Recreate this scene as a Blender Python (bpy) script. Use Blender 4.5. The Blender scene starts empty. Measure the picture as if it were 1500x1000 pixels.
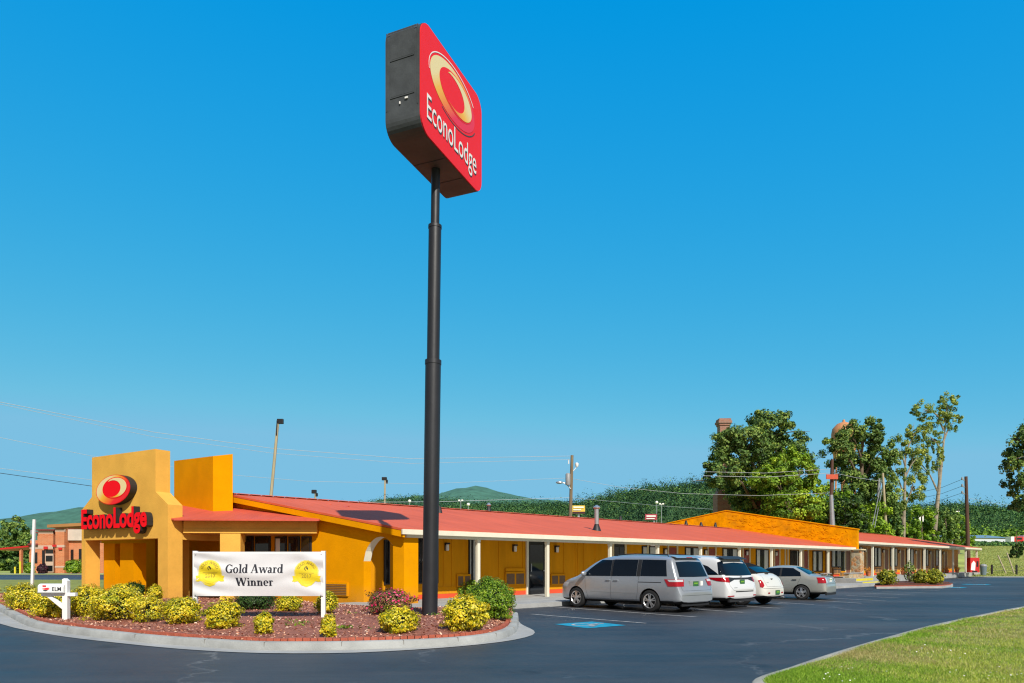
import bpy, bmesh, math, random
import numpy as np
from mathutils import Vector, Matrix
from mathutils.bvhtree import BVHTree
random.seed(7)
RNG = np.random.default_rng(11)
scene = bpy.context.scene
COL = scene.collection
PI = math.pi
F, HC, CY, CX = 1024.0, 1.5, 823.0, 750.0     # lens in photo pixels, eye height, horizon row, centre column

def at(px, py, Y):
    return Vector(((px-CX)/F*Y, Y, HC-(py-CY)/F*Y))
def gp(px, py, z=0.0):
    Y = F*(HC-z)/(py-CY)
    return Vector(((px-CX)/F*Y, Y, z))
def sstep(a, b, x):
    t = max(0.0, min(1.0, (x-a)/(b-a)))
    return t*t*(3-2*t)
def G(x, y):      # terrain height
    return 5.2*sstep(62, 165, y)*sstep(20, 60, x)

# ------------------------------------------------------------------ materials
def newmat(name):
    m = bpy.data.materials.new(name); m.use_nodes = True
    nt = m.node_tree; b = nt.nodes['Principled BSDF']
    return m, nt, b
def N(nt, kind, **kw):
    n = nt.nodes.new(kind)
    for k, v in kw.items():
        if k in n.inputs.keys(): n.inputs[k].default_value = v
        else: setattr(n, k, v)
    return n
def c4(c): return (c[0], c[1], c[2], 1.0)
def mat(name, col, rough=0.6, metal=0.0, var=0.15, scale=3.0, bump=0.0, bscale=40.0, coat=0.0, spec=0.5, emit=0.0, streak=None, grime=0.0, dirt=0.0):
    """painted / mineral surface: two noise scales vary the tone, a third gives relief"""
    m, nt, b = newmat(name)
    tc = N(nt, 'ShaderNodeTexCoord')
    n1 = N(nt, 'ShaderNodeTexNoise', Scale=scale, Detail=6.0, Roughness=0.62)
    src = tc.outputs['Object']
    if streak:
        mp = N(nt, 'ShaderNodeMapping'); mp.inputs['Scale'].default_value = streak
        nt.links.new(src, mp.inputs[0]); src2 = mp.outputs[0]
    else: src2 = src
    nt.links.new(src2, n1.inputs['Vector'])
    r = N(nt, 'ShaderNodeValToRGB')
    r.color_ramp.elements[0].position = 0.3; r.color_ramp.elements[1].position = 0.72
    lo = [max(0, c*(1-var)) for c in col]; hi = [min(1, c*(1+var)) for c in col]
    r.color_ramp.elements[0].color = c4(lo); r.color_ramp.elements[1].color = c4(hi)
    nt.links.new(n1.outputs['Fac'], r.inputs[0])
    out = r.outputs[0]
    if grime > 0:
        n3 = N(nt, 'ShaderNodeTexNoise', Scale=scale*0.35, Detail=8.0, Roughness=0.7)
        nt.links.new(src, n3.inputs['Vector'])
        r3 = N(nt, 'ShaderNodeValToRGB')
        r3.color_ramp.elements[0].position = 0.5; r3.color_ramp.elements[1].position = 0.75
        r3.color_ramp.elements[0].color = (0, 0, 0, 1); r3.color_ramp.elements[1].color = (grime, grime, grime, 1)
        nt.links.new(n3.outputs['Fac'], r3.inputs[0])
        mx = N(nt, 'ShaderNodeMix', data_type='RGBA')
        nt.links.new(r3.outputs[0], mx.inputs[0]); nt.links.new(out, mx.inputs[6])
        mx.inputs[7].default_value = c4([c*0.35+0.02 for c in col])
        out = mx.outputs[2]
    if dirt:      # splash and dust low on the wall, broken up by noise
        sp = N(nt, 'ShaderNodeSeparateXYZ'); nt.links.new(src, sp.inputs[0])
        mr = N(nt, 'ShaderNodeMapRange'); mr.inputs[1].default_value = 0.05; mr.inputs[2].default_value = 0.75; mr.inputs[3].default_value = 1.0; mr.inputs[4].default_value = 0.0
        nt.links.new(sp.outputs[2], mr.inputs[0])
        n4 = N(nt, 'ShaderNodeTexNoise', Scale=4.0, Detail=6.0); nt.links.new(src, n4.inputs['Vector'])
        ml = N(nt, 'ShaderNodeMath', operation='MULTIPLY'); nt.links.new(mr.outputs[0], ml.inputs[0]); nt.links.new(n4.outputs['Fac'], ml.inputs[1])
        m5 = N(nt, 'ShaderNodeMath', operation='MULTIPLY'); m5.inputs[1].default_value = dirt; nt.links.new(ml.outputs[0], m5.inputs[0])
        md = N(nt, 'ShaderNodeMix', data_type='RGBA'); md.inputs[7].default_value = (0.22, 0.13, 0.08, 1)
        nt.links.new(m5.outputs[0], md.inputs[0]); nt.links.new(out, md.inputs[6]); out = md.outputs[2]
    nt.links.new(out, b.inputs['Base Color'])
    b.inputs['Roughness'].default_value = rough; b.inputs['Metallic'].default_value = metal
    b.inputs['Specular IOR Level'].default_value = spec
    if coat: b.inputs['Coat Weight'].default_value = coat; b.inputs['Coat Roughness'].default_value = 0.04
    if bump:
        n2 = N(nt, 'ShaderNodeTexNoise', Scale=bscale, Detail=4.0)
        nt.links.new(src2, n2.inputs['Vector'])
        bp = N(nt, 'ShaderNodeBump', Strength=bump, Distance=0.03)
        nt.links.new(n2.outputs['Fac'], bp.inputs['Height']); nt.links.new(bp.outputs[0], b.inputs['Normal'])
    if emit:
        b.inputs['Emission Color'].default_value = c4(col); b.inputs['Emission Strength'].default_value = emit
    return m
def leafmat(name, stops, rough=0.55, trans=0.25, spec=0.3):
    """leaf colour varies leaf by leaf (every leaf is an island)"""
    m, nt, b = newmat(name)
    g = N(nt, 'ShaderNodeNewGeometry')
    r = N(nt, 'ShaderNodeValToRGB')
    els = r.color_ramp.elements
    els[0].position = stops[0][0]; els[0].color = c4(stops[0][1])
    els[1].position = stops[-1][0]; els[1].color = c4(stops[-1][1])
    for p, c in stops[1:-1]:
        e = els.new(p); e.color = c4(c)
    nt.links.new(g.outputs['Random Per Island'], r.inputs[0])
    nt.links.new(r.outputs[0], b.inputs['Base Color'])
    b.inputs['Roughness'].default_value = rough
    b.inputs['Specular IOR Level'].default_value = spec
    if trans:
        t = N(nt, 'ShaderNodeBsdfTranslucent'); nt.links.new(r.outputs[0], t.inputs[0])
        mx = N(nt, 'ShaderNodeMixShader'); mx.inputs[0].default_value = trans
        nt.links.new(b.outputs[0], mx.inputs[1]); nt.links.new(t.outputs[0], mx.inputs[2])
        nt.links.new(mx.outputs[0], nt.nodes['Material Output'].inputs[0])
    return m
def rampmat(name, axis_vec, lo, hi, stops, rough=0.35, emit=0.0):
    """colour gradient along a direction in object space (printed gradient of an emblem)"""
    m, nt, b = newmat(name)
    tc = N(nt, 'ShaderNodeTexCoord')
    d = N(nt, 'ShaderNodeVectorMath', operation='DOT_PRODUCT')
    nt.links.new(tc.outputs['Object'], d.inputs[0]); d.inputs[1].default_value = axis_vec
    mr = N(nt, 'ShaderNodeMapRange'); mr.inputs[1].default_value = lo; mr.inputs[2].default_value = hi
    nt.links.new(d.outputs['Value'], mr.inputs[0])
    r = N(nt, 'ShaderNodeValToRGB'); els = r.color_ramp.elements
    els[0].position = stops[0][0]; els[0].color = c4(stops[0][1])
    els[1].position = stops[-1][0]; els[1].color = c4(stops[-1][1])
    for p, c in stops[1:-1]:
        e = els.new(p); e.color = c4(c)
    nt.links.new(mr.outputs[0], r.inputs[0]); nt.links.new(r.outputs[0], b.inputs['Base Color'])
    b.inputs['Roughness'].default_value = rough
    return m
def paneglass(name, tint=(0.02, 0.025, 0.03), trans=0.55):
    m, nt, b = newmat(name)
    b.inputs['Base Color'].default_value = c4(tint); b.inputs['Roughness'].default_value = 0.03
    b.inputs['Specular IOR Level'].default_value = 0.9
    t = N(nt, 'ShaderNodeBsdfTransparent')
    mx = N(nt, 'ShaderNodeMixShader'); mx.inputs[0].default_value = trans
    nt.links.new(b.outputs[0], mx.inputs[1]); nt.links.new(t.outputs[0], mx.inputs[2])
    nt.links.new(mx.outputs[0], nt.nodes['Material Output'].inputs[0])
    return m
def brickmat(name, c1, c2, mortar, scale=1.0, rot=(PI/2, 0, 0)):
    m, nt, b = newmat(name)
    tc = N(nt, 'ShaderNodeTexCoord'); mp = N(nt, 'ShaderNodeMapping'); mp.inputs['Rotation'].default_value = rot
    nt.links.new(tc.outputs['Object'], mp.inputs[0])
    br = N(nt, 'ShaderNodeTexBrick', Scale=scale)
    br.inputs['Color1'].default_value = c4(c1); br.inputs['Color2'].default_value = c4(c2); br.inputs['Mortar'].default_value = c4(mortar)
    br.inputs['Mortar Size'].default_value = 0.02; br.inputs['Brick Width'].default_value = 0.22*2; br.inputs['Row Height'].default_value = 0.16
    nt.links.new(mp.outputs[0], br.inputs[0])
    nt.links.new(br.outputs[0], b.inputs['Base Color']); b.inputs['Roughness'].default_value = 0.85
    return m
def stonemat(name):
    m, nt, b = newmat(name)
    tc = N(nt, 'ShaderNodeTexCoord')
    v = N(nt, 'ShaderNodeTexVoronoi', Scale=3.6); e = N(nt, 'ShaderNodeTexVoronoi', Scale=3.6, feature='DISTANCE_TO_EDGE')
    nt.links.new(tc.outputs['Object'], v.inputs['Vector']); nt.links.new(tc.outputs['Object'], e.inputs['Vector'])
    hs = N(nt, 'ShaderNodeSeparateColor'); nt.links.new(v.outputs['Color'], hs.inputs[0])
    r = N(nt, 'ShaderNodeValToRGB'); els = r.color_ramp.elements
    els[0].color = (0.42, 0.28, 0.13, 1); els[1].color = (0.5, 0.4, 0.25, 1)
    x = els.new(0.35); x.color = (0.5, 0.22, 0.08, 1)
    x = els.new(0.65); x.color = (0.3, 0.27, 0.2, 1)
    nt.links.new(hs.outputs[0], r.inputs[0])
    lt = N(nt, 'ShaderNodeMath', operation='GREATER_THAN'); lt.inputs[1].default_value = 0.035
    nt.links.new(e.outputs['Distance'], lt.inputs[0])
    mx = N(nt, 'ShaderNodeMix', data_type='RGBA'); mx.inputs[6].default_value = (0.55, 0.47, 0.33, 1)
    nt.links.new(lt.outputs[0], mx.inputs[0]); nt.links.new(r.outputs[0], mx.inputs[7])
    nt.links.new(mx.outputs[2], b.inputs['Base Color']); b.inputs['Roughness'].default_value = 0.85
    bp = N(nt, 'ShaderNodeBump', Strength=0.8, Distance=0.05); nt.links.new(e.outputs['Distance'], bp.inputs['Height']); nt.links.new(bp.outputs[0], b.inputs['Normal'])
    return m
def roofmat(name, col, ang, rib=0.24):
    """ribbed painted sheet metal: ribs run up the slope"""
    m, nt, b = newmat(name)
    tc = N(nt, 'ShaderNodeTexCoord'); mp = N(nt, 'ShaderNodeMapping'); mp.inputs['Rotation'].default_value = (0, 0, -ang)
    nt.links.new(tc.outputs['Object'], mp.inputs[0])
    w = N(nt, 'ShaderNodeTexWave', Scale=0.314/rib, bands_direction='X', wave_profile='SIN'); nt.links.new(mp.outputs[0], w.inputs[0])
    n1 = N(nt, 'ShaderNodeTexNoise', Scale=0.5, Detail=6.0); nt.links.new(mp.outputs[0], n1.inputs['Vector'])
    mp2 = N(nt, 'ShaderNodeMapping'); mp2.inputs['Scale'].default_value = (3.0, 0.25, 0.25); nt.links.new(mp.outputs[0], mp2.inputs[0])
    n2 = N(nt, 'ShaderNodeTexNoise', Scale=1.4, Detail=4.0); nt.links.new(mp2.outputs[0], n2.inputs['Vector'])
    ad = N(nt, 'ShaderNodeMath', operation='ADD'); nt.links.new(n1.outputs['Fac'], ad.inputs[0]); nt.links.new(n2.outputs['Fac'], ad.inputs[1])
    hf = N(nt, 'ShaderNodeMath', operation='MULTIPLY'); hf.inputs[1].default_value = 0.5; nt.links.new(ad.outputs[0], hf.inputs[0])
    r = N(nt, 'ShaderNodeValToRGB'); r.color_ramp.elements[0].position = 0.35; r.color_ramp.elements[1].position = 0.65
    r.color_ramp.elements[0].color = c4([c*0.86 for c in col]); r.color_ramp.elements[1].color = c4([min(1, c*1.1) for c in col])
    nt.links.new(hf.outputs[0], r.inputs[0]); nt.links.new(r.outputs[0], b.inputs['Base Color'])
    bp = N(nt, 'ShaderNodeBump', Strength=0.35, Distance=0.02); nt.links.new(w.outputs['Fac'], bp.inputs['Height']); nt.links.new(bp.outputs[0], b.inputs['Normal'])
    b.inputs['Roughness'].default_value = 0.6; b.inputs['Specular IOR Level'].default_value = 0.15
    return m

M = {}
def mk():
    M['stucco'] = mat('peach_stucco', (0.76, 0.42, 0.078), 0.9, var=0.10, scale=1.2, bump=0.4, bscale=45, grime=0.12, spec=0.06, dirt=0.45)
    M['orange'] = mat('orange_stucco', (0.73, 0.298, 0.0), 0.9, var=0.10, scale=1.0, bump=0.35, bscale=45, grime=0.16, spec=0.06, dirt=0.5)
    M['panel'] = mat('orange_panel', (0.68, 0.28, 0.004), 0.8, var=0.12, scale=1.5, bump=0.1, bscale=20, spec=0.1, dirt=0.5, streak=(1.5, 1.5, 0.25))
    M['tanwall'] = mat('tan_wall_paint', (0.52, 0.25, 0.075), 0.8, var=0.1, scale=1.5)
    M['rough_orange'] = mat('rough_orange_stucco', (0.70, 0.285, 0.0), 0.9, var=0.24, scale=2.0, bump=1.0, bscale=4.0, grime=0.4, spec=0.06)
    M['redband'] = mat('red_base_paint', (0.72, 0.075, 0.025), 0.7, var=0.1)
    M['cream'] = mat('cream_paint', (0.74, 0.70, 0.56), 0.6, var=0.06, scale=2.0, grime=0.12)
    M['creamtrim'] = mat('cream_trim_paint', (0.66, 0.55, 0.33), 0.6, var=0.06, scale=2.0)
    M['white'] = mat('white_paint', (0.8, 0.8, 0.78), 0.5, var=0.05, scale=2.0, grime=0.1)
    M['reddoor'] = mat('dark_red_door', (0.27, 0.045, 0.025), 0.5, var=0.08)
    M['browndoor'] = mat('brown_door', (0.2, 0.07, 0.035), 0.5, var=0.08)
    M['black'] = mat('black_metal', (0.012, 0.012, 0.014), 0.4, var=0.2)
    M['darkmetal'] = mat('charcoal_pole_paint', (0.017, 0.018, 0.023), 0.45, var=0.35, scale=1.6, bump=0.08, bscale=14, streak=(1, 1, 0.35))
    M['greyside'] = mat('weathered_grey_sheet', (0.055, 0.062, 0.068), 0.6, var=0.3, scale=2.2, bump=0.15, bscale=12, grime=0.4)
    M['cabbottom'] = mat('brown_cabinet_underside', (0.085, 0.05, 0.042), 0.7, var=0.25, scale=2.0)
    M['signred'] = mat('sign_red', (0.82, 0.024, 0.035), 0.6, spec=0.2, var=0.03)
    M['letterred'] = mat('letter_red', (0.86, 0.004, 0.012), 0.75, spec=0.15, var=0.03)
    M['signwhite'] = mat('sign_white', (0.85, 0.83, 0.8), 0.35, var=0.03)
    M['galv'] = mat('galvanised_steel', (0.5, 0.52, 0.54), 0.35, metal=0.7, var=0.12, scale=4)
    M['greymetal'] = mat('grey_metal', (0.28, 0.29, 0.3), 0.5, var=0.12)
    M['concrete'] = mat('concrete', (0.36, 0.365, 0.36), 0.9, var=0.16, scale=1.3, bump=0.25, bscale=45, grime=0.35)
    M['kerb'] = mat('kerb_concrete', (0.36, 0.37, 0.36), 0.9, var=0.2, scale=1.6, bump=0.35, bscale=40, grime=0.5)
    M['edging'] = mat('red_edging', (0.42, 0.10, 0.055), 0.85, var=0.25, scale=5, bump=0.3, bscale=30)
    M['mulchbase'] = mat('mulch_base', (0.30, 0.11, 0.075), 0.95, var=0.4, scale=12, bump=0.9, bscale=28)
    M['mulch'] = leafmat('mulch_chips', [(0, (0.18, 0.065, 0.04)), (0.35, (0.48, 0.205, 0.125)), (0.75, (0.68, 0.36, 0.24)), (1, (0.82, 0.60, 0.46))], 0.9, 0.0)
    M['wood'] = mat('weathered_wood_pole', (0.2, 0.15, 0.09), 0.9, var=0.35, scale=2, streak=(4, 4, 0.3), bump=0.4, bscale=20)
    M['palewood'] = mat('pale_wood_pole', (0.4, 0.34, 0.22), 0.9, var=0.25, scale=2, streak=(4, 4, 0.3))
    M['darkwood'] = mat('creosote_wood_pole', (0.1, 0.05, 0.035), 0.9, var=0.3, scale=2, streak=(4, 4, 0.3))
    M['wirepale'] = mat('pale_cable', (0.42, 0.47, 0.50), 0.5, var=0.05)
    M['wiredark'] = mat('dark_cable', (0.03, 0.03, 0.04), 0.5, var=0.05)
    M['bark'] = mat('bark', (0.16, 0.12, 0.08), 0.95, var=0.4, scale=3, bump=0.6, bscale=12)
    M['palebark'] = mat('pale_bark', (0.30, 0.25, 0.19), 0.95, var=0.35, scale=2, bump=0.5, bscale=10)
    M['yellowleaf'] = leafmat('golden_leaf', [(0, (0.08, 0.13, 0.01)), (0.16, (0.30, 0.33, 0.012)), (0.4, (0.72, 0.58, 0.012)), (0.8, (0.86, 0.70, 0.03)), (1, (0.90, 0.80, 0.18))], 0.5, 0.25)
    M['oliveleaf'] = leafmat('olive_leaf', [(0, (0.09, 0.13, 0.012)), (0.5, (0.32, 0.34, 0.025)), (1, (0.60, 0.55, 0.05))], 0.5, 0.25)
    M['greenleaf'] = leafmat('glossy_green_leaf', [(0, (0.05, 0.11, 0.008)), (0.45, (0.15, 0.29, 0.014)), (0.85, (0.31, 0.46, 0.03)), (1, (0.46, 0.56, 0.08))], 0.45, 0.25)
    M['darkleaf'] = leafmat('dark_green_leaf', [(0, (0.012, 0.035, 0.008)), (0.6, (0.035, 0.085, 0.014)), (1, (0.09, 0.16, 0.03))], 0.5, 0.2)
    M['roseleaf'] = leafmat('rose_leaf', [(0, (0.06, 0.08, 0.025)), (0.35, (0.15, 0.17, 0.04)), (0.7, (0.30, 0.07, 0.06)), (1, (0.42, 0.26, 0.08))], 0.55, 0.2)
    M['rosebloom'] = leafmat('rose_bloom', [(0, (0.6, 0.015, 0.09)), (0.6, (0.8, 0.05, 0.2)), (1, (0.85, 0.2, 0.36))], 0.6, 0.2)
    M['purpleleaf'] = leafmat('purple_leaf', [(0, (0.03, 0.012, 0.02)), (1, (0.10, 0.03, 0.05))], 0.55, 0.2)
    M['oakleaf'] = leafmat('oak_leaf', [(0, (0.035, 0.085, 0.018)), (0.5, (0.115, 0.215, 0.04)), (1, (0.28, 0.38, 0.09))], 0.6, 0.2)
    M['brightleaf'] = leafmat('spring_leaf', [(0, (0.09, 0.17, 0.014)), (0.55, (0.22, 0.40, 0.025)), (1, (0.42, 0.58, 0.07))], 0.6, 0.3)
    M['paleleaf'] = leafmat('pale_leaf', [(0, (0.12, 0.19, 0.03)), (0.55, (0.26, 0.36, 0.07)), (1, (0.45, 0.5, 0.13))], 0.6, 0.3)
    M['forest'] = leafmat('hill_forest_leaf', [(0, (0.035, 0.095, 0.042)), (0.5, (0.06, 0.15, 0.05)), (0.85, (0.105, 0.215, 0.06)), (1, (0.16, 0.27, 0.075))], 0.8, 0.0, 0.1)  # slightly blue greens put distance haze into the leaf colour
    M['conifer'] = leafmat('conifer_needles', [(0, (0.02, 0.06, 0.032)), (0.6, (0.036, 0.095, 0.042)), (1, (0.07, 0.145, 0.055))], 0.8, 0.0, 0.1)
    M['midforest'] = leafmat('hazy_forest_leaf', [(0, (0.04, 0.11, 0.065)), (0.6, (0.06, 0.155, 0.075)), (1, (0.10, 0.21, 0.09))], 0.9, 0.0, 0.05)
    M['farforest'] = leafmat('distant_forest_leaf', [(0, (0.055, 0.16, 0.125)), (0.6, (0.075, 0.195, 0.14)), (1, (0.10, 0.23, 0.155))], 0.9, 0.0, 0.05)  # bluish greens with distance haze mixed in
    M['lightforest'] = leafmat('young_forest_leaf', [(0, (0.07, 0.15, 0.018)), (0.6, (0.16, 0.29, 0.03)), (1, (0.26, 0.40, 0.07))], 0.8, 0.0, 0.1)
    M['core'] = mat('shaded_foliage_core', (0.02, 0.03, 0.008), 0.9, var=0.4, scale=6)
    M['twig'] = mat('grey_twig', (0.22, 0.17, 0.13), 0.9, var=0.2)
    M['grassblade'] = leafmat('lawn_blade', [(0, (0.20, 0.27, 0.03)), (0.4, (0.40, 0.48, 0.05)), (0.75, (0.56, 0.60, 0.10)), (1, (0.74, 0.70, 0.26))], 0.7, 0.3)
    M['greenblade'] = leafmat('green_lawn_blade', [(0, (0.10, 0.20, 0.014)), (0.5, (0.24, 0.42, 0.03)), (1, (0.44, 0.62, 0.07))], 0.7, 0.3)
    M['strawblade'] = leafmat('straw_lawn_blade', [(0, (0.26, 0.24, 0.06)), (0.5, (0.46, 0.41, 0.14)), (1, (0.68, 0.58, 0.28))], 0.7, 0.3)
    M['meadow'] = mat('meadow_grass', (0.34, 0.39, 0.085), 0.95, var=0.4, scale=0.12, bump=0.5, bscale=3, grime=0.25)
    M['lawnsoil'] = mat('lawn_turf', (0.24, 0.26, 0.05), 0.95, var=0.45, scale=1.6, bump=0.8, bscale=25)
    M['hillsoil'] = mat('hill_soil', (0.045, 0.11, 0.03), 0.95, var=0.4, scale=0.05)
    M['farhill'] = mat('far_hill_cover', (0.05, 0.15, 0.105), 0.95, var=0.35, scale=0.09, bump=1.0, bscale=0.25)  # teal tint carries distance haze in the colour
    M['glass'] = mat('dark_glass', (0.008, 0.01, 0.013), 0.04, var=0.1, spec=0.8)
    M['carglass'] = mat('tinted_car_glass', (0.003, 0.007, 0.014), 0.03, var=0.1, spec=0.42)
    M['pane'] = paneglass('window_pane', trans=0.85)
    M['curtain'] = mat('pale_curtain', (0.78, 0.80, 0.76), 0.9, var=0.15, scale=2, streak=(1, 1, 0.1))
    M['void'] = mat('dim_room', (0.012, 0.012, 0.012), 0.9, var=0.3)
    M['lampwhite'] = mat('frosted_lamp', (0.75, 0.74, 0.7), 0.4, var=0.03)
    M['grille'] = mat('brown_grille', (0.16, 0.09, 0.04), 0.6, var=0.2)
    M['silver'] = mat('silver_car_paint', (0.43, 0.46, 0.50), 0.32, metal=0.55, var=0.03, scale=3, coat=0.6)
    M['champagne'] = mat('champagne_car_paint', (0.50, 0.50, 0.45), 0.32, metal=0.55, var=0.03, scale=3, coat=0.6)
    M['carwhite'] = mat('white_car_paint', (0.66, 0.67, 0.68), 0.3, var=0.02, scale=3, coat=0.8)
    M['carivory'] = mat('ivory_car_paint', (0.66, 0.645, 0.59), 0.3, var=0.02, scale=3, coat=0.8)
    M['tyre'] = mat('tyre_rubber', (0.014, 0.014, 0.015), 0.8, var=0.2, scale=8)
    M['alloy'] = mat('alloy_rim', (0.6, 0.6, 0.61), 0.3, metal=0.8, var=0.06, scale=8)
    M['taillamp'] = mat('red_lamp_lens', (0.36, 0.004, 0.01), 0.12, var=0.08, coat=0.5)
    M['clearlamp'] = mat('clear_lamp_lens', (0.55, 0.55, 0.57), 0.12, var=0.1, coat=0.5)
    M['plategreen'] = mat('green_plate', (0.03, 0.13, 0.045), 0.5, var=0.2, scale=20)
    M['plateyellow'] = mat('lime_plate_band', (0.16, 0.36, 0.03), 0.5, var=0.1)
    M['softtop'] = mat('black_soft_top', (0.012, 0.011, 0.012), 0.9, spec=0.1, var=0.2, scale=10, bump=0.2, bscale=80)
    M['underbody'] = mat('underbody_black', (0.008, 0.008, 0.009), 0.9, var=0.2)
    M['blackplastic'] = mat('black_plastic', (0.018, 0.018, 0.02), 0.55, var=0.15)
    M['roof'] = roofmat('red_roof_sheet', (0.64, 0.118, 0.05), math.atan2(0.700, 0.714))
    M['porchroof'] = roofmat('porch_roof_sheet', (0.58, 0.10, 0.06), 0.03)
    M['brick'] = brickmat('brick', (0.50, 0.135, 0.045), (0.60, 0.19, 0.07), (0.52, 0.3, 0.18), 1.0)
    M['chimbrick'] = brickmat('chimney_brick', (0.30, 0.11, 0.07), (0.36, 0.16, 0.1), (0.3, 0.25, 0.2), 1.0)
    M['stone'] = stonemat('field_stone')
    M['tankorange'] = mat('orange_tank_paint', (0.55, 0.24, 0.10), 0.6, var=0.15)
    M['yellowpaint'] = mat('yellow_safety_paint', (0.65, 0.55, 0.03), 0.6, var=0.1)
    M['blueline'] = mat('blue_pavement_paint', (0.008, 0.30, 0.47), 0.7, var=0.25, scale=5)
    M['lineworn'] = mat('worn_white_line', (0.42, 0.42, 0.42), 0.8, var=0.4, scale=7)
    M['vendred'] = mat('vending_red', (0.55, 0.02, 0.02), 0.4, var=0.1)
    M['bin'] = mat('blue_grey_bin', (0.14, 0.19, 0.23), 0.5, var=0.1)
    M['bannerwhite'] = mat('banner_vinyl', (0.64, 0.64, 0.66), 0.5, var=0.03, scale=2)
    M['ink'] = mat('navy_ink', (0.012, 0.014, 0.025), 0.6, var=0.1)
    M['gold'] = mat('gold_print', (0.74, 0.58, 0.02), 0.5, var=0.05)
    M['goldpale'] = mat('pale_gold_print', (0.72, 0.60, 0.14), 0.5, var=0.05)
    M['goldink'] = mat('brown_gold_ink', (0.36, 0.26, 0.03), 0.6, var=0.1)
    M['adtext'] = mat('sign_yellow', (0.75, 0.5, 0.06), 0.5, var=0.2, scale=1.0)
    M['truckwhite'] = mat('trailer_skin', (0.62, 0.66, 0.7), 0.5, var=0.08, scale=0.3)
mk()

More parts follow.
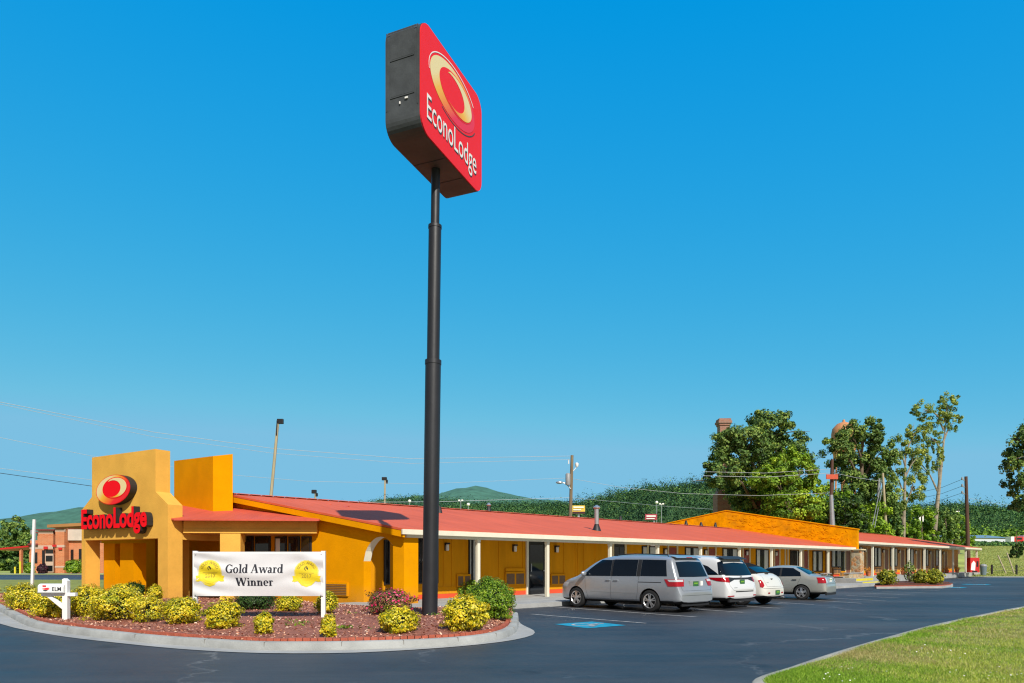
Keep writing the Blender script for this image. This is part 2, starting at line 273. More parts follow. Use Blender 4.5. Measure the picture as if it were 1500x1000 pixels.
# ------------------------------------------------------------------ building blocks
ORG = {}
def tag(o, label=None, cat=None, group=None, kind=None):
    if label: o['label'] = label
    if cat: o['category'] = cat
    if group: o['group'] = group
    if kind: o['kind'] = kind
    return o
def thing(name, label, cat, loc, group=None, rz=0.0):
    o = bpy.data.objects.new(name, None); COL.objects.link(o)
    o.location = loc; o.rotation_euler = (0, 0, rz); o.empty_display_size = 0.3
    ORG[o.name] = Vector(loc)
    return tag(o, label, cat, group)
class MB:
    """collects polygons of one mesh (world coordinates unless told otherwise)"""
    def __init__(s): s.v = []; s.f = []; s.m = []; s.mi = 0
    def poly(s, pts):
        b = len(s.v); s.v += [tuple(p) for p in pts]; s.f.append(tuple(range(b, b+len(pts)))); s.m.append(s.mi)
    def mesh(s, vs, fs):
        b = len(s.v); s.v += [tuple(p) for p in vs]
        for f in fs: s.f.append(tuple(b+i for i in f)); s.m.append(s.mi)
    def obox(s, o, a, b, c):
        o, a, b, c = map(Vector, (o, a, b, c))
        vs = [o, o+a, o+a+b, o+b, o+c, o+a+c, o+a+b+c, o+b+c]
        s.mesh(vs, [(0, 3, 2, 1), (4, 5, 6, 7), (0, 1, 5, 4), (1, 2, 6, 5), (2, 3, 7, 6), (3, 0, 4, 7)])
    def box(s, x0, y0, z0, x1, y1, z1):
        s.obox((x0, y0, z0), (x1-x0, 0, 0), (0, y1-y0, 0), (0, 0, z1-z0))
    def prism(s, pts, ext):
        ext = Vector(ext); n = len(pts); P = [Vector(p) for p in pts]
        s.mesh(P+[p+ext for p in P], [tuple(range(n-1, -1, -1)), tuple(range(n, 2*n))]+[(i, (i+1) % n, n+(i+1) % n, n+i) for i in range(n)])
    def tube(s, pts, rad, seg=10, cap=True):
        P = [Vector(p) for p in pts]; n = len(P)
        if not hasattr(rad, '__len__'): rad = [rad]*n
        b = len(s.v); up = None
        for i in range(n):
            d = (P[min(i+1, n-1)]-P[max(i-1, 0)]).normalized()
            if up is None:
                up = Vector((0, 0, 1)) if abs(d.z) < 0.9 else Vector((1, 0, 0))
            x = d.cross(up).normalized(); y = x.cross(d).normalized()
            for k in range(seg):
                a = 2*PI*k/seg
                s.v.append(tuple(P[i]+x*math.cos(a)*rad[i]+y*math.sin(a)*rad[i]))
        for i in range(n-1):
            for k in range(seg):
                k2 = (k+1) % seg
                s.f.append((b+i*seg+k, b+i*seg+k2, b+(i+1)*seg+k2, b+(i+1)*seg+k)); s.m.append(s.mi)
        if cap:
            s.f.append(tuple(b+k for k in range(seg-1, -1, -1))); s.m.append(s.mi)
            s.f.append(tuple(b+(n-1)*seg+k for k in range(seg))); s.m.append(s.mi)
    def lathe(s, c, prof, seg=16, axis=(0, 0, 1), cap=True):
        c = Vector(c); ax = Vector(axis).normalized()
        x = ax.orthogonal().normalized(); y = ax.cross(x)
        b = len(s.v); n = len(prof)
        for r, h in prof:
            for k in range(seg):
                a = 2*PI*k/seg
                s.v.append(tuple(c+ax*h+(x*math.cos(a)+y*math.sin(a))*r))
        for i in range(n-1):
            for k in range(seg):
                k2 = (k+1) % seg
                s.f.append((b+i*seg+k, b+i*seg+k2, b+(i+1)*seg+k2, b+(i+1)*seg+k)); s.m.append(s.mi)
        if not cap: return
        s.f.append(tuple(b+k for k in range(seg-1, -1, -1))); s.m.append(s.mi)
        s.f.append(tuple(b+(n-1)*seg+k for k in range(seg))); s.m.append(s.mi)
    def ball(s, c, r, sub=2, jitter=0.0):
        bm = bmesh.new(); bmesh.ops.create_icosphere(bm, subdivisions=sub, radius=1.0)
        r = Vector(r) if hasattr(r, '__len__') else Vector((r, r, r)); c = Vector(c)
        vs = []
        for v in bm.verts:
            k = 1+random.uniform(-jitter, jitter)
            vs.append((c.x+v.co.x*r.x*k, c.y+v.co.y*r.y*k, c.z+v.co.z*r.z*k))
        bm.verts.index_update()
        s.mesh(vs, [tuple(v.index for v in f.verts) for f in bm.faces]); bm.free()
    def build(s, name, mats, parent=None, smooth=False, local=False, bevel=0.0, angle=40):
        me = bpy.data.meshes.new(name)
        vs = s.v
        root = parent
        if parent is not None and not local:
            org = ORG.get(parent.name, Vector((0, 0, 0)))
            vs = [(v[0]-org.x, v[1]-org.y, v[2]-org.z) for v in vs]
        me.from_pydata(vs, [], s.f)
        if not isinstance(mats, (list, tuple)): mats = [mats]
        for m in mats: me.materials.append(m)
        if len(mats) > 1: me.polygons.foreach_set('material_index', s.m)
        bm = bmesh.new(); bm.from_mesh(me)
        bmesh.ops.recalc_face_normals(bm, faces=bm.faces[:])
        if bevel: 
            ed = [e for e in bm.edges if len(e.link_faces) == 2 and e.calc_face_angle(0) > 0.6]
            bmesh.ops.bevel(bm, geom=ed, offset=bevel, segments=2, affect='EDGES', profile=0.5)
        bm.to_mesh(me); bm.free()
        if smooth:
            me.polygons.foreach_set('use_smooth', [True]*len(me.polygons))
            me.set_sharp_from_angle(angle=math.radians(angle))
        me.update()
        o = bpy.data.objects.new(name, me); COL.objects.link(o)
        if parent is not None:
            o.parent = parent
            if not local: ORG[o.name] = ORG.get(parent.name, Vector((0, 0, 0)))
        else: ORG[o.name] = Vector((0, 0, 0))
        return o
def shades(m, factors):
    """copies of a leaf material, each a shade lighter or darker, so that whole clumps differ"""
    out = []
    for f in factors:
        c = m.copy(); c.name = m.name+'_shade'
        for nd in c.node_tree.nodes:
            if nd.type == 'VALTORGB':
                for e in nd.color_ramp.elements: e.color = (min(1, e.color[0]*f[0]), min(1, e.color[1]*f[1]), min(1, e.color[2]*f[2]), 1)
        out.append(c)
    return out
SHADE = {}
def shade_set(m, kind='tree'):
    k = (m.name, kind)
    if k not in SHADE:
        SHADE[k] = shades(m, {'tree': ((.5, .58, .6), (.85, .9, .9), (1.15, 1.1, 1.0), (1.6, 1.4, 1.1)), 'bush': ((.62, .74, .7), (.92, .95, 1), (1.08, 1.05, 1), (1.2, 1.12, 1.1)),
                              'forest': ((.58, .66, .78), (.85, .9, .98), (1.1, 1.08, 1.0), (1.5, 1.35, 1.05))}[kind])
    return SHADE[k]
def leaves_mesh(name, P, Nn, size, m, parent=None, local=False, aspect=1.6, jit=0.35, pick=None):
    """P centres, Nn rough normals, size per leaf: every leaf is one folded rhombus"""
    P = np.asarray(P, float); Nn = np.asarray(Nn, float); n = len(P)
    if parent is not None and not local:
        o = ORG.get(parent.name, Vector((0, 0, 0))); P = P-np.array([o.x, o.y, o.z])
    Nn = Nn+RNG.normal(0, jit, (n, 3)); Nn /= np.linalg.norm(Nn, axis=1)[:, None]+1e-9
    R = RNG.normal(0, 1, (n, 3)); T = np.cross(Nn, R); T /= np.linalg.norm(T, axis=1)[:, None]+1e-9
    B = np.cross(Nn, T); s = np.asarray(size, float)
    if s.ndim == 0: s = np.full(n, float(s))
    s = (s*RNG.uniform(0.65, 1.3, n))[:, None]
    a = T*s*0.5*aspect**0.5; b = B*s*0.5/aspect**0.5
    V = np.stack([P-a, P+b+Nn*s*0.12, P+a, P-b+Nn*s*0.12], 1).reshape(-1, 3)
    me = bpy.data.meshes.new(name)
    me.vertices.add(4*n); me.vertices.foreach_set('co', V.ravel())
    me.loops.add(4*n); me.loops.foreach_set('vertex_index', np.arange(4*n, dtype=np.int32))
    me.polygons.add(n); me.polygons.foreach_set('loop_start', np.arange(0, 4*n, 4, dtype=np.int32))
    me.polygons.foreach_set('loop_total', np.full(n, 4, dtype=np.int32))
    me.update(calc_edges=True); me.validate()
    for x_ in (m if isinstance(m, (list, tuple)) else [m]): me.materials.append(x_)
    if pick is not None: me.polygons.foreach_set('material_index', np.asarray(pick, dtype=np.int32))
    ob = bpy.data.objects.new(name, me); COL.objects.link(ob)
    if parent is not None: ob.parent = parent
    return ob

# text -> flat or raised mesh
def text_geom(body, offset=0.0, extrude=0.0, space=1.0, res=6):
    cu = bpy.data.curves.new('tmp_text', 'FONT'); cu.body = body; cu.size = 1.0
    cu.offset = offset; cu.extrude = extrude; cu.space_character = space; cu.resolution_u = res
    ob = bpy.data.objects.new('tmp_text', cu); COL.objects.link(ob)
    dg = bpy.context.evaluated_depsgraph_get(); dg.update()
    me = ob.evaluated_get(dg).to_mesh()
    vs = [v.co.copy() for v in me.vertices]; fs = [tuple(p.vertices) for p in me.polygons]
    ob.evaluated_get(dg).to_mesh_clear()
    bpy.data.objects.remove(ob); bpy.data.curves.remove(cu)
    return vs, fs
def place_text(mb, body, o, r, u, n, width, cap, offset=0.0, depth=0.0, space=1.0, lift=0.0):
    """lettering filling width x cap height (capital E as the gauge) at origin o along r, upright u, towards n"""
    vs, fs = text_geom(body, offset, 0.5 if depth else 0.0, space)
    ev, _ = text_geom('E', offset)
    ch = max(v.y for v in ev)-min(v.y for v in ev); y0 = min(v.y for v in ev)
    x0 = min(v.x for v in vs); x1 = max(v.x for v in vs)
    o, r, u, n = map(Vector, (o, r, u, n))
    out = [o+r*((v.x-x0)/(x1-x0)*width)+u*((v.y-y0)/ch*cap)+n*(lift+(v.z+0.5)*depth if depth else lift) for v in vs]
    mb.mesh(out, fs)
def ellipse(o, r, u, a, b, n=48, rot=0.0):
    o, r, u = Vector(o), Vector(r), Vector(u); c, s = math.cos(rot), math.sin(rot)
    res = []
    for k in range(n):
        t = 2*PI*k/n; x = a*math.cos(t); y = b*math.sin(t)
        res.append(o+r*(x*c-y*s)+u*(x*s+y*c))
    return res
def crescent(mb, o, r, u, outer, inner, n=64, t0=0.0, t1=2*PI):
    """band between two ellipses given as (cx, cy, a, b, rot)"""
    def pt(e, t):
        cx, cy, a, b, rot = e
        x, y = a*math.cos(t), b*math.sin(t); c, s = math.cos(rot), math.sin(rot)
        return Vector(o)+Vector(r)*(cx+x*c-y*s)+Vector(u)*(cy+x*s+y*c)
    vs = []; fs = []
    full = abs(t1-t0-2*PI) < 1e-6
    cnt = n if full else n+1
    for k in range(cnt):
        t = t0+(t1-t0)*k/n
        vs += [pt(outer, t), pt(inner, t)]
    for k in range(n):
        j = (k+1) % cnt
        fs.append((2*k, 2*j, 2*j+1, 2*k+1))
    mb.mesh(vs, fs)
SKY_CURVE = ((1.63, 1.7, 0.205, 0.0199), (0.77, 0.46, 0.525, 0.0), (0.765, 0.02, 0.78, 0.0))
# ------------------------------------------------------------------ camera, light, sky
cam = bpy.data.cameras.new('camera'); cam.sensor_width = 36.0; cam.lens = 36.0*F/1500.0
cam.shift_y = (CY-500.0)/1500.0; cam.clip_end = 6000; cam.clip_start = 0.05
co = bpy.data.objects.new('camera', cam); COL.objects.link(co)
co.location = (0, 0, HC); co.rotation_euler = (PI/2, 0, 0); scene.camera = co
SUN_EL = math.radians(40.5); SX, SY = 0.335, -0.942
sd = Vector((SX*math.cos(SUN_EL), SY*math.cos(SUN_EL), math.sin(SUN_EL)))
sl = bpy.data.lights.new('sun', 'SUN'); sl.energy = 5.0; sl.angle = math.radians(0.53); sl.color = (1.0, 0.95, 0.86)
so = bpy.data.objects.new('sun', sl); COL.objects.link(so); so.rotation_euler = sd.to_track_quat('Z', 'Y').to_euler(); so.location = (20, -40, 60)
w = bpy.data.worlds.new('World'); scene.world = w; w.use_nodes = True
nt = w.node_tree; bg = nt.nodes['Background']
sky = nt.nodes.new('ShaderNodeTexSky'); sky.sky_type = 'NISHITA'; sky.sun_disc = False
sky.sun_elevation = SUN_EL; sky.sun_rotation = math.atan2(SX, SY)
sky.altitude = 0; sky.air_density = 1.0; sky.dust_density = 0.6; sky.ozone_density = 3.0
# grade the sky channel by channel: a polarised, deep cyan summer blue
sep = nt.nodes.new('ShaderNodeSeparateColor'); cmb = nt.nodes.new('ShaderNodeCombineColor'); nt.links.new(sky.outputs[0], sep.inputs[0])
for i, (gain, g, top, sub) in enumerate(SKY_CURVE):
    m0 = nt.nodes.new('ShaderNodeMath'); m0.operation = 'MULTIPLY'; m0.inputs[1].default_value = 0.1; nt.links.new(sep.outputs[i], m0.inputs[0])
    m1 = nt.nodes.new('ShaderNodeMath'); m1.operation = 'POWER'; m1.inputs[1].default_value = g; nt.links.new(m0.outputs[0], m1.inputs[0])
    m2 = nt.nodes.new('ShaderNodeMath'); m2.operation = 'MULTIPLY'; m2.inputs[1].default_value = gain*10; nt.links.new(m1.outputs[0], m2.inputs[0])
    m3 = nt.nodes.new('ShaderNodeMath'); m3.operation = 'MINIMUM'; m3.inputs[1].default_value = top*10; ms = nt.nodes.new('ShaderNodeMath'); ms.operation = 'SUBTRACT'; ms.use_clamp = False; ms.inputs[1].default_value = sub*10; nt.links.new(m2.outputs[0], ms.inputs[0])
    mm_ = nt.nodes.new('ShaderNodeMath'); mm_.operation = 'MAXIMUM'; mm_.inputs[1].default_value = 0.01; nt.links.new(ms.outputs[0], mm_.inputs[0])
    nt.links.new(mm_.outputs[0], m3.inputs[0])
    nt.links.new(m3.outputs[0], cmb.inputs[i])
# the deep blue belongs to the part of the sky opposite the sun; the rest of the dome stays paler
hs = nt.nodes.new('ShaderNodeHueSaturation'); hs.inputs['Saturation'].default_value = 0.5; hs.inputs['Value'].default_value = 0.6; nt.links.new(sky.outputs[0], hs.inputs['Color'])
tcw = nt.nodes.new('ShaderNodeTexCoord'); dp = nt.nodes.new('ShaderNodeVectorMath'); dp.operation = 'DOT_PRODUCT'; dp.inputs[1].default_value = (0.0, 0.954, 0.3)
nt.links.new(tcw.outputs['Generated'], dp.inputs[0])
mrw = nt.nodes.new('ShaderNodeMapRange'); mrw.interpolation_type = 'SMOOTHSTEP'; mrw.inputs[1].default_value = 0.2; mrw.inputs[2].default_value = 0.6; nt.links.new(dp.outputs['Value'], mrw.inputs[0])
mxw = nt.nodes.new('ShaderNodeMix'); mxw.data_type = 'RGBA'; nt.links.new(mrw.outputs[0], mxw.inputs[0]); nt.links.new(hs.outputs[0], mxw.inputs[6]); nt.links.new(cmb.outputs[0], mxw.inputs[7])
nt.links.new(mxw.outputs[2], bg.inputs[0]); bg.inputs[1].default_value = 0.1
scene.view_settings.view_transform = 'Standard'; scene.view_settings.look = 'None'
scene.view_settings.exposure = 0; scene.view_settings.gamma = 1
try:
    scene.cycles.max_bounces = 8; scene.cycles.transparent_max_bounces = 8; scene.cycles.use_denoising = True
    scene.cycles.filter_width = 1.2
except Exception: pass

# ------------------------------------------------------------------ ground sheets
def sheet(name, xs, ys, zfun, m, smooth=True):
    nx, ny = len(xs), len(ys)
    vs = [(x, y, zfun(x, y)) for y in ys for x in xs]
    fs = [(j*nx+i, j*nx+i+1, (j+1)*nx+i+1, (j+1)*nx+i) for j in range(ny-1) for i in range(nx-1)]
    me = bpy.data.meshes.new(name); me.from_pydata(vs, [], fs); me.materials.append(m)
    me.polygons.foreach_set('use_smooth', [smooth]*len(fs)); me.update()
    o = bpy.data.objects.new(name, me); COL.objects.link(o); ORG[o.name] = Vector((0, 0, 0))
    return tag(o, kind='structure')
def lin(a, b, n): return [a+(b-a)*i/(n-1) for i in range(n)]
sheet('ground', lin(-900, -100, 9)+lin(-80, 180, 66)+lin(220, 1400, 9), lin(-60, 60, 13)+lin(64, 200, 35)+lin(230, 1500, 9),
      lambda x, y: G(x, y)-0.03, M['meadow'])

def asphalt():
    m, nt, b = newmat('sealed_asphalt')
    tc = N(nt, 'ShaderNodeTexCoord'); src = tc.outputs['Object']
    n1 = N(nt, 'ShaderNodeTexNoise', Scale=0.22, Detail=9.0, Roughness=0.65)
    mp = N(nt, 'ShaderNodeMapping'); mp.inputs['Rotation'].default_value = (0, 0, -0.78); mp.inputs['Scale'].default_value = (0.12, 1.1, 1)
    nt.links.new(src, mp.inputs[0])
    n2 = N(nt, 'ShaderNodeTexNoise', Scale=1.1, Detail=7.0, Roughness=0.7); nt.links.new(mp.outputs[0], n2.inputs['Vector'])
    nt.links.new(src, n1.inputs['Vector'])
    n3 = N(nt, 'ShaderNodeTexNoise', Scale=90.0, Detail=3.0); nt.links.new(src, n3.inputs['Vector'])
    r = N(nt, 'ShaderNodeValToRGB'); els = r.color_ramp.elements
    els[0].position = 0.36; els[0].color = (0.011, 0.012, 0.015, 1); els[1].position = 0.64; els[1].color = (0.058, 0.060, 0.066, 1)
    a = N(nt, 'ShaderNodeMath', operation='ADD'); nt.links.new(n1.outputs['Fac'], a.inputs[0]); nt.links.new(n2.outputs['Fac'], a.inputs[1])
    h = N(nt, 'ShaderNodeMath', operation='MULTIPLY'); h.inputs[1].default_value = 0.5; nt.links.new(a.outputs[0], h.inputs[0])
    nt.links.new(h.outputs[0], r.inputs[0])
    # hairline cracks, broken up by noise
    wn = N(nt, 'ShaderNodeTexNoise', Scale=0.7, Detail=5.0, Roughness=0.7); nt.links.new(src, wn.inputs['Vector'])
    wm = N(nt, 'ShaderNodeVectorMath', operation='MULTIPLY_ADD'); wm.inputs[1].default_value = (2.2, 2.2, 0); nt.links.new(wn.outputs['Color'], wm.inputs[0]); nt.links.new(src, wm.inputs[2])
    vo = N(nt, 'ShaderNodeTexVoronoi', Scale=0.17, feature='DISTANCE_TO_EDGE'); nt.links.new(wm.outputs[0], vo.inputs['Vector'])
    cr = N(nt, 'ShaderNodeValToRGB'); cr.color_ramp.elements[0].position = 0.0; cr.color_ramp.elements[0].color = (0.6, 0.6, 0.6, 1)
    cr.color_ramp.elements[1].position = 0.009; cr.color_ramp.elements[1].color = (0, 0, 0, 1); nt.links.new(vo.outputs['Distance'], cr.inputs[0])
    k = N(nt, 'ShaderNodeTexNoise', Scale=0.33, Detail=3.0); nt.links.new(src, k.inputs['Vector'])
    kr = N(nt, 'ShaderNodeValToRGB'); kr.color_ramp.elements[0].position = 0.5; kr.color_ramp.elements[1].position = 0.62; nt.links.new(k.outputs['Fac'], kr.inputs[0])
    mm = N(nt, 'ShaderNodeMath', operation='MULTIPLY'); nt.links.new(cr.outputs[0], mm.inputs[0]); nt.links.new(kr.outputs[0], mm.inputs[1])
    mx = N(nt, 'ShaderNodeMix', data_type='RGBA'); mx.inputs[7].default_value = (0.2, 0.2, 0.2, 1)
    nt.links.new(mm.outputs[0], mx.inputs[0]); nt.links.new(r.outputs[0], mx.inputs[6])
    # dusty worn zones and darker patches of fresh sealer
    wz = N(nt, 'ShaderNodeTexNoise', Scale=0.13, Detail=7.0, Roughness=0.72); nt.links.new(mp.outputs[0], wz.inputs['Vector'])
    wr = N(nt, 'ShaderNodeValToRGB'); wr.color_ramp.elements[0].position = 0.52; wr.color_ramp.elements[0].color = (0, 0, 0, 1); wr.color_ramp.elements[1].position = 0.68; wr.color_ramp.elements[1].color = (0.55, 0.55, 0.55, 1); nt.links.new(wz.outputs['Fac'], wr.inputs[0])
    mw = N(nt, 'ShaderNodeMix', data_type='RGBA'); mw.inputs[7].default_value = (0.105, 0.105, 0.105, 1); nt.links.new(wr.outputs[0], mw.inputs[0]); nt.links.new(mx.outputs[2], mw.inputs[6])
    mx = mw
    # oil drips
    ov = N(nt, 'ShaderNodeTexVoronoi', Scale=0.55); nt.links.new(wm.outputs[0], ov.inputs['Vector'])
    orr = N(nt, 'ShaderNodeValToRGB'); orr.color_ramp.elements[0].position = 0.05; orr.color_ramp.elements[0].color = (0.7, 0.7, 0.7, 1); orr.color_ramp.elements[1].position = 0.16; orr.color_ramp.elements[1].color = (0, 0, 0, 1); nt.links.new(ov.outputs['Distance'], orr.inputs[0])
    mo = N(nt, 'ShaderNodeMix', data_type='RGBA'); mo.inputs[7].default_value = (0.008, 0.008, 0.009, 1); nt.links.new(orr.outputs[0], mo.inputs[0]); nt.links.new(mx.outputs[2], mo.inputs[6])
    mx = mo
    # grit: light specks
    gr = N(nt, 'ShaderNodeValToRGB'); gr.color_ramp.elements[0].position = 0.56; gr.color_ramp.elements[0].color = (0, 0, 0, 1); gr.color_ramp.elements[1].position = 0.8; gr.color_ramp.elements[1].color = (0.5, 0.5, 0.5, 1)
    nt.links.new(n3.outputs['Fac'], gr.inputs[0])
    m2 = N(nt, 'ShaderNodeMix', data_type='RGBA'); m2.inputs[7].default_value = (0.10, 0.105, 0.115, 1)
    nt.links.new(gr.outputs[0], m2.inputs[0]); nt.links.new(mx.outputs[2], m2.inputs[6])
    nt.links.new(m2.outputs[2], b.inputs['Base Color'])
    rr = N(nt, 'ShaderNodeMapRange'); rr.inputs[1].default_value = 0.3; rr.inputs[2].default_value = 0.7; rr.inputs[3].default_value = 0.42; rr.inputs[4].default_value = 0.62
    nt.links.new(n2.outputs['Fac'], rr.inputs[0]); nt.links.new(rr.outputs[0], b.inputs['Roughness']); b.inputs['Specular IOR Level'].default_value = 0.5
    bp = N(nt, 'ShaderNodeBump', Strength=0.35, Distance=0.01); nt.links.new(n3.outputs['Fac'], bp.inputs['Height']); nt.links.new(bp.outputs[0], b.inputs['Normal'])
    return m
M['asphalt'] = asphalt()
def polysheet(name, pts, m, z=0.0, kind='structure'):
    bm = bmesh.new()
    bm.faces.new([bm.verts.new((p[0], p[1], (p[2] if len(p) > 2 else 0)+z)) for p in pts])
    bmesh.ops.triangulate(bm, faces=bm.faces[:]); bmesh.ops.recalc_face_normals(bm, faces=bm.faces[:])
    me = bpy.data.meshes.new(name); bm.to_mesh(me); bm.free(); me.materials.append(m)
    o = bpy.data.objects.new(name, me); COL.objects.link(o); ORG[o.name] = Vector((0, 0, 0))
    return tag(o, kind=kind)
sheet('parking_lot', lin(-60, 112, 44), lin(-8, 68, 39), lambda x, y: G(x, y), M['asphalt'])
sheet('road', lin(-160, 10, 18), lin(57, 86, 8), lambda x, y: G(x, y)+0.008, M['asphalt'])
sheet('far_kerb_strip', lin(-160, 10, 18), [86, 88.0], lambda x, y: 0.1, M['concrete'])
polysheet('lot_edge_strip', [(44, 68, G(44, 68)), (112, 68, G(112, 68)), (118, 70.5, G(118, 70.5)), (44, 70.5, G(44, 70.5))], M['concrete'], 0.02)

# ------------------------------------------------------------------ frames of the motel
U = Vector((1044, 1024, 0)).normalized(); NN = Vector((-U.y, U.x, 0)); W = Vector((-1750, 1024, 0)).normalized()
A0 = Vector((1.434, 27.8, 0)); Z = Vector((0, 0, 1))
SK = W.dot(U)/W.dot(NN)                 # skew of the end walls
def Mp(t, s, z=0.0): p = A0+U*t+NN*s; return Vector((p.x, p.y, z))
def tpx(px, s=0.0):
    b = A0+NN*s; k = (px-CX)/F
    return (b.y*k-b.x)/(U.x-k*U.y)
def zat(px, py, s):                      # height of a picture point on the plane at depth s
    p = Mp(tpx(px, s), s); return HC-(py-CY)/F*p.y
T0, T1, T2 = -7.26, 32.35, 69.5
ZE, PITCH, SR = 2.65, 0.185, 8.18
def roofz(s, dz=0.0): return ZE+dz+PITCH*(s if s <= SR else 2*SR-s)

# pavement in front of the rooms
kb = [(-8.9, -2.7), (-4.0, -2.75), (6, -2.85), (19, -3.2), (32.4, -3.3)]
sw = MB()
top = [Mp(t, s, 0.145) for t, s in kb]+[Mp(32.4, 2.0, 0.145), Mp(-6.6, 2.0, 0.145), Mp(-8.6, 2.0, 0.145)]
sw.prism([p-Z*0.3 for p in top], Z*0.3)
g0 = Mp(-8.9, -2.7, 0.14)
sw.prism([p-Z*0.3 for p in (g0+U*0.0, g0+W*9.5, g0+W*9.5+U*2.2, g0+W*2.9+U*1.6, g0+U*1.6)], Z*0.3)
sidewalk = tag(sw.build('sidewalk', M['concrete']), kind='structure')
sw = MB()
top = [Mp(t, s, 0.0) for t, s in ((T1+1.4, -0.45), (T2+2.5, -0.45), (T2+2.5, 2.1), (T1+0.2, 2.1), (T1+0.2, 1.0), (T1+1.4, 1.0))]
sw.prism([p-Z*0.1 for p in top], Z*0.54)
tag(sw.build('raised_walkway', M['concrete']), kind='structure')

# ------------------------------------------------------------------ planting bed with kerb
Fp = [(-40, 34), (-27, 29), tuple(gp(-40, 874, .15).xy), tuple(gp(0, 888, .15).xy), tuple(gp(43, 908, .15).xy), tuple(gp(100, 917.5, .15).xy), tuple(gp(167, 925, .15).xy),
      tuple(gp(230, 931, .15).xy), tuple(gp(300, 935.5, .15).xy), tuple(gp(360, 939, .15).xy), tuple(gp(417, 940, .15).xy), tuple(gp(500, 939.5, .15).xy), tuple(gp(560, 938, .15).xy),
      tuple(gp(620, 936, .15).xy), tuple(gp(670, 933, .15).xy), tuple(gp(710, 929, .15).xy), tuple(gp(738, 923.5, .15).xy), tuple(gp(752, 917.5, .15).xy), tuple(gp(757, 911, .15).xy), tuple(gp(758, 903, .15).xy), tuple(gp(758, 896, .15).xy)]
def smoothline(pts, per=4):
    P = [Vector((p[0], p[1], 0)) for p in pts]; out = []
    for i in range(len(P)-1):
        a, b, c, d = P[max(i-1, 0)], P[i], P[i+1], P[min(i+2, len(P)-1)]
        for k in range(per):
            t = k/per
            out.append(0.5*((2*b)+(c-a)*t+(2*a-5*b+4*c-d)*t*t+(3*b-a-3*c+d)*t*t*t))
    out.append(P[-1]); return out
FL = smoothline(Fp)
def offset_line(L, d):      # to the left of the direction of travel is +
    out = []
    for i, p in enumerate(L):
        t = (L[min(i+1, len(L)-1)]-L[max(i-1, 0)]).normalized()
        out.append(p+Vector((-t.y, t.x, 0))*d)
    return out
def sweep(name, L, prof, m, close=False):
    """prof: (offset, z) pairs swept along the line"""
    lines = [[Vector((q.x, q.y, z)) for q in offset_line(L, d)] for d, z in prof]
    mb = MB(); n = len(L); k = len(prof)
    vs = [p for l in lines for p in l]
    fs = [(j*n+i, j*n+i+1, (j+1)*n+i+1, (j+1)*n+i) for j in range(k-1) for i in range(n-1)]
    fs.append(tuple(j*n for j in range(k))); fs.append(tuple(j*n+n-1 for j in range(k)))
    mb.mesh(vs, fs)
    return mb.build(name, m, smooth=True, angle=50)
tag(sweep('bed_kerb', FL, [(-0.035, -0.05), (-0.03, 0.02), (-0.012, 0.13), (0.015, 0.152), (0.15, 0.152), (0.155, 0.03)], M['kerb']), kind='structure')
kj = MB()
for i in range(20, len(FL)-6, 6):
    p = FL[i]; d = (FL[i+1]-FL[i-1]).normalized(); nr = Vector((-d.y, d.x, 0))
    kj.obox(p-nr*.02+Z*.02, d*.012, nr*.175, Z*.135)
tag(kj.build('kerb_joints', mat('kerb_joint', (.24, .23, .21), .95)), kind='structure')
GL = smoothline([(-41, 32.8), (-27.5, 27.7)]+[tuple(gp(x, y).xy) for x, y in ((-45, 905), (13, 917.5), (60, 926.5), (110, 934.5), (167, 940.5), (230, 947.5), (300, 953), (360, 956), (417, 958.5), (500, 956.5), (560, 954.5), (620, 951), (680, 946), (730, 941), (768, 935.5), (790, 927.5), (783, 921.5), (764, 915.5), (758, 905), (757, 897))])
# gutter apron between the kerb foot and its outer edge
KF = offset_line(FL, -0.02)
gm_ = MB(); n = min(len(KF), len(GL))
def resample(L, n):
    acc = [0.0]
    for i in range(1, len(L)): acc.append(acc[-1]+(L[i]-L[i-1]).length)
    out = []
    for k in range(n):
        d = acc[-1]*k/(n-1); i = 0
        while i < len(L)-2 and acc[i+1] < d: i += 1
        f = (d-acc[i])/max(1e-6, acc[i+1]-acc[i]); out.append(L[i].lerp(L[i+1], f))
    return out
assert len(FL) == len(GL) or True
GLr = GL if len(GL) == len(KF) else None
ga, gb = resample(KF, 120), []
for p in ga:      # nearest outer point keeps the apron's ribs square to the kerb
    q = min(GL, key=lambda g: (g-p).length)
    gb.append(q)
gb = [sum((gb[max(0, min(len(gb)-1, i+j))] for j in range(-2, 3)), Vector())/5 for i in range(len(gb))]
for i in range(len(ga)-1):
    gm_.poly([ga[i]+Z*0.022, ga[i+1]+Z*0.022, gb[i+1]+Z*0.008, gb[i]+Z*0.008])
tag(gm_.build('gutter_apron', M['concrete']), kind='structure')
# scalloped brick edging on the kerb's inner side
EL = resample(offset_line(FL, 0.21), 420)
ed = MB()
acc = 0
for i in range(0, len(EL)-1):
    p = EL[i]; q = EL[i+1]; d = (q-p).normalized(); nrm = Vector((-d.y, d.x, 0)); L = (q-p).length
    if p.x < -22: continue
    ed.obox(p-nrm*0.05+Z*0.05, d*L*0.90, nrm*0.085, Z*(0.15+random.uniform(-.008, .008)))
edging = tag(ed.build('brick_edging', M['edging']), 'row of small scalloped red brick edging along the planting bed kerb', 'edging')
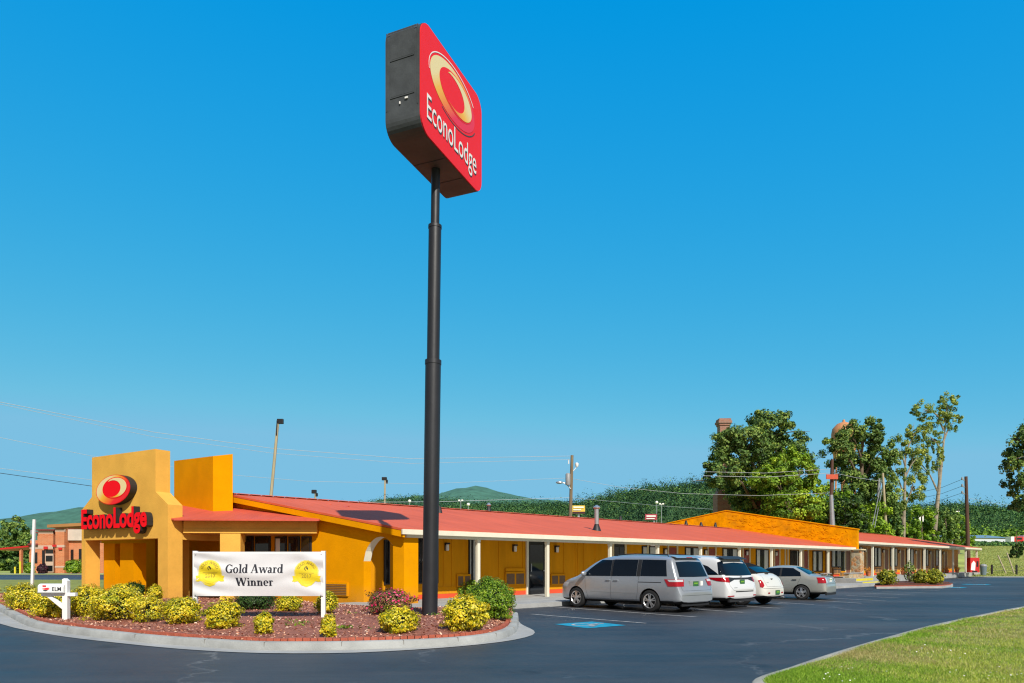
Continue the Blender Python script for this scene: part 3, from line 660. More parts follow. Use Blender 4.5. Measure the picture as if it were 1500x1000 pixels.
# mulch surface
BK = smoothline([(-42, 36.6), (-30, 32.4), (-20, 28.6), (-17.2, 27.8), (-14, 27.4), (-11.0, 25.8), (-9.3, 25.4), (-7.6, 24.3), (-6.2, 22.6), (-4.9, 21.4), (-3.9, 20.6), (-3.0, 19.9), (-2.2, 20.4), (-1.4, 21.1), (-0.6, 21.9), (-0.1, 22.4), (0.1, 22.3)])
FI = resample(offset_line(FL, 0.16), 110); BI = resample(BK, 110)
def bedpt(u, v):
    i = u*109; k = min(108, int(i)); f = i-k
    a = FI[k].lerp(FI[k+1], f); b = BI[k].lerp(BI[k+1], f)
    p = a.lerp(b, v)
    p.z = 0.14+0.13*sstep(0, 0.35, v)-0.08*sstep(0.75, 1.0, v)+0.02*math.sin(p.x*2.1+p.y)*math.sin(p.y*1.7)
    return p
bd = MB(); NU, NV = 220, 26
vs = [bedpt(i/(NU-1), j/(NV-1)) for j in range(NV) for i in range(NU)]
bd.mesh(vs, [(j*NU+i, j*NU+i+1, (j+1)*NU+i+1, (j+1)*NU+i) for j in range(NV-1) for i in range(NU-1)])
polysheet('grass_verge', [(p.x, p.y) for p in offset_line(FL, .16) if p.x < -14]+[(-12, 24.5), (-9, 26), (-9, 57), (-80, 57), (-80, 48)], M['lawnsoil'], 0.1)
bed = tag(bd.build('mulch_bed', M['mulchbase'], smooth=True), kind='structure')
bedbvh = BVHTree.FromPolygons([tuple(v) for v in vs], bd.f)
def bedz(x, y):
    h = bedbvh.ray_cast(Vector((x, y, 3)), Vector((0, 0, -1)))
    return h[0].z if h[0] is not None else 0.0
P = []
for _ in range(26000):
    u = random.uniform(0.22, 0.995); v = random.random()**1.5
    p = bedpt(u, v); P.append((p.x+random.gauss(0, .02), p.y+random.gauss(0, .02), p.z+random.uniform(0.0, 0.02)))
mul = leaves_mesh('mulch', P, [(0, 0, 1)]*len(P), 0.045, M['mulch'], aspect=2.2, jit=0.45)
tag(mul, kind='stuff')

# lawn on the right with its low kerb
LE = [(3.05, 7.4)]+[tuple(gp(x, y).xy) for x, y in ((1105, 1003), (1160, 981), (1233, 956), (1300, 936), (1361, 919), (1430, 903.5), (1500, 889.5), (1580, 878))]+[(34, 33), (60, 52), (90, 64)]
LL = smoothline(LE, 5)
tag(sweep('lawn_kerb', LL, [(0.03, -0.05), (0.03, 0.035), (0.01, 0.05), (-0.13, 0.055), (-0.15, 0.0)], mat('dusty_kerb', (.46, .43, .36), .9, var=.2, scale=1.5, bump=.3, bscale=40, grime=.3)), kind='structure')
IN = offset_line(LL, -0.14); FAR = [Vector((p.x*1.0+9+i*0.9, p.y-6-0.35*i, 0)) for i, p in enumerate(IN)]
def lawnpt(u, v):
    i = u*(len(IN)-1); k = min(len(IN)-2, int(i)); f = i-k
    p = IN[k].lerp(IN[k+1], f).lerp(FAR[k].lerp(FAR[k+1], f), v)
    p.z = 0.04+0.20*sstep(0, 0.5, v)+0.015*math.sin(p.x*1.3)*math.sin(p.y*1.1)
    return p
lw = MB(); NU, NV = 100, 20
vs = [lawnpt(i/(NU-1), (j/(NV-1))**1.5) for j in range(NV) for i in range(NU)]
lw.mesh(vs, [(j*NU+i, j*NU+i+1, (j+1)*NU+i+1, (j+1)*NU+i) for j in range(NV-1) for i in range(NU-1)])
tag(lw.build('lawn', M['lawnsoil'], smooth=True), kind='structure')
# blades of the lawn, denser near the camera
nb = 0; P = []; Q = []
cand = 0
while nb < 150000 and cand < 900000:
    cand += 1
    p = lawnpt(random.random()*0.78, random.random()**1.2 if random.random() > .04 else random.uniform(-.002, .012))
    if p.y < 6.5 or p.x > p.y*0.78+0.6 or p.y > 40: continue
    dens = min(1.0, (10.0/p.y)**1.6)
    if random.random() > dens: continue
    P.append((p.x, p.y, p.z)); Q.append(max(1.0, p.y/11.0)); nb += 1
P = np.array(P); Q = np.array(Q); n = len(P)
patch = 0.5+0.5*np.sin(P[:, 0]*1.9+np.sin(P[:, 1]*2.3)*1.5)*np.sin(P[:, 1]*1.4+P[:, 0]*0.6)
h = RNG.uniform(0.015, 0.045, n)*(0.7+0.6*patch)*Q**0.3
a = RNG.uniform(0, 2*PI, n); wd = 0.0045*Q
dx, dy = np.cos(a)*wd, np.sin(a)*wd
lean = RNG.normal(0, 0.6, (n, 2))*h[:, None]
V = np.empty((n, 3, 3))
V[:, 0] = P+np.stack([dx, dy, np.zeros(n)], 1); V[:, 1] = P-np.stack([dx, dy, np.zeros(n)], 1)
V[:, 2] = P+np.stack([lean[:, 0], lean[:, 1], h], 1)
me = bpy.data.meshes.new('lawn_grass'); me.vertices.add(3*n); me.vertices.foreach_set('co', V.reshape(-1))
me.loops.add(3*n); me.loops.foreach_set('vertex_index', np.arange(3*n, dtype=np.int32))
me.polygons.add(n); me.polygons.foreach_set('loop_start', np.arange(0, 3*n, 3, dtype=np.int32)); me.polygons.foreach_set('loop_total', np.full(n, 3, dtype=np.int32))
me.update(calc_edges=True)
for m_ in (M['grassblade'], M['greenblade'], M['strawblade']): me.materials.append(m_)
pn = np.sin(P[:, 0]*.9+1.7*np.sin(P[:, 1]*.55))+.8*np.sin(P[:, 1]*1.3-P[:, 0]*.7)+.6*np.sin(P[:, 0]*3.1+P[:, 1]*2.3)+RNG.normal(0, .8, n)
kd = np.array([min((p0-Vector((x, y, 0))).length for p0 in LL[::3]) for x, y in P[:, :2]])
idx = np.where(pn+np.clip(1.8-kd, 0, 1.2)*1.2 > .95, 1, np.where(pn < -1.0+.5*np.sin(kd*2.2), 2, 0)).astype(np.int32)
me.polygons.foreach_set('material_index', idx)
tag(bpy.data.objects.new('lawn_grass', me), kind='stuff'); COL.objects.link(bpy.data.objects['lawn_grass'])

P = []
for _ in range(420):
    p = lawnpt(random.uniform(.08, .45), random.uniform(0.01, .25))
    if p.y > 6 and math.sin(p.x*2.1)+math.sin(p.y*1.7+p.x) > .2: P.append((p.x, p.y, p.z+.045))
tag(leaves_mesh('clover_flowers', P, [(0, -.3, 1)]*len(P), .022, M['signwhite'], aspect=1.1), kind='stuff')
# painted markings
def line_on(a, b, wdt, zz=0.006):
    d = (b-a).normalized(); nrm = Vector((-d.y, d.x, 0))*wdt/2
    n = max(2, int((b-a).length/2)+1); out = []
    for i in range(n-1):
        p, q = a.lerp(b, i/(n-1)), a.lerp(b, (i+1)/(n-1))
        out.append([Vector((r.x, r.y, G(r.x, r.y)+zz)) for r in (p-nrm, q-nrm, q+nrm, p+nrm)])
    return out
pl = MB()
segs = [((799, 887.3), (1020, 903)), ((778, 898.8), (946, 912.2)), ((985, 889), (1089, 896.3)), ((1060, 884.8), (1143, 890.4)), ((1105, 881), (1156, 884.2)), ((1140, 881.5), (1192, 885)),
        ((1195, 878.6), (1262, 883)), ((1218, 875.5), (1298, 879.5)), ((1240, 871.5), (1318, 875.2)), ((1268, 868), (1340, 871)), ((1290, 865.3), (1356, 867.6)), ((1315, 862.4), (1376, 864.6)), ((760, 906), (800, 909))]
for a, b in segs[:-1]:
    for q in line_on(gp(*a), gp(*b), 0.085): pl.poly(q)
tag(pl.build('parking_lines', M['lineworn']), kind='structure')
def ada(c, e1, e2, size, name='blue_parking_symbol'):
    """blue square with the white wheelchair figure painted on the asphalt"""
    e1 = e1.normalized(); e2 = e2.normalized()
    def q(x, y, z): p = c+e1*x*size+e2*y*size; return Vector((p.x, p.y, G(p.x, p.y)+z))
    mb = MB(); mb.mi = 0
    for i in range(2):
        mb.poly([q(-.5, -.5+.5*i, .006), q(.5, -.5+.5*i, .006), q(.5, .5*i, .006), q(-.5, .5*i, .006)])
    mb.mi = 1
    def bar(a, b, w, z):
        a = Vector((a[0], a[1], 0)); b = Vector((b[0], b[1], 0)); d = (b-a).normalized(); n = Vector((-d.y, d.x, 0))*w/2
        mb.poly([q(v.x, v.y, z) for v in (a-n, b-n, b+n, a+n)])
    n = 22
    for k in range(n):   # wheel arc
        t0 = math.radians(115+250*k/n); t1 = math.radians(115+250*(k+1)/n)
        mb.poly([q(-.04+r*math.cos(t), -.12+r*math.sin(t), .010) for r, t in ((.25, t0), (.25, t1), (.19, t1), (.19, t0))])
    mb.poly([q(-.06+.055*math.cos(2*PI*k/12), .36+.055*math.sin(2*PI*k/12), .010) for k in range(12)])
    bar((-.06, .28), (-.03, -.02), .075, .0112); bar((-.03, .0), (.2, .0), .07, .0124); bar((.17, .01), (.27, -.24), .065, .0136); bar((.26, -.23), (.36, -.2), .05, .0148); bar((-.05, .14), (.13, .12), .05, .0160)
    return tag(mb.build(name, [M['blueline'], M['lineworn']]), kind='structure')
ada(Vector((1.87, 16.8, 0)), Vector((.58, -.88, 0)), Vector((.80, .6, 0)), 1.25)
for px, py, s in ((1392, 859.6, 1.5), (1430, 855.2, 1.5)):
    ada(gp(px, py, 0.0), U, NN, s)
# ------------------------------------------------------------------ emblem (swirled oval) used on both signs
def emblem(name, parent, o, r, u, n, a, b, rot, base_depth, mats, lines=False):
    """o centre on the surface, r reading direction, u up, n outward"""
    o, r, u, n = map(Vector, (o, r, u, n))
    c, s = math.cos(rot), math.sin(rot); r2 = r*c+u*s; u2 = u*c-r*s
    root = None
    if base_depth:
        mb = MB(); mb.prism(ellipse(o, r2, u2, a, b), n*base_depth)
        root = mb.build(name, mats['side'], parent)
        mb = MB(); mb.poly(ellipse(o+n*(base_depth+.004), r2, u2, a, b)); mb.build('emblem_face', mats['red'], root)
        f = o+n*(base_depth+.009)
    else:
        f = o+n*.006
    mb = MB()
    e_out = (0, 0, a*.965, b*.965, 0); e_in = (.12*a, .10*b, a*.70, b*.70, 0)
    crescent(mb, f, r2, u2, e_out, e_in)
    o1 = mb.build(name if root is None else 'emblem_ring', mats['ring'], root or parent)
    if root is None: root = o1
    mb = MB(); mb.poly(ellipse(f+n*.004+r2*.12*a+u2*.10*b, r2, u2, a*.72, b*.72)); mb.build('emblem_centre', mats['red'], root if root is not o1 else root)
    mb = MB()
    crescent(mb, f+n*.009, r2, u2, (.14*a, .11*b, a*.67, b*.66, 0), (-.03*a, .08*b, a*.50, b*.56, 0), t0=math.radians(-125), t1=math.radians(118))
    mb.build('emblem_swirl', mats['swirl'], root)
    if lines:  # printed white arc and dark line around the oval
        mb = MB(); crescent(mb, f, r2, u2, (0.02*a, .03*b, a*1.04, b*1.06, 0), (.015*a, .03*b, a*1.015, b*1.02, 0), t0=math.radians(30), t1=math.radians(190)); mb.build('emblem_outline', M['signwhite'], root)
        mb = MB(); crescent(mb, f, r2, u2, (.02*a, -.03*b, a*1.03, b*1.06, 0), (.02*a, -.03*b, a*1.005, b*1.02, 0), t0=math.radians(-120), t1=math.radians(-20)); mb.build('emblem_dark_line', M['greyside'], root)
    return root

# ------------------------------------------------------------------ pylon sign
fd = Vector((.387, .922, 0)).normalized(); fn = Vector((fd.y, -fd.x, 0))      # face reads along fd, faces fn
PC = Vector((-1.78, 16.5, 0)); SWD, SDP, ZB, ZT = 3.05, .85, 10.75, 13.18
pb = gp(628, 902, .25); pb = Vector((-1.945, 16.5, 0.18))
sign = thing('pylon_sign', 'tall dark pole sign with red two-sided cabinet high above the planting bed', 'pole sign', (pb.x, pb.y, pb.z))
def rrect(a0, a1, z0, z1, rad, n=8):
    pts = []
    for cx, cz, st in ((a1-rad, z1-rad, 0), (a0+rad, z1-rad, 90), (a0+rad, z0+rad, 180), (a1-rad, z0+rad, 270)):
        for k in range(n+1):
            t = math.radians(st+90*k/n); pts.append((cx+rad*math.cos(t), cz+rad*math.sin(t)))
    return pts
# cabinet shell: grey sides, brown underside
prof = rrect(-SWD/2, SWD/2, ZB, ZT, .36)
mb = MB(); n = len(prof)
for i in range(n):
    (a0, z0), (a1, z1) = prof[i], prof[(i+1) % n]
    mb.mi = 1 if (z0 < ZB+.12 and z1 < ZB+.12) else 0
    P0, P1 = PC+fd*a0+Z*z0, PC+fd*a1+Z*z1
    mb.poly([P0+fn*SDP/2, P1+fn*SDP/2, P1-fn*SDP/2, P0-fn*SDP/2])
mb.mi = 0
mb.poly([PC+fd*a+Z*z-fn*SDP/2 for a, z in prof]); mb.poly([PC+fd*a+Z*z+fn*SDP/2 for a, z in prof])
cab = mb.build('cabinet', [M['greyside'], M['cabbottom']], sign, smooth=True, angle=30)
for sgn in (1, -1):
    q = MB(); q.prism([PC+fd*a*(.994 if sgn > 0 else .97)+Z*((z-(ZB+ZT)/2)*(.993 if sgn > 0 else .965)+(ZB+ZT)/2)+fn*sgn*(SDP/2+.004) for a, z in prof], fn*sgn*(.03 if sgn > 0 else .002)); face = q.build('sign_face', M['signred'], cab)
# access panels, seams and stickers on the visible side
sd0 = PC-fd*(SWD/2)
q = MB()
for z0, z1, ww in ((11.55, 12.28, .3), (12.36, 12.95, .3)):
    q.obox(sd0-fn*.3+Z*z0-fd*.012, fn*.6, Z*(z1-z0), fd*.009)
    q.obox(sd0-fn*.27+Z*(z0+.03)-fd*.0145, fn*.54, Z*(z1-z0-.06), fd*.002)
q.build('access_panel', M['greyside'], cab)
q = MB()
q.obox(sd0-fn*.36+Z*12.97-fd*.008, fn*.72, Z*.03, fd*.006); q.obox(sd0-fn*.4+Z*11.3-fd*.008, fn*.03, Z*1.7, fd*.006); q.obox(sd0+fn*.37+Z*11.3-fd*.008, fn*.03, Z*1.7, fd*.006)
q.build('cabinet_seam', M['greyside'], cab)
q = MB(); q.obox(sd0+fn*.08+Z*11.46-fd*.03, fn*.07, Z*.035, fd*.02); q.build('sticker', M['signwhite'], cab)
q = MB(); q.obox(sd0-fn*.06+Z*11.38-fd*.03, fn*.025, Z*.05, fd*.02); q.build('sticker', M['signwhite'], cab)
for aa in (-.35, .55): q = MB(); q.obox(PC+fd*aa-fn*.4+Z*(ZB-.008), fd*.02, fn*.8, Z*.006); q.build('underside_seam', M['blackplastic'], cab)
f0 = PC+fn*(SDP/2+.034)
dg = -(fd*.6+Z*.8)
ctr = f0+fd*(-.02)+Z*12.36
def gradm(nm, axis, c, root, half, stops):
    ax = Vector(axis).normalized(); v = (Vector(c)-ORG[root.name]).dot(ax)
    return rampmat(nm, ax, v-half, v+half, stops)
CREAM, YEL, ORA, RED = (.82, .67, .33), (.88, .48, .03), (.88, .22, .01), (.74, .022, .045)
em = {'red': M['signred'], 'ring': gradm('pylon_ring_gradient', fd*.6-Z*.8, ctr, sign, .82, [(0, CREAM), (.18, CREAM), (.36, YEL), (.56, ORA), (.76, (.82, .024, .035)), (1, (.82, .024, .035))]),
      'swirl': gradm('pylon_swirl_gradient', fd*.45+Z*.9, ctr, sign, .6, [(0, ORA), (.3, ORA), (.55, YEL), (.85, CREAM), (1, CREAM)])}
emblem('emblem', sign, ctr, fd, Z, fn, 1.15, .62, 0.0, 0, em, lines=True)
tx = MB(); place_text(tx, 'EconoLodge', f0-fd*1.28+Z*11.13, fd, Z, fn, 2.46, .53, offset=.0, lift=.012); tx.build('lettering', M['signwhite'], sign)
tx = MB(); place_text(tx, 'EconoLodge', f0-fd*1.255+Z*11.105, fd, Z, fn, 2.46, .53, offset=.004, lift=.006); tx.build('lettering_shadow', M['greyside'], sign)
# pole in three diameters, a hair out of plumb like the real one
def ppt(z): return Vector((pb.x+(PC.x-.02-pb.x)*(z-.1)/10.6, 16.5, z))
def zpix(y): return HC-(y-CY)/F*16.5
mb = MB()
z1, z2 = zpix(527), zpix(331)
mb.tube([ppt(.0), ppt(z1-.03)], .185, 20); mb.tube([ppt(z1-.03), ppt(z1+.0)], [.185, .15], 20)
mb.tube([ppt(z1-.1), ppt(z2)], .15, 20); mb.tube([ppt(z2), ppt(z2+.03)], [.15, .11], 20); mb.tube([ppt(z2-.1), ppt(ZB+.3)], .103, 20)
mb.build('pole', M['darkmetal'], sign, smooth=True)
for a_, b_, r_ in ((z1-.10, z1, .195), (z2-.07, z2, .16)): mb = MB(); mb.tube([ppt(a_), ppt(b_)], r_, 20); mb.build('collar', M['darkmetal'], sign, smooth=True)

# ------------------------------------------------------------------ entrance portico with the wall sign
R1 = Vector((-11.79, 23.95, 0)); Bd = Vector((.505, .863, 0)); Nf = -Bd
portico = thing('entrance_portico', 'peach stucco entrance portico with stepped gable wall carrying red sign', 'portico', (R1.x, R1.y, 0))
def Fw(a, z, d=0.0): p = R1+W*a+Bd*d; return Vector((p.x, p.y, z))
mb = MB()
out = [(0, -.2), (0, 3.49), (.70, 3.97), (.70, 5.45), (4.65, 5.45), (4.65, 3.97), (5.35, 3.49), (5.35, -.2), (5.10, -.2), (5.10, 2.34), (.56, 2.34), (.56, -.2)]
for d0 in (0.0,):
    mb.prism([Fw(a, z, 0) for a, z in out], Bd*.55)
mb.build('front_wall', M['stucco'], portico)
mb = MB()   # right return: side beam back to the lobby with its own pier
mb.obox(Fw(.02, 2.30, .553), W*.5, Bd*3.0, Z*.55)
mb.build('side_beam', M['stucco'], portico)
mb = MB()   # arched wall at the back
def archpts(a0, a1, zs, zc, n=14):
    return [(a0+(a1-a0)*k/n, zs+(zc-zs)*math.sin(PI*k/n)**.6) for k in range(n+1)]
pl_ = [(6.6, -.2), (6.6, 3.0), (10.2, 3.0), (10.2, -.2), (9.0, -.2), (9.0, 1.7)]
mb.prism([Fw(a, z, 3.0) for a, z in [(5.4, -.2), (5.4, 2.9), (9.2, 2.9), (9.2, -.2), (8.0, -.2)]+list(reversed(archpts(7.45, 8.0, 1.75, 2.2)))+[(7.45, -.2)]], Bd*.5)
mb.build('arched_wall', M['orange'], portico)
for a_, w_ in ((4.15, .72), (2.95, .85)): mb = MB(); mb.obox(Fw(a_, -.1, .57), W*w_, Bd*.5, Z*2.32); mb.build('inner_pier', M['orange'], portico)
mb = MB(); mb.obox(Fw(1.7, -.1, 1.5), W*1.2, Bd*.5, Z*2.7); mb.build('inner_pier', M['stucco'], portico)
mb = MB(); mb.obox(Fw(.6, 2.95, .56), W*8.4, Bd*2.9, Z*.12); mb.build('ceiling', M['tanwall'], portico)
# second parapet block standing behind on the roof
c0, c1, c2 = at(255, 674, 28), at(312, 667, 26), at(341, 664, 26.3)
mb = MB(); c3 = c0+(c2-c1)+Vector((0, 1.2, 0))
vb = [Vector((p.x, p.y, 2.9)) for p in (c0, c1, c2, c3)]
mb.mesh([c0, c1, c2, c3]+vb, [(0, 1, 2, 3), (4, 7, 6, 5), (0, 4, 5, 1), (1, 5, 6, 2), (2, 6, 7, 3), (3, 7, 4, 0)])
mb.build('rear_parapet', M['orange'], portico)
# wall letters on stand-offs, dark returns
rd = -W; q = .25
side = M['blackplastic']
tx = MB(); place_text(tx, 'EconoLodge', Fw(4.91, 2.74, 0)-Bd*.0, rd, Z, Nf, 4.10, .74, offset=.036, depth=q-.03, lift=0.02); let = tx.build('wall_lettering', side, portico)
tx = MB(); place_text(tx, 'EconoLodge', Fw(4.91, 2.74, 0), rd, Z, Nf, 4.10, .74, offset=.036, lift=q+.001); tx.build('letter_face', M['letterred'], let)
ectr = Fw(2.84, 4.12, 0)
ew = {'side': side, 'red': M['letterred'], 'ring': gradm('wall_ring_gradient', rd*.6-Z*.8, ectr, portico, .74, [(0, CREAM), (.18, CREAM), (.36, YEL), (.54, ORA), (.74, (.86, .01, .015)), (1, (.86, .004, .012))]),
      'swirl': gradm('wall_swirl_gradient', rd*.6+Z*.8, ectr, portico, .5, [(0, ORA), (.28, ORA), (.5, YEL), (.72, CREAM), (1, CREAM)])}
emblem('wall_emblem', portico, ectr, rd, Z, Nf, 1.07, .53, math.radians(3), q, ew)

# ------------------------------------------------------------------ motel: front wing
wing = thing('motel_wing', 'long orange motel wing with red metal roof nearest the pole sign', 'motel', tuple(Mp(12, 4, 0)), None)
wing2 = thing('motel_wing', 'far motel wing with red roof and tan posts beyond the stone pillar', 'motel', tuple(Mp(50, 4, 0.4)), None)
def Rf(t, s, dz=0.0, lift=0.0): p = Mp(t+SK*s, s); p.z = roofz(s, dz)+lift; return p
def make_roof(par, t0, t1, dz):
    mb = MB(); so_ = -.28
    for s0, s1 in ((so_, SR), (SR, 2*SR+.28)):
        a, b, c, d = Rf(t0, s0, dz), Rf(t1, s0, dz), Rf(t1, s1, dz), Rf(t0, s1, dz)
        mb.mesh([a, b, c, d]+[p-Z*.07 for p in (a, b, c, d)], [(0, 1, 2, 3), (4, 7, 6, 5), (0, 4, 5, 1), (1, 5, 6, 2), (2, 6, 7, 3), (3, 7, 4, 0)])
    rf = mb.build('roof', M['roof'], par)
    mb = MB()   # ridge cap in short lapped lengths
    n = int((t1-t0)/.5)
    for i in range(n):
        p, q2 = Rf(t0+i*.5, SR, dz, .05), Rf(t0+i*.5+.47, SR, dz, .05)
        dn = NN*.22-Z*.05; dm = -NN*.22-Z*.05
        mb.poly([p, q2, q2+dn, p+dn]); mb.poly([p, p+dm, q2+dm, q2])
    mb.build('ridge_cap', M['roof'], rf)
    mb = MB()
    mb.obox(Mp(t0+.02, -.3, ZE+dz-.235), U*(t1-t0-.04), NN*.06, Z*.165)
    mb.build('fascia', M['cream'], par)
    mb = MB(); mb.obox(Mp(t0+.3, -.235, ZE+dz-.225), U*(t1-t0-.3), NN*2.06, Z*.04); mb.build('soffit', M['cream'], par)
    mb = MB(); mb.obox(Mp(t0+.3, -.13, ZE+dz-.33), U*(t1-t0-.32), NN*.16, Z*.10); mb.build('beam', M['cream'], par)
    return rf
rf1 = make_roof(wing, T0, T1-.02, 0.0)
rf2 = make_roof(wing2, T1+.35, T2, .47)
SWALL = 1.85
# front walls
TG = T0+.30
mb = MB(); mb.obox(Mp(TG+SK*SWALL+.3, SWALL, 0), U*(T1-TG-.4), NN*.2, Z*2.8); wall1 = mb.build('front_wall', M['panel'], wing)
mb = MB(); mb.obox(Mp(T1+.2, SWALL, 0.2), U*(T2-T1-.6), NN*.2, Z*3.0); mb.build('front_wall', M['tanwall'], wing2)
mb = MB(); mb.obox(Mp(TG+1.2, SWALL-.012, .15), U*(T1-TG-2), NN*.011, Z*.17); mb.build('base_band', M['redband'], wing)
mb = MB(); mb.obox(Mp(TG+1.2, SWALL-.018, .32), U*(T1-TG-2), NN*.017, Z*.26); mb.build('sunlit_strip', M['orange'], wing)  # brighter orange strip paints the sunlit foot of the wall
mb = MB(); mb.obox(Mp(T1+1.4, SWALL-.012, .45), U*(T2-T1-2), NN*.011, Z*.16); mb.build('base_band', M['redband'], wing2)
mb = MB(); mb.obox(Mp(T1+1.4, SWALL-.018, .61), U*(T2-T1-2), NN*.017, Z*.2); mb.build('sunlit_strip', M['orange'], wing2)  # orange over tan: sunlit foot of the wall put into colour
for px in (650, 662, 683.5, 731, 766, 826, 843, 846.5, 855, 872):
    mb = MB(); mb.obox(Mp(tpx(px, SWALL)-.03, SWALL-.021, .58), U*.06, NN*.02, Z*1.86); mb.build('batten', M['panel'], wing)
# gable end wall with arch over the walkway
def Gp(r, z, d=0.0): p = Mp(TG, 0)+W*r+U*d; return Vector((p.x, p.y, z))
def gz(r): return roofz(r*.965)-.09
arch = [(1.76-1.49*k/16, 1.55+.82*math.sin(PI*k/16)**.55) for k in range(17)]
pts = [(1.76, -.1)]+arch+[(.27, 2.36)]
mb = MB()
poly = [(16.6, -.1), (16.6, gz(16.6)), (SR/.965, gz(SR/.965)), (.27, gz(.27)), (.27, 1.5)]+[(r, z) for r, z in reversed(arch)]+[(1.76, -.1)]
mb.prism([Gp(r, z) for r, z in poly], U*.28)
mb.build('gable_wall', M['orange'], wing)
mb = MB(); 
for k in range(16):
    (r0, z0), (r1, z1) = arch[k], arch[k+1]
    mb.poly([Gp(r0, z0-.004, -.0), Gp(r1, z1-.004), Gp(r1, z1-.004, .28), Gp(r0, z0-.004, .28)])
mb.build('arch_lining', M['cream'], wing)
mb = MB(); mb.obox(Gp(-.02, .1, -.03), U*.58, W*.46, Z*(ZE-.30)); mb.build('corner_pillar', M['orange'], wing)
# rake boards along the gable
mb = MB()
a, b = Rf(T0+.01, -.25, 0, -.085), Rf(T0+.01, SR, 0, -.085)
mb.prism([a, b, b-Z*.2, a-Z*.2], U*.07)
a2, b2 = Rf(T0+.01, 2*SR, 0, -.085), b
mb.prism([b2, a2, a2-Z*.2, b2-Z*.2], U*.07)
mb.build('rake_board', M['orange'], wing)
mb = MB(); mb.prism([Rf(T0+.085, .3, 0, -.2), Rf(T0+.085, SR, 0, -.2), Rf(T0+.085, SR, 0, -.24), Rf(T0+.085, .3, 0, -.24)], U*.21); mb.build('rake_soffit', M['tanwall'], wing)
mb = MB(); mb.prism([Rf(T2-.09, -.25, .47, -.085), Rf(T2-.09, SR, .47, -.085), Rf(T2-.09, SR, .47, -.285), Rf(T2-.09, -.25, .47, -.285)], U*.07); mb.build('rake_board', M['cream'], wing2)
mb = MB(); e = [(0, .2), (0, gz(0)+.42), (SR/.965, gz(SR/.965)+.42), (16.6, gz(16.6)+.42), (16.6, .2)]
mb.prism([Gp(r, z, T2-TG-.7) for r, z in [(1.9, .2), (1.9, gz(1.9)+.44), (SR/.965, gz(SR/.965)+.44), (16.6, gz(16.6)+.44), (16.6, .2)]], U*.2); mb.build('gable_wall', M['tanwall'], wing2)
# vent in the gable wall (through-wall unit)
def gr(px):    # r on the gable plane for a picture column
    b = Mp(TG, 0); k = (px-CX)/F; return (b.y*k-b.x)/(W.x-k*W.y)
def gzz(px, py): return HC-(py-CY)/F*(Mp(TG, 0)+W*gr(px)).y
r0, r1 = gr(511), gr(477); zb_, zt_ = gzz(495, 872), gzz(495, 852)
mb = MB(); mb.obox(Gp(r0, zb_, -.06), W*(r1-r0), U*.055, Z*(zt_-zb_)); vent = mb.build('wall_unit', M['orange'], wing)
mb = MB()
for k in range(7): mb.obox(Gp(r0+.05, zb_+.04+k*(zt_-zb_-.08)/7, -.075), W*(r1-r0-.12), U*.014, Z*.03)
mb.build('grille', M['grille'], vent)
# posts
def post(par, t, z0, z1, s=0.0, wd=.13, m='cream'):
    mb = MB(); mb.obox(Mp(t-wd/2, s-wd/2, z0), U*wd, NN*wd, Z*(z1-z0)); mb.obox(Mp(t-wd/2-.012, s-wd/2-.012, z1-.09), U*(wd+.024), NN*(wd+.024), Z*.089)
    return mb.build('post', M[m], par, bevel=.008)
posts1 = [700, 801.5, 893.5, 963, 1026, 1083, 1130, 1173, 1213]
for px in posts1: post(wing, tpx(px), .14, ZE-.325)
for px in (1278, 1308, 1331, 1354, 1377, 1396, 1414.5, 1430.5): post(wing2, tpx(px), .43, ZE+.47-.325, wd=.15)
# fittings of the front walls
def window(par, t0, t1, z0, z1, curt=0.5, s=SWALL, trim='blackplastic', split=True):
    o = Mp(t0, s); wdt = t1-t0; out = -NN
    def bx(mb, x, z, w, h, d0, d1): mb.obox(o+U*x+Z*z+out*d0, U*w, out*(d1-d0), Z*h)
    mb = MB(); f = .05
    bx(mb, 0, z0, f, z1-z0, .003, .06); bx(mb, wdt-f, z0, f, z1-z0, .003, .06); bx(mb, f, z0, wdt-2*f, f, .003, .055); bx(mb, f, z1-f, wdt-2*f, f, .003, .055)
    if split: bx(mb, wdt*.5-.025, z0+f, .05, z1-z0-2*f, .003, .05)
    fr = mb.build('window', M[trim], par)
    mb = MB(); bx(mb, f, z0+f, wdt-2*f, z1-z0-2*f, .004, .008); mb.build('backing', M['void'], fr)
    if curt > 0:
        mb = MB()
        for x0, x1 in ((f, f+(wdt*.5-f)*curt), (wdt-f-(wdt*.5-f)*curt, wdt-f)):
            n = max(6, int((x1-x0)/.05))
            for k in range(n):
                xa, xb = x0+(x1-x0)*k/n, x0+(x1-x0)*(k+1)/n; da, db = .014+.010*(k % 2), .014+.010*((k+1) % 2)
                mb.poly([o+U*xa+out*da+Z*(z0+f), o+U*xb+out*db+Z*(z0+f), o+U*xb+out*db+Z*(z1-f), o+U*xa+out*da+Z*(z1-f)])
        mb.build('curtain', M['curtain'], fr)
    mb = MB(); p0 = o+out*.032
    mb.poly([p0+U*f+Z*(z0+f), p0+U*(wdt-f)+Z*(z0+f), p0+U*(wdt-f)+Z*(z1-f), p0+U*f+Z*(z1-f)]); mb.build('pane', M['pane'], fr)
    return fr
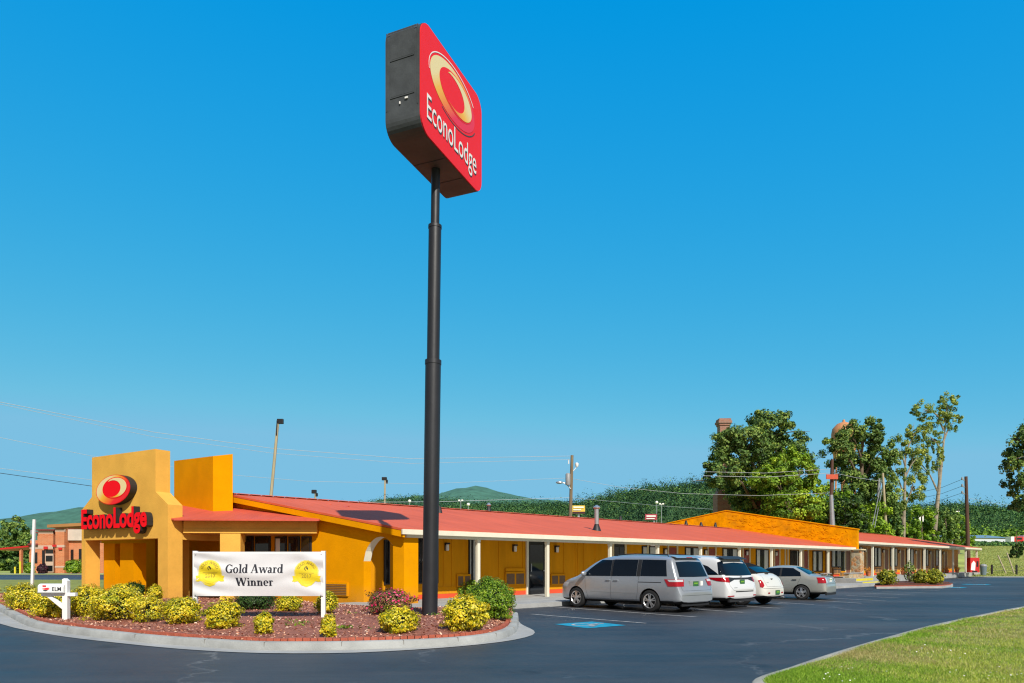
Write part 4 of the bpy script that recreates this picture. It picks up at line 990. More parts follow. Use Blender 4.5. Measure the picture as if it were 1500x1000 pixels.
def door(par, t0, t1, z0, z1, m, trim='creamtrim', s=SWALL):
    o = Mp(t0, s); out = -NN
    mb = MB(); mb.obox(o+Z*z0+out*.003, U*(t1-t0), out*.03, Z*(z1-z0)); d = mb.build('door', M[m], par)
    mb = MB(); mb.lathe(o+U*(t1-t0-.09)+Z*(z0+1.0)+out*.033, [(.02, 0), (.02, .03), (.035, .04), (.03, .07), (.0, .075)], 10, out); mb.build('handle', M['galv'], d)
    for x in (-.125, t1-t0+.005): mb = MB(); mb.obox(o+U*x+Z*z0+out*.003, U*.12, out*.07, Z*(z1-z0+.1)); mb.build('door_trim', M[trim], par)
    return d
def lamp(par, t, z, s=SWALL):
    o = Mp(t, s, z); out = -NN
    mb = MB(); mb.obox(o-U*.07+out*.003, U*.14, out*.05, Z*.3); mb.obox(o-U*.085+Z*.24+out*.053, U*.17, out*.13, Z*.06); l = mb.build('wall_lamp', M['black'], par)
    mb = MB(); mb.lathe(o+out*.115+Z*.0, [(.05, 0), (.065, .04), (.065, .2), (.055, .235)], 12); mb.build('lamp_shade', M['lampwhite'], l, smooth=True)
def ac(par, t0, t1, z0, z1, m='panel', s=SWALL):
    o = Mp(t0, s); out = -NN
    mb = MB(); mb.obox(o+Z*z0+out*.022, U*(t1-t0), out*.05, Z*(z1-z0)); a = mb.build('air_conditioner_cover', M[m], par, bevel=.006)
    mb = MB(); n = 2
    for k in range(n):
        w_ = (t1-t0)/n; mb.obox(o+U*(k*w_+.05)+Z*(z0+.06)+out*.073, U*(w_-.1), out*.006, Z*(z1-z0-.14))
    mb.build('grille', M['grille'], a)
S_ = SWALL
def T(px): return tpx(px, S_)
window(wing, T(606), T(641), .72, 2.42, 0.0)
window(wing, T(686), T(697), .72, 2.42, .6)
window(wing, T(562), T(570), .72, 2.3, .0, split=False)
d = door(wing, T(773), T(797), .15, 2.44, 'black', 'cream')
mb = MB(); tt0, tt1 = T(773), T(797); o = Mp(tt0, S_)-NN*.035
mb.obox(o+U*.1+Z*.3, U*(tt1-tt0-.2), -NN*.004, Z*1.95); mb.build('glass_panel', M['glass'], d)
mb = MB(); o2 = o-NN*.02; mb.obox(o2+U*.12+Z*1.1, U*.03, -NN*.05, Z*.35); mb.build('pull_bar', M['galv'], d)
dd = door(wing, T(898), T(914), .15, 2.44, 'black', 'creamtrim')
mb = MB(); tt0, tt1 = T(898), T(914); o = Mp(tt0, S_)-NN*.035
mb.obox(o+U*.06+Z*.3, U*((tt1-tt0)/2-.09), -NN*.004, Z*1.95); mb.obox(o+U*((tt1-tt0)/2+.03)+Z*.3, U*((tt1-tt0)/2-.09), -NN*.004, Z*1.95); mb.build('glass_panel', M['glass'], dd)
for px in (652.5, 752, 813.5, 972.5, 1031.5, 1092, 1135, 1171): lamp(wing, T(px), 1.95)
ac(wing, T(739), T(767), .55, 1.12); ac(wing, T(806), T(827), .50, 1.0); ac(wing, T(668), T(688), .55, 1.05)
mb = MB()
for x0, x1 in ((739, 767),): mb.obox(Mp(T(x0), S_-.08, 1.14), U*(T(x1)-T(x0)), NN*.06, Z*.12)
mb.build('panel_ledge', M['panel'], wing)
for a, b in ((978.5, 990), (1036.5, 1046.5), (1088, 1096.5), (1134, 1140.5), (1176.5, 1182.5)): door(wing, T(a), T(b), .15, 2.3, 'reddoor')
for a, b, c in ((940, 961, .85), (1003, 1023.5, .75), (1058, 1079.5, .55), (1107, 1125, .6), (1157, 1169, .15), (1190, 1204, .7), (1228, 1238.5, .35)):
    window(wing, T(a), T(b), .85, 2.34, c); ac(wing, T(a)+.1, T(b)-.1, .42, .82)
for px in (947, 1149, 1153): mb = MB(); mb.obox(Mp(T(px), S_-.06, .15), U*.12, NN*.057, Z*2.28); mb.build('wall_trim', M['creamtrim'], wing)
mb = MB(); p = Mp(T(934), .95, ZE-.235); mb.lathe(p, [(.17, 0), (.15, -.06), (.08, -.1), (0.01, -.11)], 14); mb.build('ceiling_lamp', M['lampwhite'], wing, smooth=True)
# far wing rooms at a regular module between its posts
tp = [tpx(px) for px in (1278, 1308, 1331, 1354, 1377, 1396, 1414.5)]
tp = [tp[0]-4.4]+tp
for i in range(len(tp)-1):
    t0, t1 = tp[i], tp[i+1]; L = t1-t0; base = t0+SK*0+.55*1
    sh = 1.85*.98
    window(wing2, t0+L*.08+sh*.5, t0+L*.50+sh*.5, 1.15, 2.78, .45 if i % 2 else .7)
    ac(wing2, t0+L*.12+sh*.5, t0+L*.46+sh*.5, .62, 1.1, 'tanwall')
    if i < len(tp)-2 or True:
        door(wing2, t0+L*.70+sh*.5, t0+L*.70+sh*.5+.92, .45, 2.62, 'browndoor')
    lamp(wing2, t0+L*.60+sh*.5, 2.35)
# roof pipes
def pipe(px, py0, py1, rad, m, capr=None, name='vent_pipe', par=wing, base=True):
    """stack standing on the front slope: foot at picture row py1"""
    k = (px-CX)/F; lo, hi = 0.0, SR
    for _ in range(40):
        mid = (lo+hi)/2; p = Rf(tpx(px, mid)-SK*mid, mid); y = CY-(p.z-HC)/p.y*F
        if y > py1: lo = mid
        else: hi = mid
    h = (py1-py0)/F*p.y
    mb = MB(); mb.tube([p-Z*.05, p+Z*h], rad, 12)
    if capr: mb.lathe(p+Z*(h-.05), [(rad*1.02, 0), (capr, .05), (capr, .09), (rad*.6, .17), (.01, .19)], 14)
    o = mb.build(name, M[m], par, smooth=True)
    if base:
        mb = MB(); mb.lathe(p-Z*.06, [(rad*2.3, 0), (rad*1.7, .16), (rad*1.06, .34), (rad*1.05, .36)], 14); mb.build('flashing', M['blackplastic'], o, smooth=True)
pipe(874, 743, 776, .10, 'galv', .17)
pipe(716, 739, 748.5, .07, 'galv', .12)
pipe(909, 753, 760, .06, 'blackplastic'); pipe(644, 743, 750, .06, 'blackplastic')
pipe(1005, 761, 768, .07, 'blackplastic'); pipe(1027, 763, 769, .07, 'blackplastic'); pipe(1048, 763, 770, .07, 'blackplastic')

# rough orange firewall between the wings
fw = thing('parapet_wall', 'rough orange stucco firewall rising above the red roofs between both wings', 'parapet wall', tuple(Mp(T1+.1, 0, 0)))
def Wp(r, z, d=0.0): p = Mp(T1, 0)+W*r+U*d; return Vector((p.x, p.y, z))
mb = MB(); mb.prism([Wp(r, z) for r, z in ((-.35, 2.42), (-.35, 3.86), (8.9, 5.55), (18.2, 3.86), (18.2, -.1), (1.9, -.1), (1.9, 2.42))], U*.32); mb.build('wall', M['rough_orange'], fw)
mb = MB()
mb.prism([Wp(r, z, -.05) for r, z in ((-.40, 3.863), (8.9, 5.553), (8.9, 5.62), (-.40, 3.93))], U*.42)
mb.prism([Wp(r, z, -.05) for r, z in ((8.9, 5.553), (18.2, 3.863), (18.2, 3.93), (8.9, 5.62))], U*.42)
mb.build('coping', M['orange'], fw)
mb = MB()   # raked relief marks of the stucco
for _ in range(150):
    r = random.uniform(.2, 8.6); zt = 3.9+(r+.35)*.1827; zb = roofz(r*.965)+.05
    z = random.uniform(zb+.08, zt-.12); l = random.uniform(.1, .5); an = random.uniform(-1.2, 1.4)
    a = Wp(r, z, -.012); b = Wp(r+l*math.cos(an), z+l*math.sin(an)*.5, -.012)
    mb.tube([a, a.lerp(b, .5)+Z*random.uniform(-.03, .03), b], [.004, random.uniform(.01, .03), .004], 5)
mb.build('stucco_ridges', M['rough_orange'], fw)
# stone pillar and planter
sp = thing('stone_pillar', 'square field stone pillar with flat cap beside the yellow steps', 'pillar', tuple(Mp(T1+.2, -.4, 0)))
mb = MB()
mb.obox(Mp(T1-.5, -.75, -.05), U*.72, NN*.6, Z*2.42); mb.build('shaft', M['stone'], sp)
mb = MB(); mb.obox(Mp(T1-.6, -.85, 2.372), U*.92, NN*.8, Z*.09); mb.build('cap', M['creamtrim'], sp)
pt = thing('stone_planter', 'low field stone planter in front of the dark end room window', 'planter', tuple(Mp(T1-2.6, -.6, .14)))
mb = MB(); 
mb.obox(Mp(T1-3.4, -1.05, .12), U*2.5, NN*.3, Z*.62); mb.build('wall', M['stone'], pt)
mb = MB(); mb.obox(Mp(T1-3.46, -1.1, .742), U*2.62, NN*.4, Z*.06); mb.build('cap', M['concrete'], pt)
ps = thing('steps', 'two concrete steps with yellow painted edges beside the stone pillar', 'steps', tuple(Mp(T1+1.5, -2.0, 0)))
ts0, ts1 = tpx(1263.5, -2.3), tpx(1288, -2.3)
mb = MB(); mb.obox(Mp(ts0, -2.3, -.05), U*(ts1-ts0), NN*1.9, Z*.27); mb.obox(Mp(ts0, -1.9, .221), U*(ts1-ts0), NN*1.5, Z*.22); mb.build('treads', M['concrete'], ps)
mb = MB()
for z, s_ in ((.06, -2.306), (.28, -1.906)): mb.obox(Mp(ts0+.03, s_, z), U*(ts1-ts0-.06), NN*.005, Z*.155)
mb.build('yellow_edge', M['yellowpaint'], ps)

# ------------------------------------------------------------------ lobby porch beside the portico (part of the front wing)
PL, PR_ = Vector((-11.35, 24.35, 0)), Vector((-6.9, 24.7, 0)); pd = (PR_-PL).normalized(); pn = Vector((-pd.y, pd.x, 0)); PLN = (PR_-PL).length
def Pp(x, d, z): p = PL+pd*x+pn*d; return Vector((p.x, p.y, z))
mb = MB(); mb.obox(Pp(-.1, 0, 2.53), pd*(PLN+.1), pn*.35, Z*.14); mb.build('porch_beam', M['stucco'], wing)
mb = MB(); mb.obox(Pp(-.1, .03, 2.671), pd*(PLN+.1), pn*.3, Z*.29); mb.build('porch_fascia', M['stucco'], wing)
mb = MB(); e0, e1, b1, b0 = Pp(-.25, -.42, 2.99), Pp(PLN+.15, -.42, 2.99), Pp(PLN+.6, 3.6, 3.80), Pp(-4.2, 3.6, 3.80)
mb.mesh([e0, e1, b1, b0]+[p-Z*.05 for p in (e0, e1, b1, b0)], [(0, 1, 2, 3), (4, 7, 6, 5), (0, 4, 5, 1), (1, 5, 6, 2), (2, 6, 7, 3), (3, 7, 4, 0)])
mb.build('porch_roof', M['porchroof'], wing)
mb = MB()
for k in range(18):
    x = -3.9+k*.46; mb.tube([Pp(x, 3.6, 3.83), Pp(x+.42, 3.6, 3.83)], .05, 6)
mb.build('ridge_cap', M['porchroof'], wing)
def xpx(px, d):
    b = PL+pn*d; k = (px-CX)/F; return (b.y*k-b.x)/(pd.x-k*pd.y)
mb = MB(); x0, x1 = xpx(322, 0), xpx(352, 0); mb.obox(Pp(x0, .02, -.1), pd*(x1-x0), pn*.5, Z*2.629); mb.build('porch_column', M['stucco'], wing)
mb = MB(); mb.obox(Pp(-.1, .36, 2.5), pd*(PLN-.05), pn*1.2, Z*.05); mb.build('porch_ceiling', M['tanwall'], wing)
for a, b, cu in ((352, 372, 0), (375, 397, 0), (404, 421, 1), (424, 440, 0), (443, 457, 0)):
    ra, rb = gr(b), gr(a); zt_ = HC-(784.5-CY)/F*Gp(ra, 0).y
    mb = MB(); mb.prism([Gp(ra, .75, -.05), Gp(rb, .75, -.05), Gp(rb, zt_, -.05), Gp(ra, zt_, -.05)], U*.047); fr = mb.build('lobby_window', M['blackplastic'], wing)
    mb = MB(); mb.prism([Gp(ra+.06, .83, -.062), Gp(rb-.06, .83, -.062), Gp(rb-.06, zt_-.06, -.062), Gp(ra+.06, zt_-.06, -.062)], U*.008); mb.build('pane', M['glass'], fr)
    if cu:
        mb = MB(); mb.prism([Gp(ra+(rb-ra)*.5, .83, -.066), Gp(rb-.08, .83, -.066), Gp(rb-.08, zt_-.08, -.066), Gp(ra+(rb-ra)*.5, zt_-.08, -.066)], U*.003); mb.build('curtain', M['curtain'], fr)
# ------------------------------------------------------------------ banner with hand-cut serif letters
GLY = {}
def R_(x0, y0, x1, y1): return [[(x0, y0), (x1, y0), (x1, y1), (x0, y1)]]
def SL(x0, x1, w, y0, y1): return [[(x0, y0), (x0+w, y0), (x1+w, y1), (x1, y1)]]
def RG(cx, cy, rx, ry, tx, ty, a0=0, a1=360, n=26):
    out = []
    for k in range(n):
        t0 = math.radians(a0+(a1-a0)*k/n); t1 = math.radians(a0+(a1-a0)*(k+1)/n)
        out.append([(cx+rx*math.cos(t0), cy+ry*math.sin(t0)), (cx+rx*math.cos(t1), cy+ry*math.sin(t1)), (cx+(rx-tx)*math.cos(t1), cy+(ry-ty)*math.sin(t1)), (cx+(rx-tx)*math.cos(t0), cy+(ry-ty)*math.sin(t0))])
    return out
def stem(x, h, w=.19, flag=True):
    s = R_(x, 0, x+w, h)+R_(x-.09, 0, x+w+.09, .045)
    if flag: s += [[(x-.10, h-.06), (x+.001, h-.10), (x+.001, h), (x-.0, h)]]
    return s
GLY['G'] = (.84, RG(.43, .5, .40, .52, .20, .085, 42, 322)+R_(.60, .03, .76, .40)+R_(.50, .385, .86, .43)+[[(.70, .66), (.75, .66), (.75, 1.0), (.70, .90)]])
GLY['o'] = (.62, RG(.31, .33, .29, .35, .185, .065))
GLY['l'] = (.34, stem(.09, 1.04))
GLY['d'] = (.68, RG(.29, .33, .27, .35, .185, .065)+R_(.41, 0.02, .595, 1.04)+R_(.44, 0, .67, .045)+[[(.33, .98), (.44, .94), (.44, 1.04), (.42, 1.04)]])
GLY['A'] = (.86, SL(.08, .40, .085, .02, 1.0)+SL(.60, .36, .21, .02, 1.03)+R_(.2, .32, .62, .37)+R_(0, 0, .26, .045)+R_(.50, 0, .88, .045))
GLY['w'] = (.96, SL(.24, .05, .18, 0, .66)+SL(.26, .46, .085, 0, .62)+SL(.62, .42, .18, 0, .66)+SL(.66, .86, .085, 0, .64)+R_(-.02, .62, .27, .665)+R_(.38, .62, .62, .665)+R_(.76, .62, .98, .665))
GLY['a'] = (.56, R_(.29, .02, .475, .48)+RG(.26, .47, .20, .21, .185, .0655, 0, 160)+RG(.21, .18, .19, .20, .17, .07, 40, 330)+R_(.40, 0, .56, .05))
GLY['r'] = (.48, stem(.09, .66)+RG(.34, .46, .14, .21, .10, .07, 20, 160))
GLY['W'] = (1.22, SL(.30, .06, .21, 0, 1.0)+SL(.32, .56, .09, 0, .95)+SL(.78, .52, .21, 0, 1.0)+SL(.82, 1.08, .09, 0, .97)+R_(-.03, .955, .34, 1.0)+R_(.44, .955, .74, 1.0)+R_(.94, .955, 1.24, 1.0))
GLY['i'] = (.34, stem(.09, .66)+[[(.165+.09*math.cos(2*PI*k/14), .90+.09*math.sin(2*PI*k/14)) for k in range(14)]])
GLY['n'] = (.68, stem(.09, .66)+R_(.40, 0, .59, .44)+R_(.35, 0, .66, .045)+RG(.38, .43, .19, .23, .14, .07, 0, 165))
GLY['e'] = (.56, RG(.28, .33, .27, .35, .185, .065, 5, 315)+R_(.14, .33, .50, .375))
GLY[' '] = (.26, [])
def serif(mb, text, o, r, u, n, width, cap, surf=None):
    tot = sum(GLY[c][0] for c in text); k = width/tot; x = 0; c = 0
    o, r, u, n = map(Vector, (o, r, u, n))
    for ch in text:
        adv, polys = GLY[ch]
        for p in polys:
            c += 1
            mb.poly([(surf((x+px)*k, py*cap) if surf else o+r*(x+px)*k+u*py*cap)+n*(.004+.00006*(c % 60)) for px, py in p])
        x += adv
BY = 15.6
bl, br = at(284, 840, BY), at(474, 840, BY)
bu = Vector((br.x-bl.x, 0, 0)); BW = bu.length; bu.normalize()
zt, zbm = HC-(808-CY)/F*BY, HC-(872-CY)/F*BY
banner = thing('banner_sign', 'white vinyl banner with two gold seals stretched between white posts in the bed', 'banner', (bl.x+BW/2, BY, .2))
for x in (-.03, BW-.06):
    mb = MB(); mb.box(bl.x+x, BY, 0.05, bl.x+x+.09, BY+.09, zt+.03); mb.build('post', M['white'], banner, bevel=.006)
mb = MB(); mb.box(bl.x+.06, BY+.02, zt-.035, bl.x+BW-.06, BY+.06, zt+.012); mb.build('top_rail', M['white'], banner)
def bsurf(x, z):     # sagging vinyl: x along, z above the lower edge
    f = x/BW; g = z/(zt-zbm)
    d = .016*math.sin(f*PI)*math.sin(g*PI)*1.6
    sag = 4*f*(1-f)
    d += .026*math.sin((g-0.78+.42*sag)*13)*math.exp(-((g-.86+.40*sag)/.22)**2)*(.35+.35*sag)
    d += .018*math.sin((g*1.2-f*.5+.4*sag)*16)*math.exp(-((f-.08)/.22)**2)
    d += .015*math.sin((g*1.1+f*.9)*15)*math.exp(-((f-.95)/.18)**2)
    d += .008*math.sin(f*9+g*7)+.006*math.sin(f*23-g*11)*g
    return Vector((bl.x+x, BY-.012-d, zbm+z))
mb = MB(); nx, nz = 110, 44
vs = [bsurf(BW*i/nx, (zt-.02-zbm)*j/nz-(.014*4*(i/nx)*(1-i/nx) if j == nz else 0)) for j in range(nz+1) for i in range(nx+1)]
mb.mesh(vs, [(j*(nx+1)+i, j*(nx+1)+i+1, (j+1)*(nx+1)+i+1, (j+1)*(nx+1)+i) for j in range(nz) for i in range(nx)])
cloth = mb.build('banner_cloth', M['bannerwhite'], banner, smooth=True, angle=180)
H_ = zt-zbm; kx = BW/193.0; kz = H_/64.5
mb = MB()
serif(mb, 'Gold Award', (0, 0, 0), (1, 0, 0), (0, 0, 1), (0, -1, 0), 86*kx, 12.5*kz, lambda x, y: bsurf(48*kx+x, 34.0*kz+y))
serif(mb, 'Winner', (0, 0, 0), (1, 0, 0), (0, 0, 1), (0, -1, 0), 57*kx, 12.0*kz, lambda x, y: bsurf(62*kx+x, 15.0*kz+y))
mb.build('banner_lettering', M['ink'], banner)
def seal(cx, cz, par):
    S = .78*H_/2/1.0
    def sp_(x, z, l): p = bsurf(cx+x*S*.72, cz+z*S*.74); p.y -= l; return p
    def fill(mb, pts, l):     # fan in rings so that it follows the cloth
        n = len(pts)
        rings = [.0, .25, .5, .75, 1.0]
        for a, b in zip(rings[:-1], rings[1:]):
            for k in range(n):
                p, q_ = pts[k], pts[(k+1) % n]
                if a == 0: mb.poly([sp_(0, 0, l), sp_(p[0]*b, p[1]*b, l), sp_(q_[0]*b, q_[1]*b, l)])
                else: mb.poly([sp_(p[0]*a, p[1]*a, l), sp_(p[0]*b, p[1]*b, l), sp_(q_[0]*b, q_[1]*b, l), sp_(q_[0]*a, q_[1]*a, l)])
    mb = MB(); fill(mb, [(math.cos(2*PI*k/40)*(1 if k % 2 else .975), .08+math.sin(2*PI*k/40)*(1 if k % 2 else .975)) for k in range(40)], .004)
    s = mb.build('gold_seal', M['goldpale'], par)
    mb = MB(); rb = [(-1.16, -.62), (-.95, -.66), (-.7, -.60), (-.4, -.92), (0, -1.06), (.4, -.92), (.7, -.60), (.95, -.66), (1.16, -.62), (1.08, -.42), (1.16, -.2), (.7, -.2), (-.7, -.2), (-1.16, -.2), (-1.08, -.42)]
    fill(mb, rb, .0055); mb.build('ribbon', M['gold'], s)
    mb = MB(); fill(mb, [(math.cos(2*PI*k/36)*.9, .10+math.sin(2*PI*k/36)*.9) for k in range(36)], .007); mb.build('seal_disc', M['gold'], s)
    mb = MB()
    txt = 'GOLD AWARD'
    for i, ch in enumerate(txt):
        if ch == ' ': continue
        ang = math.radians(152-124*i/(len(txt)-1)); v, f = text_geom(ch, .01)
        c, sn = math.cos(ang-PI/2), math.sin(ang-PI/2)
        cxm = (max(p.x for p in v)+min(p.x for p in v))/2
        mb.mesh([sp_(.62*math.cos(ang)+(((p.x-cxm)*.30)*c-(p.y*.30)*sn), .12+.62*math.sin(ang)+((p.x-cxm)*.30*sn+p.y*.30*c), .0095) for p in v], f)
    v, f = text_geom('2017', .01); w_ = max(p.x for p in v)
    mb.mesh([sp_((p.x-w_/2)*.42, -.34+p.y*.42, .0095) for p in v], f)
    mb.mesh([sp_(x, z, .0095) for x, z in ((-.62, .02), (.62, .02), (.62, .06), (-.62, .06))], [(0, 1, 2, 3)])
    mb.build('seal_lettering', M['goldink'], s)
    mb = MB()
    for r0, r1, a0, a1, dx in ((.16, .11, 60, 250, .0), (.09, .02, -90, 180, .05)):
        for k in range(10):
            t0, t1 = math.radians(a0+(a1-a0)*k/10), math.radians(a0+(a1-a0)*(k+1)/10)
            mb.poly([sp_(dx+r*math.cos(t), .40+r*1.1*math.sin(t), .0105) for r, t in ((r0, t0), (r0, t1), (r1, t1), (r1, t0))])
    mb.build('seal_mark', M['ink'], s)
seal(24.5*kx, 33.5*kz, banner); seal(168*kx, 33.0*kz, banner)
mb = MB()
for x in (.05, BW-.05):
    for z in (.02, H_-.05): p = bsurf(x, z); mb.lathe(p-Vector((0, .004, 0)), [(.012, 0), (.012, .006), (.004, .007)], 8, (0, -1, 0))
mb.build('grommet', M['greymetal'], banner)

# ------------------------------------------------------------------ mailbox and white post
mp_ = gp(97, 906, .17); MBX = thing('mailbox', 'white curbside mailbox on a white braced post at the bed edge', 'mailbox', tuple(mp_))
k_ = mp_.y/F
mb = MB()
hP = HC-(846-CY)*k_
mb.prism([(mp_.x-.06, mp_.y-.06, .05), (mp_.x+.06, mp_.y-.06, .05), (mp_.x+.06, mp_.y-.06, hP-.06), (mp_.x-.01, mp_.y-.06, hP), (mp_.x-.06, mp_.y-.06, hP-.02)], (0, .12, 0))
mb.build('post', M['white'], MBX, bevel=.004)
zb = HC-(866-CY)*k_; bx0, bx1 = mp_.x-.58, mp_.x+.085
mb = MB(); mb.box(bx0+.02, mp_.y-.05, zb-.10, mp_.x+.24, mp_.y+.05, zb-.02); mb.prism([(mp_.x-.06, mp_.y-.035, zb-.42), (mp_.x-.06, mp_.y-.035, zb-.3), (mp_.x-.34, mp_.y-.035, zb-.1), (mp_.x-.45, mp_.y-.035, zb-.1)], (0, .07, 0)); mb.build('arm', M['white'], MBX, bevel=.004)
mb = MB(); hb = .115
prof = [(-hb, 0), (-hb, .14)]+[(-hb*math.cos(PI*k/8), .14+.075*math.sin(PI*k/8)) for k in range(1, 8)]+[(hb, .14), (hb, 0)]
mb.prism([(bx0, mp_.y-.02+y, zb-.02+z) for y, z in prof], (bx1-bx0-.062, 0, 0)); box = mb.build('box', M['white'], MBX, bevel=.004)
mb = MB(); 
mb.box(bx0-.006, mp_.y-.02-hb-.004, zb-.022, bx1-.07, mp_.y-.02-hb+.02, zb-.005); mb.build('base_strip', M['greymetal'], box)
yy = mp_.y-.02-hb-.003
mb = MB(); place_text(mb, 'ELM', (bx0+.34, yy, zb+.025), (1, 0, 0), Z, (0, -1, 0), .205, .095, offset=.014); mb.build('lettering', M['ink'], box)
mb = MB(); mb.mi = 0
X, Zz = bx0+.09, zb+.02
for pts in ([(0, .062), (.16, .085), (.19, .06), (.10, .055)], [(.01, .05), (.19, .053), (.15, .03), (.07, .035)]):
    mb.poly([(X+x, yy, Zz+z) for x, z in pts])
mb.mi = 1; mb.poly([(X+x, yy-.001, Zz+z) for x, z in [(.03, .028), (.15, .026), (.11, .0), (.06, .004)]])
mb.build('eagle_mark', [M['letterred'], M['ink']], box)
mb = MB(); mb.box(bx0+.12, yy-.012, zb+.13, bx0+.2, yy-.006, zb+.16); mb.build('flag', M['letterred'], box)
wp = at(47, 823, 28); WPO = thing('white_post', 'tall plain white post with small fittings left of the stucco portico', 'post', (wp.x, 28, 0.05))
ztop = HC-(760-CY)/F*28
mb = MB(); mb.prism([(wp.x-.045, 27.94, 0), (wp.x+.045, 27.94, 0), (wp.x+.15, 27.94, ztop), (wp.x+.06, 27.94, ztop)], (0, .08, 0)); mb.build('post', M['white'], WPO)
mb = MB(); mb.box(wp.x-.03, 27.95, 2.62, wp.x+.03, 28.03, 2.8); mb.box(wp.x-.03, 27.95, 2.38, wp.x+.03, 28.03, 2.45); mb.build('fitting', M['greymetal'], WPO)

# ------------------------------------------------------------------ shrubs
def shrub(name, label, cat, px, py, wpx, hpx, mats, zb=None, n=1500, leaf=.045, group=None, flat=1.0, extra=None, bare=0.0, seed=0, dense=1.0):
    p = gp(px, py, .2)
    for _ in range(4):
        z = bedz(p.x, p.y) if zb is None else zb
        p = gp(px, py, z)
    k = p.y/F; rx = wpx*k/2*1.06; h = hpx*k*1.08; ry = rx*flat
    p = Vector((p.x, p.y+ry*.75, z))
    th = thing(name, label, cat, tuple(p), group)
    rg = np.random.default_rng(seed+int(px))
    # lumpy crown: sub-clumps on an ellipsoid shell
    nc = int(60*dense); n = int(n*2.6*dense**.5); cl = []
    for i in range(nc):
        d = rg.normal(0, 1, 3); d[2] = d[2] if d[2] > 0 or rg.random() < .75 else -d[2]; d /= np.linalg.norm(d); d[2] = max(d[2], -.70)
        s = rg.uniform(.70, 1.10) if dense == 1 else rg.uniform(.88, 1.0); cl.append((d*s, rg.uniform(.15, .28)/dense**.3))
    C = np.array([c for c, r in cl]); Rr = np.array([r for c, r in cl])
    idx = rg.integers(0, nc, n); d = rg.normal(0, 1, (n, 3)); d /= np.linalg.norm(d, axis=1)[:, None]
    Q = C[idx]*(1-Rr[idx])[:, None]+d*Rr[idx][:, None]*rg.uniform(.75, 1.02, n)[:, None]
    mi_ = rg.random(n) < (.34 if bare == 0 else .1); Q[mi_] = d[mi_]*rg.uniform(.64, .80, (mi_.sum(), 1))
    rr_ = np.hypot(Q[:, 0], Q[:, 1])+1e-6; low = Q[:, 2] < 0
    grow = np.where(low, np.minimum(1.0/np.sqrt(np.maximum(.12, 1-np.minimum(.97, np.abs(Q[:, 2]))**2)), 1.7), 1.0); grow = np.where(rr_ > .25, np.minimum(grow, 1.0/rr_*1.0+.0*grow) if False else grow, 1.0)
    Q[:, 0] *= grow; Q[:, 1] *= grow
    Q[:, 2] = np.where(Q[:, 2] < -.72, -.72+rg.uniform(0, .25, n), Q[:, 2])
    P = np.stack([Q[:, 0]*rx*1.02, Q[:, 1]*ry*1.02, (Q[:, 2]+.74)/1.74*h], 1)
    nm = Q*np.array([1, 1, 1.2])+d*.6+np.array([0, 0, .35])
    cs = rg.choice(4, nc, p=[.18, .32, .32, .18]); pk = cs[idx]; pk[mi_] = np.minimum(pk[mi_], 1)  # inner leaves keep to the darker copies, interior shade in their colour
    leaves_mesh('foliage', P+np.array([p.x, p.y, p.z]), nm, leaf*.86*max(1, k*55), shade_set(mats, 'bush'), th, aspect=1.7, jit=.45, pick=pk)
    if extra: 
        m2, cnt, sz = extra; sel = rg.integers(0, n, cnt)
        tag(leaves_mesh('blooms', P[sel]*1.06+np.array([p.x, p.y, p.z]), nm[sel], sz, m2, th, aspect=1.1), kind='stuff')
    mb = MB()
    mb.ball((p.x, p.y, p.z+h*.47), (rx*.5*(1-bare*.5), ry*.5*(1-bare*.5), h*.33*(1-bare*.4)), 2, .12); mb.build('dark_core', M['core'], th)  # dark ball paints the shade inside the shrub
    mb = MB()
    for i in range(5+int(bare*10)):
        a = rg.uniform(0, 2*PI); e = Vector((p.x+math.cos(a)*rx*rg.uniform(.3, .8), p.y+math.sin(a)*ry*.6-ry*bare*.5, p.z+h*rg.uniform(.35, .8)))
        b_ = Vector((p.x+rg.normal(0, .05), p.y+rg.normal(0, .05), p.z-.05)); mb.tube([b_, b_.lerp(e, .5)+Vector((rg.normal(0, .03), rg.normal(0, .03), .02)), e], [.016, .011, .004], 5)
    mb.build('stems', M['twig'], th)
    return th
GY = 'golden shrubs in the planting bed'
Y_ = M['yellowleaf']
for px, py, wp_, hp, nn, bare, lab in (
    (18, 892, 58, 38, 2000, 0, 'golden shrub at the far left end of the planting bed'),
    (62, 905, 76, 45, 2500, 0, 'wide golden shrub directly left of the mailbox post'),
    (118, 903, 54, 45, 1900, 0, 'golden shrub right behind the mailbox arm'),
    (152, 910, 92, 51, 3000, 0, 'largest golden shrub in front of the portico opening'),
    (206, 912, 58, 39, 950, .8, 'sparse golden shrub with bare grey twigs in front of the portico'),
    (255, 915, 60, 42, 1900, 0, 'golden shrub at the foot of the near portico pier left of the banner'),
    (170, 876, 42, 22, 900, 0, 'golden shrub deep in the bed under the portico opening'),
    (222, 880, 24, 24, 700, 0, 'small golden shrub standing close behind the portico pier'),
    (318, 922, 56, 44, 1800, 0, 'large golden shrub below the left gold seal of the banner'),
    (382, 929, 30, 33, 900, 0, 'small golden shrub low in front of the banner middle'),
    (418, 895, 40, 25, 1000, 0, 'golden shrub behind the lower edge of the banner'),
    (474, 898, 36, 32, 1000, 0, 'golden shrub standing behind the right banner post'),
    (479, 933, 24, 34, 800, 0, 'narrow golden shrub in front of the right banner post'),
    (580, 928, 64, 40, 2000, 0, 'low wide golden shrub in front of the rose bush left of the sign pole'),
    (680, 925, 74, 54, 2600, 0, 'tall golden shrub right of the sign pole near the kerb')):
    shrub('golden_shrub', lab, 'shrub', px, py, wp_, hp, Y_, n=nn, group=GY, bare=bare)
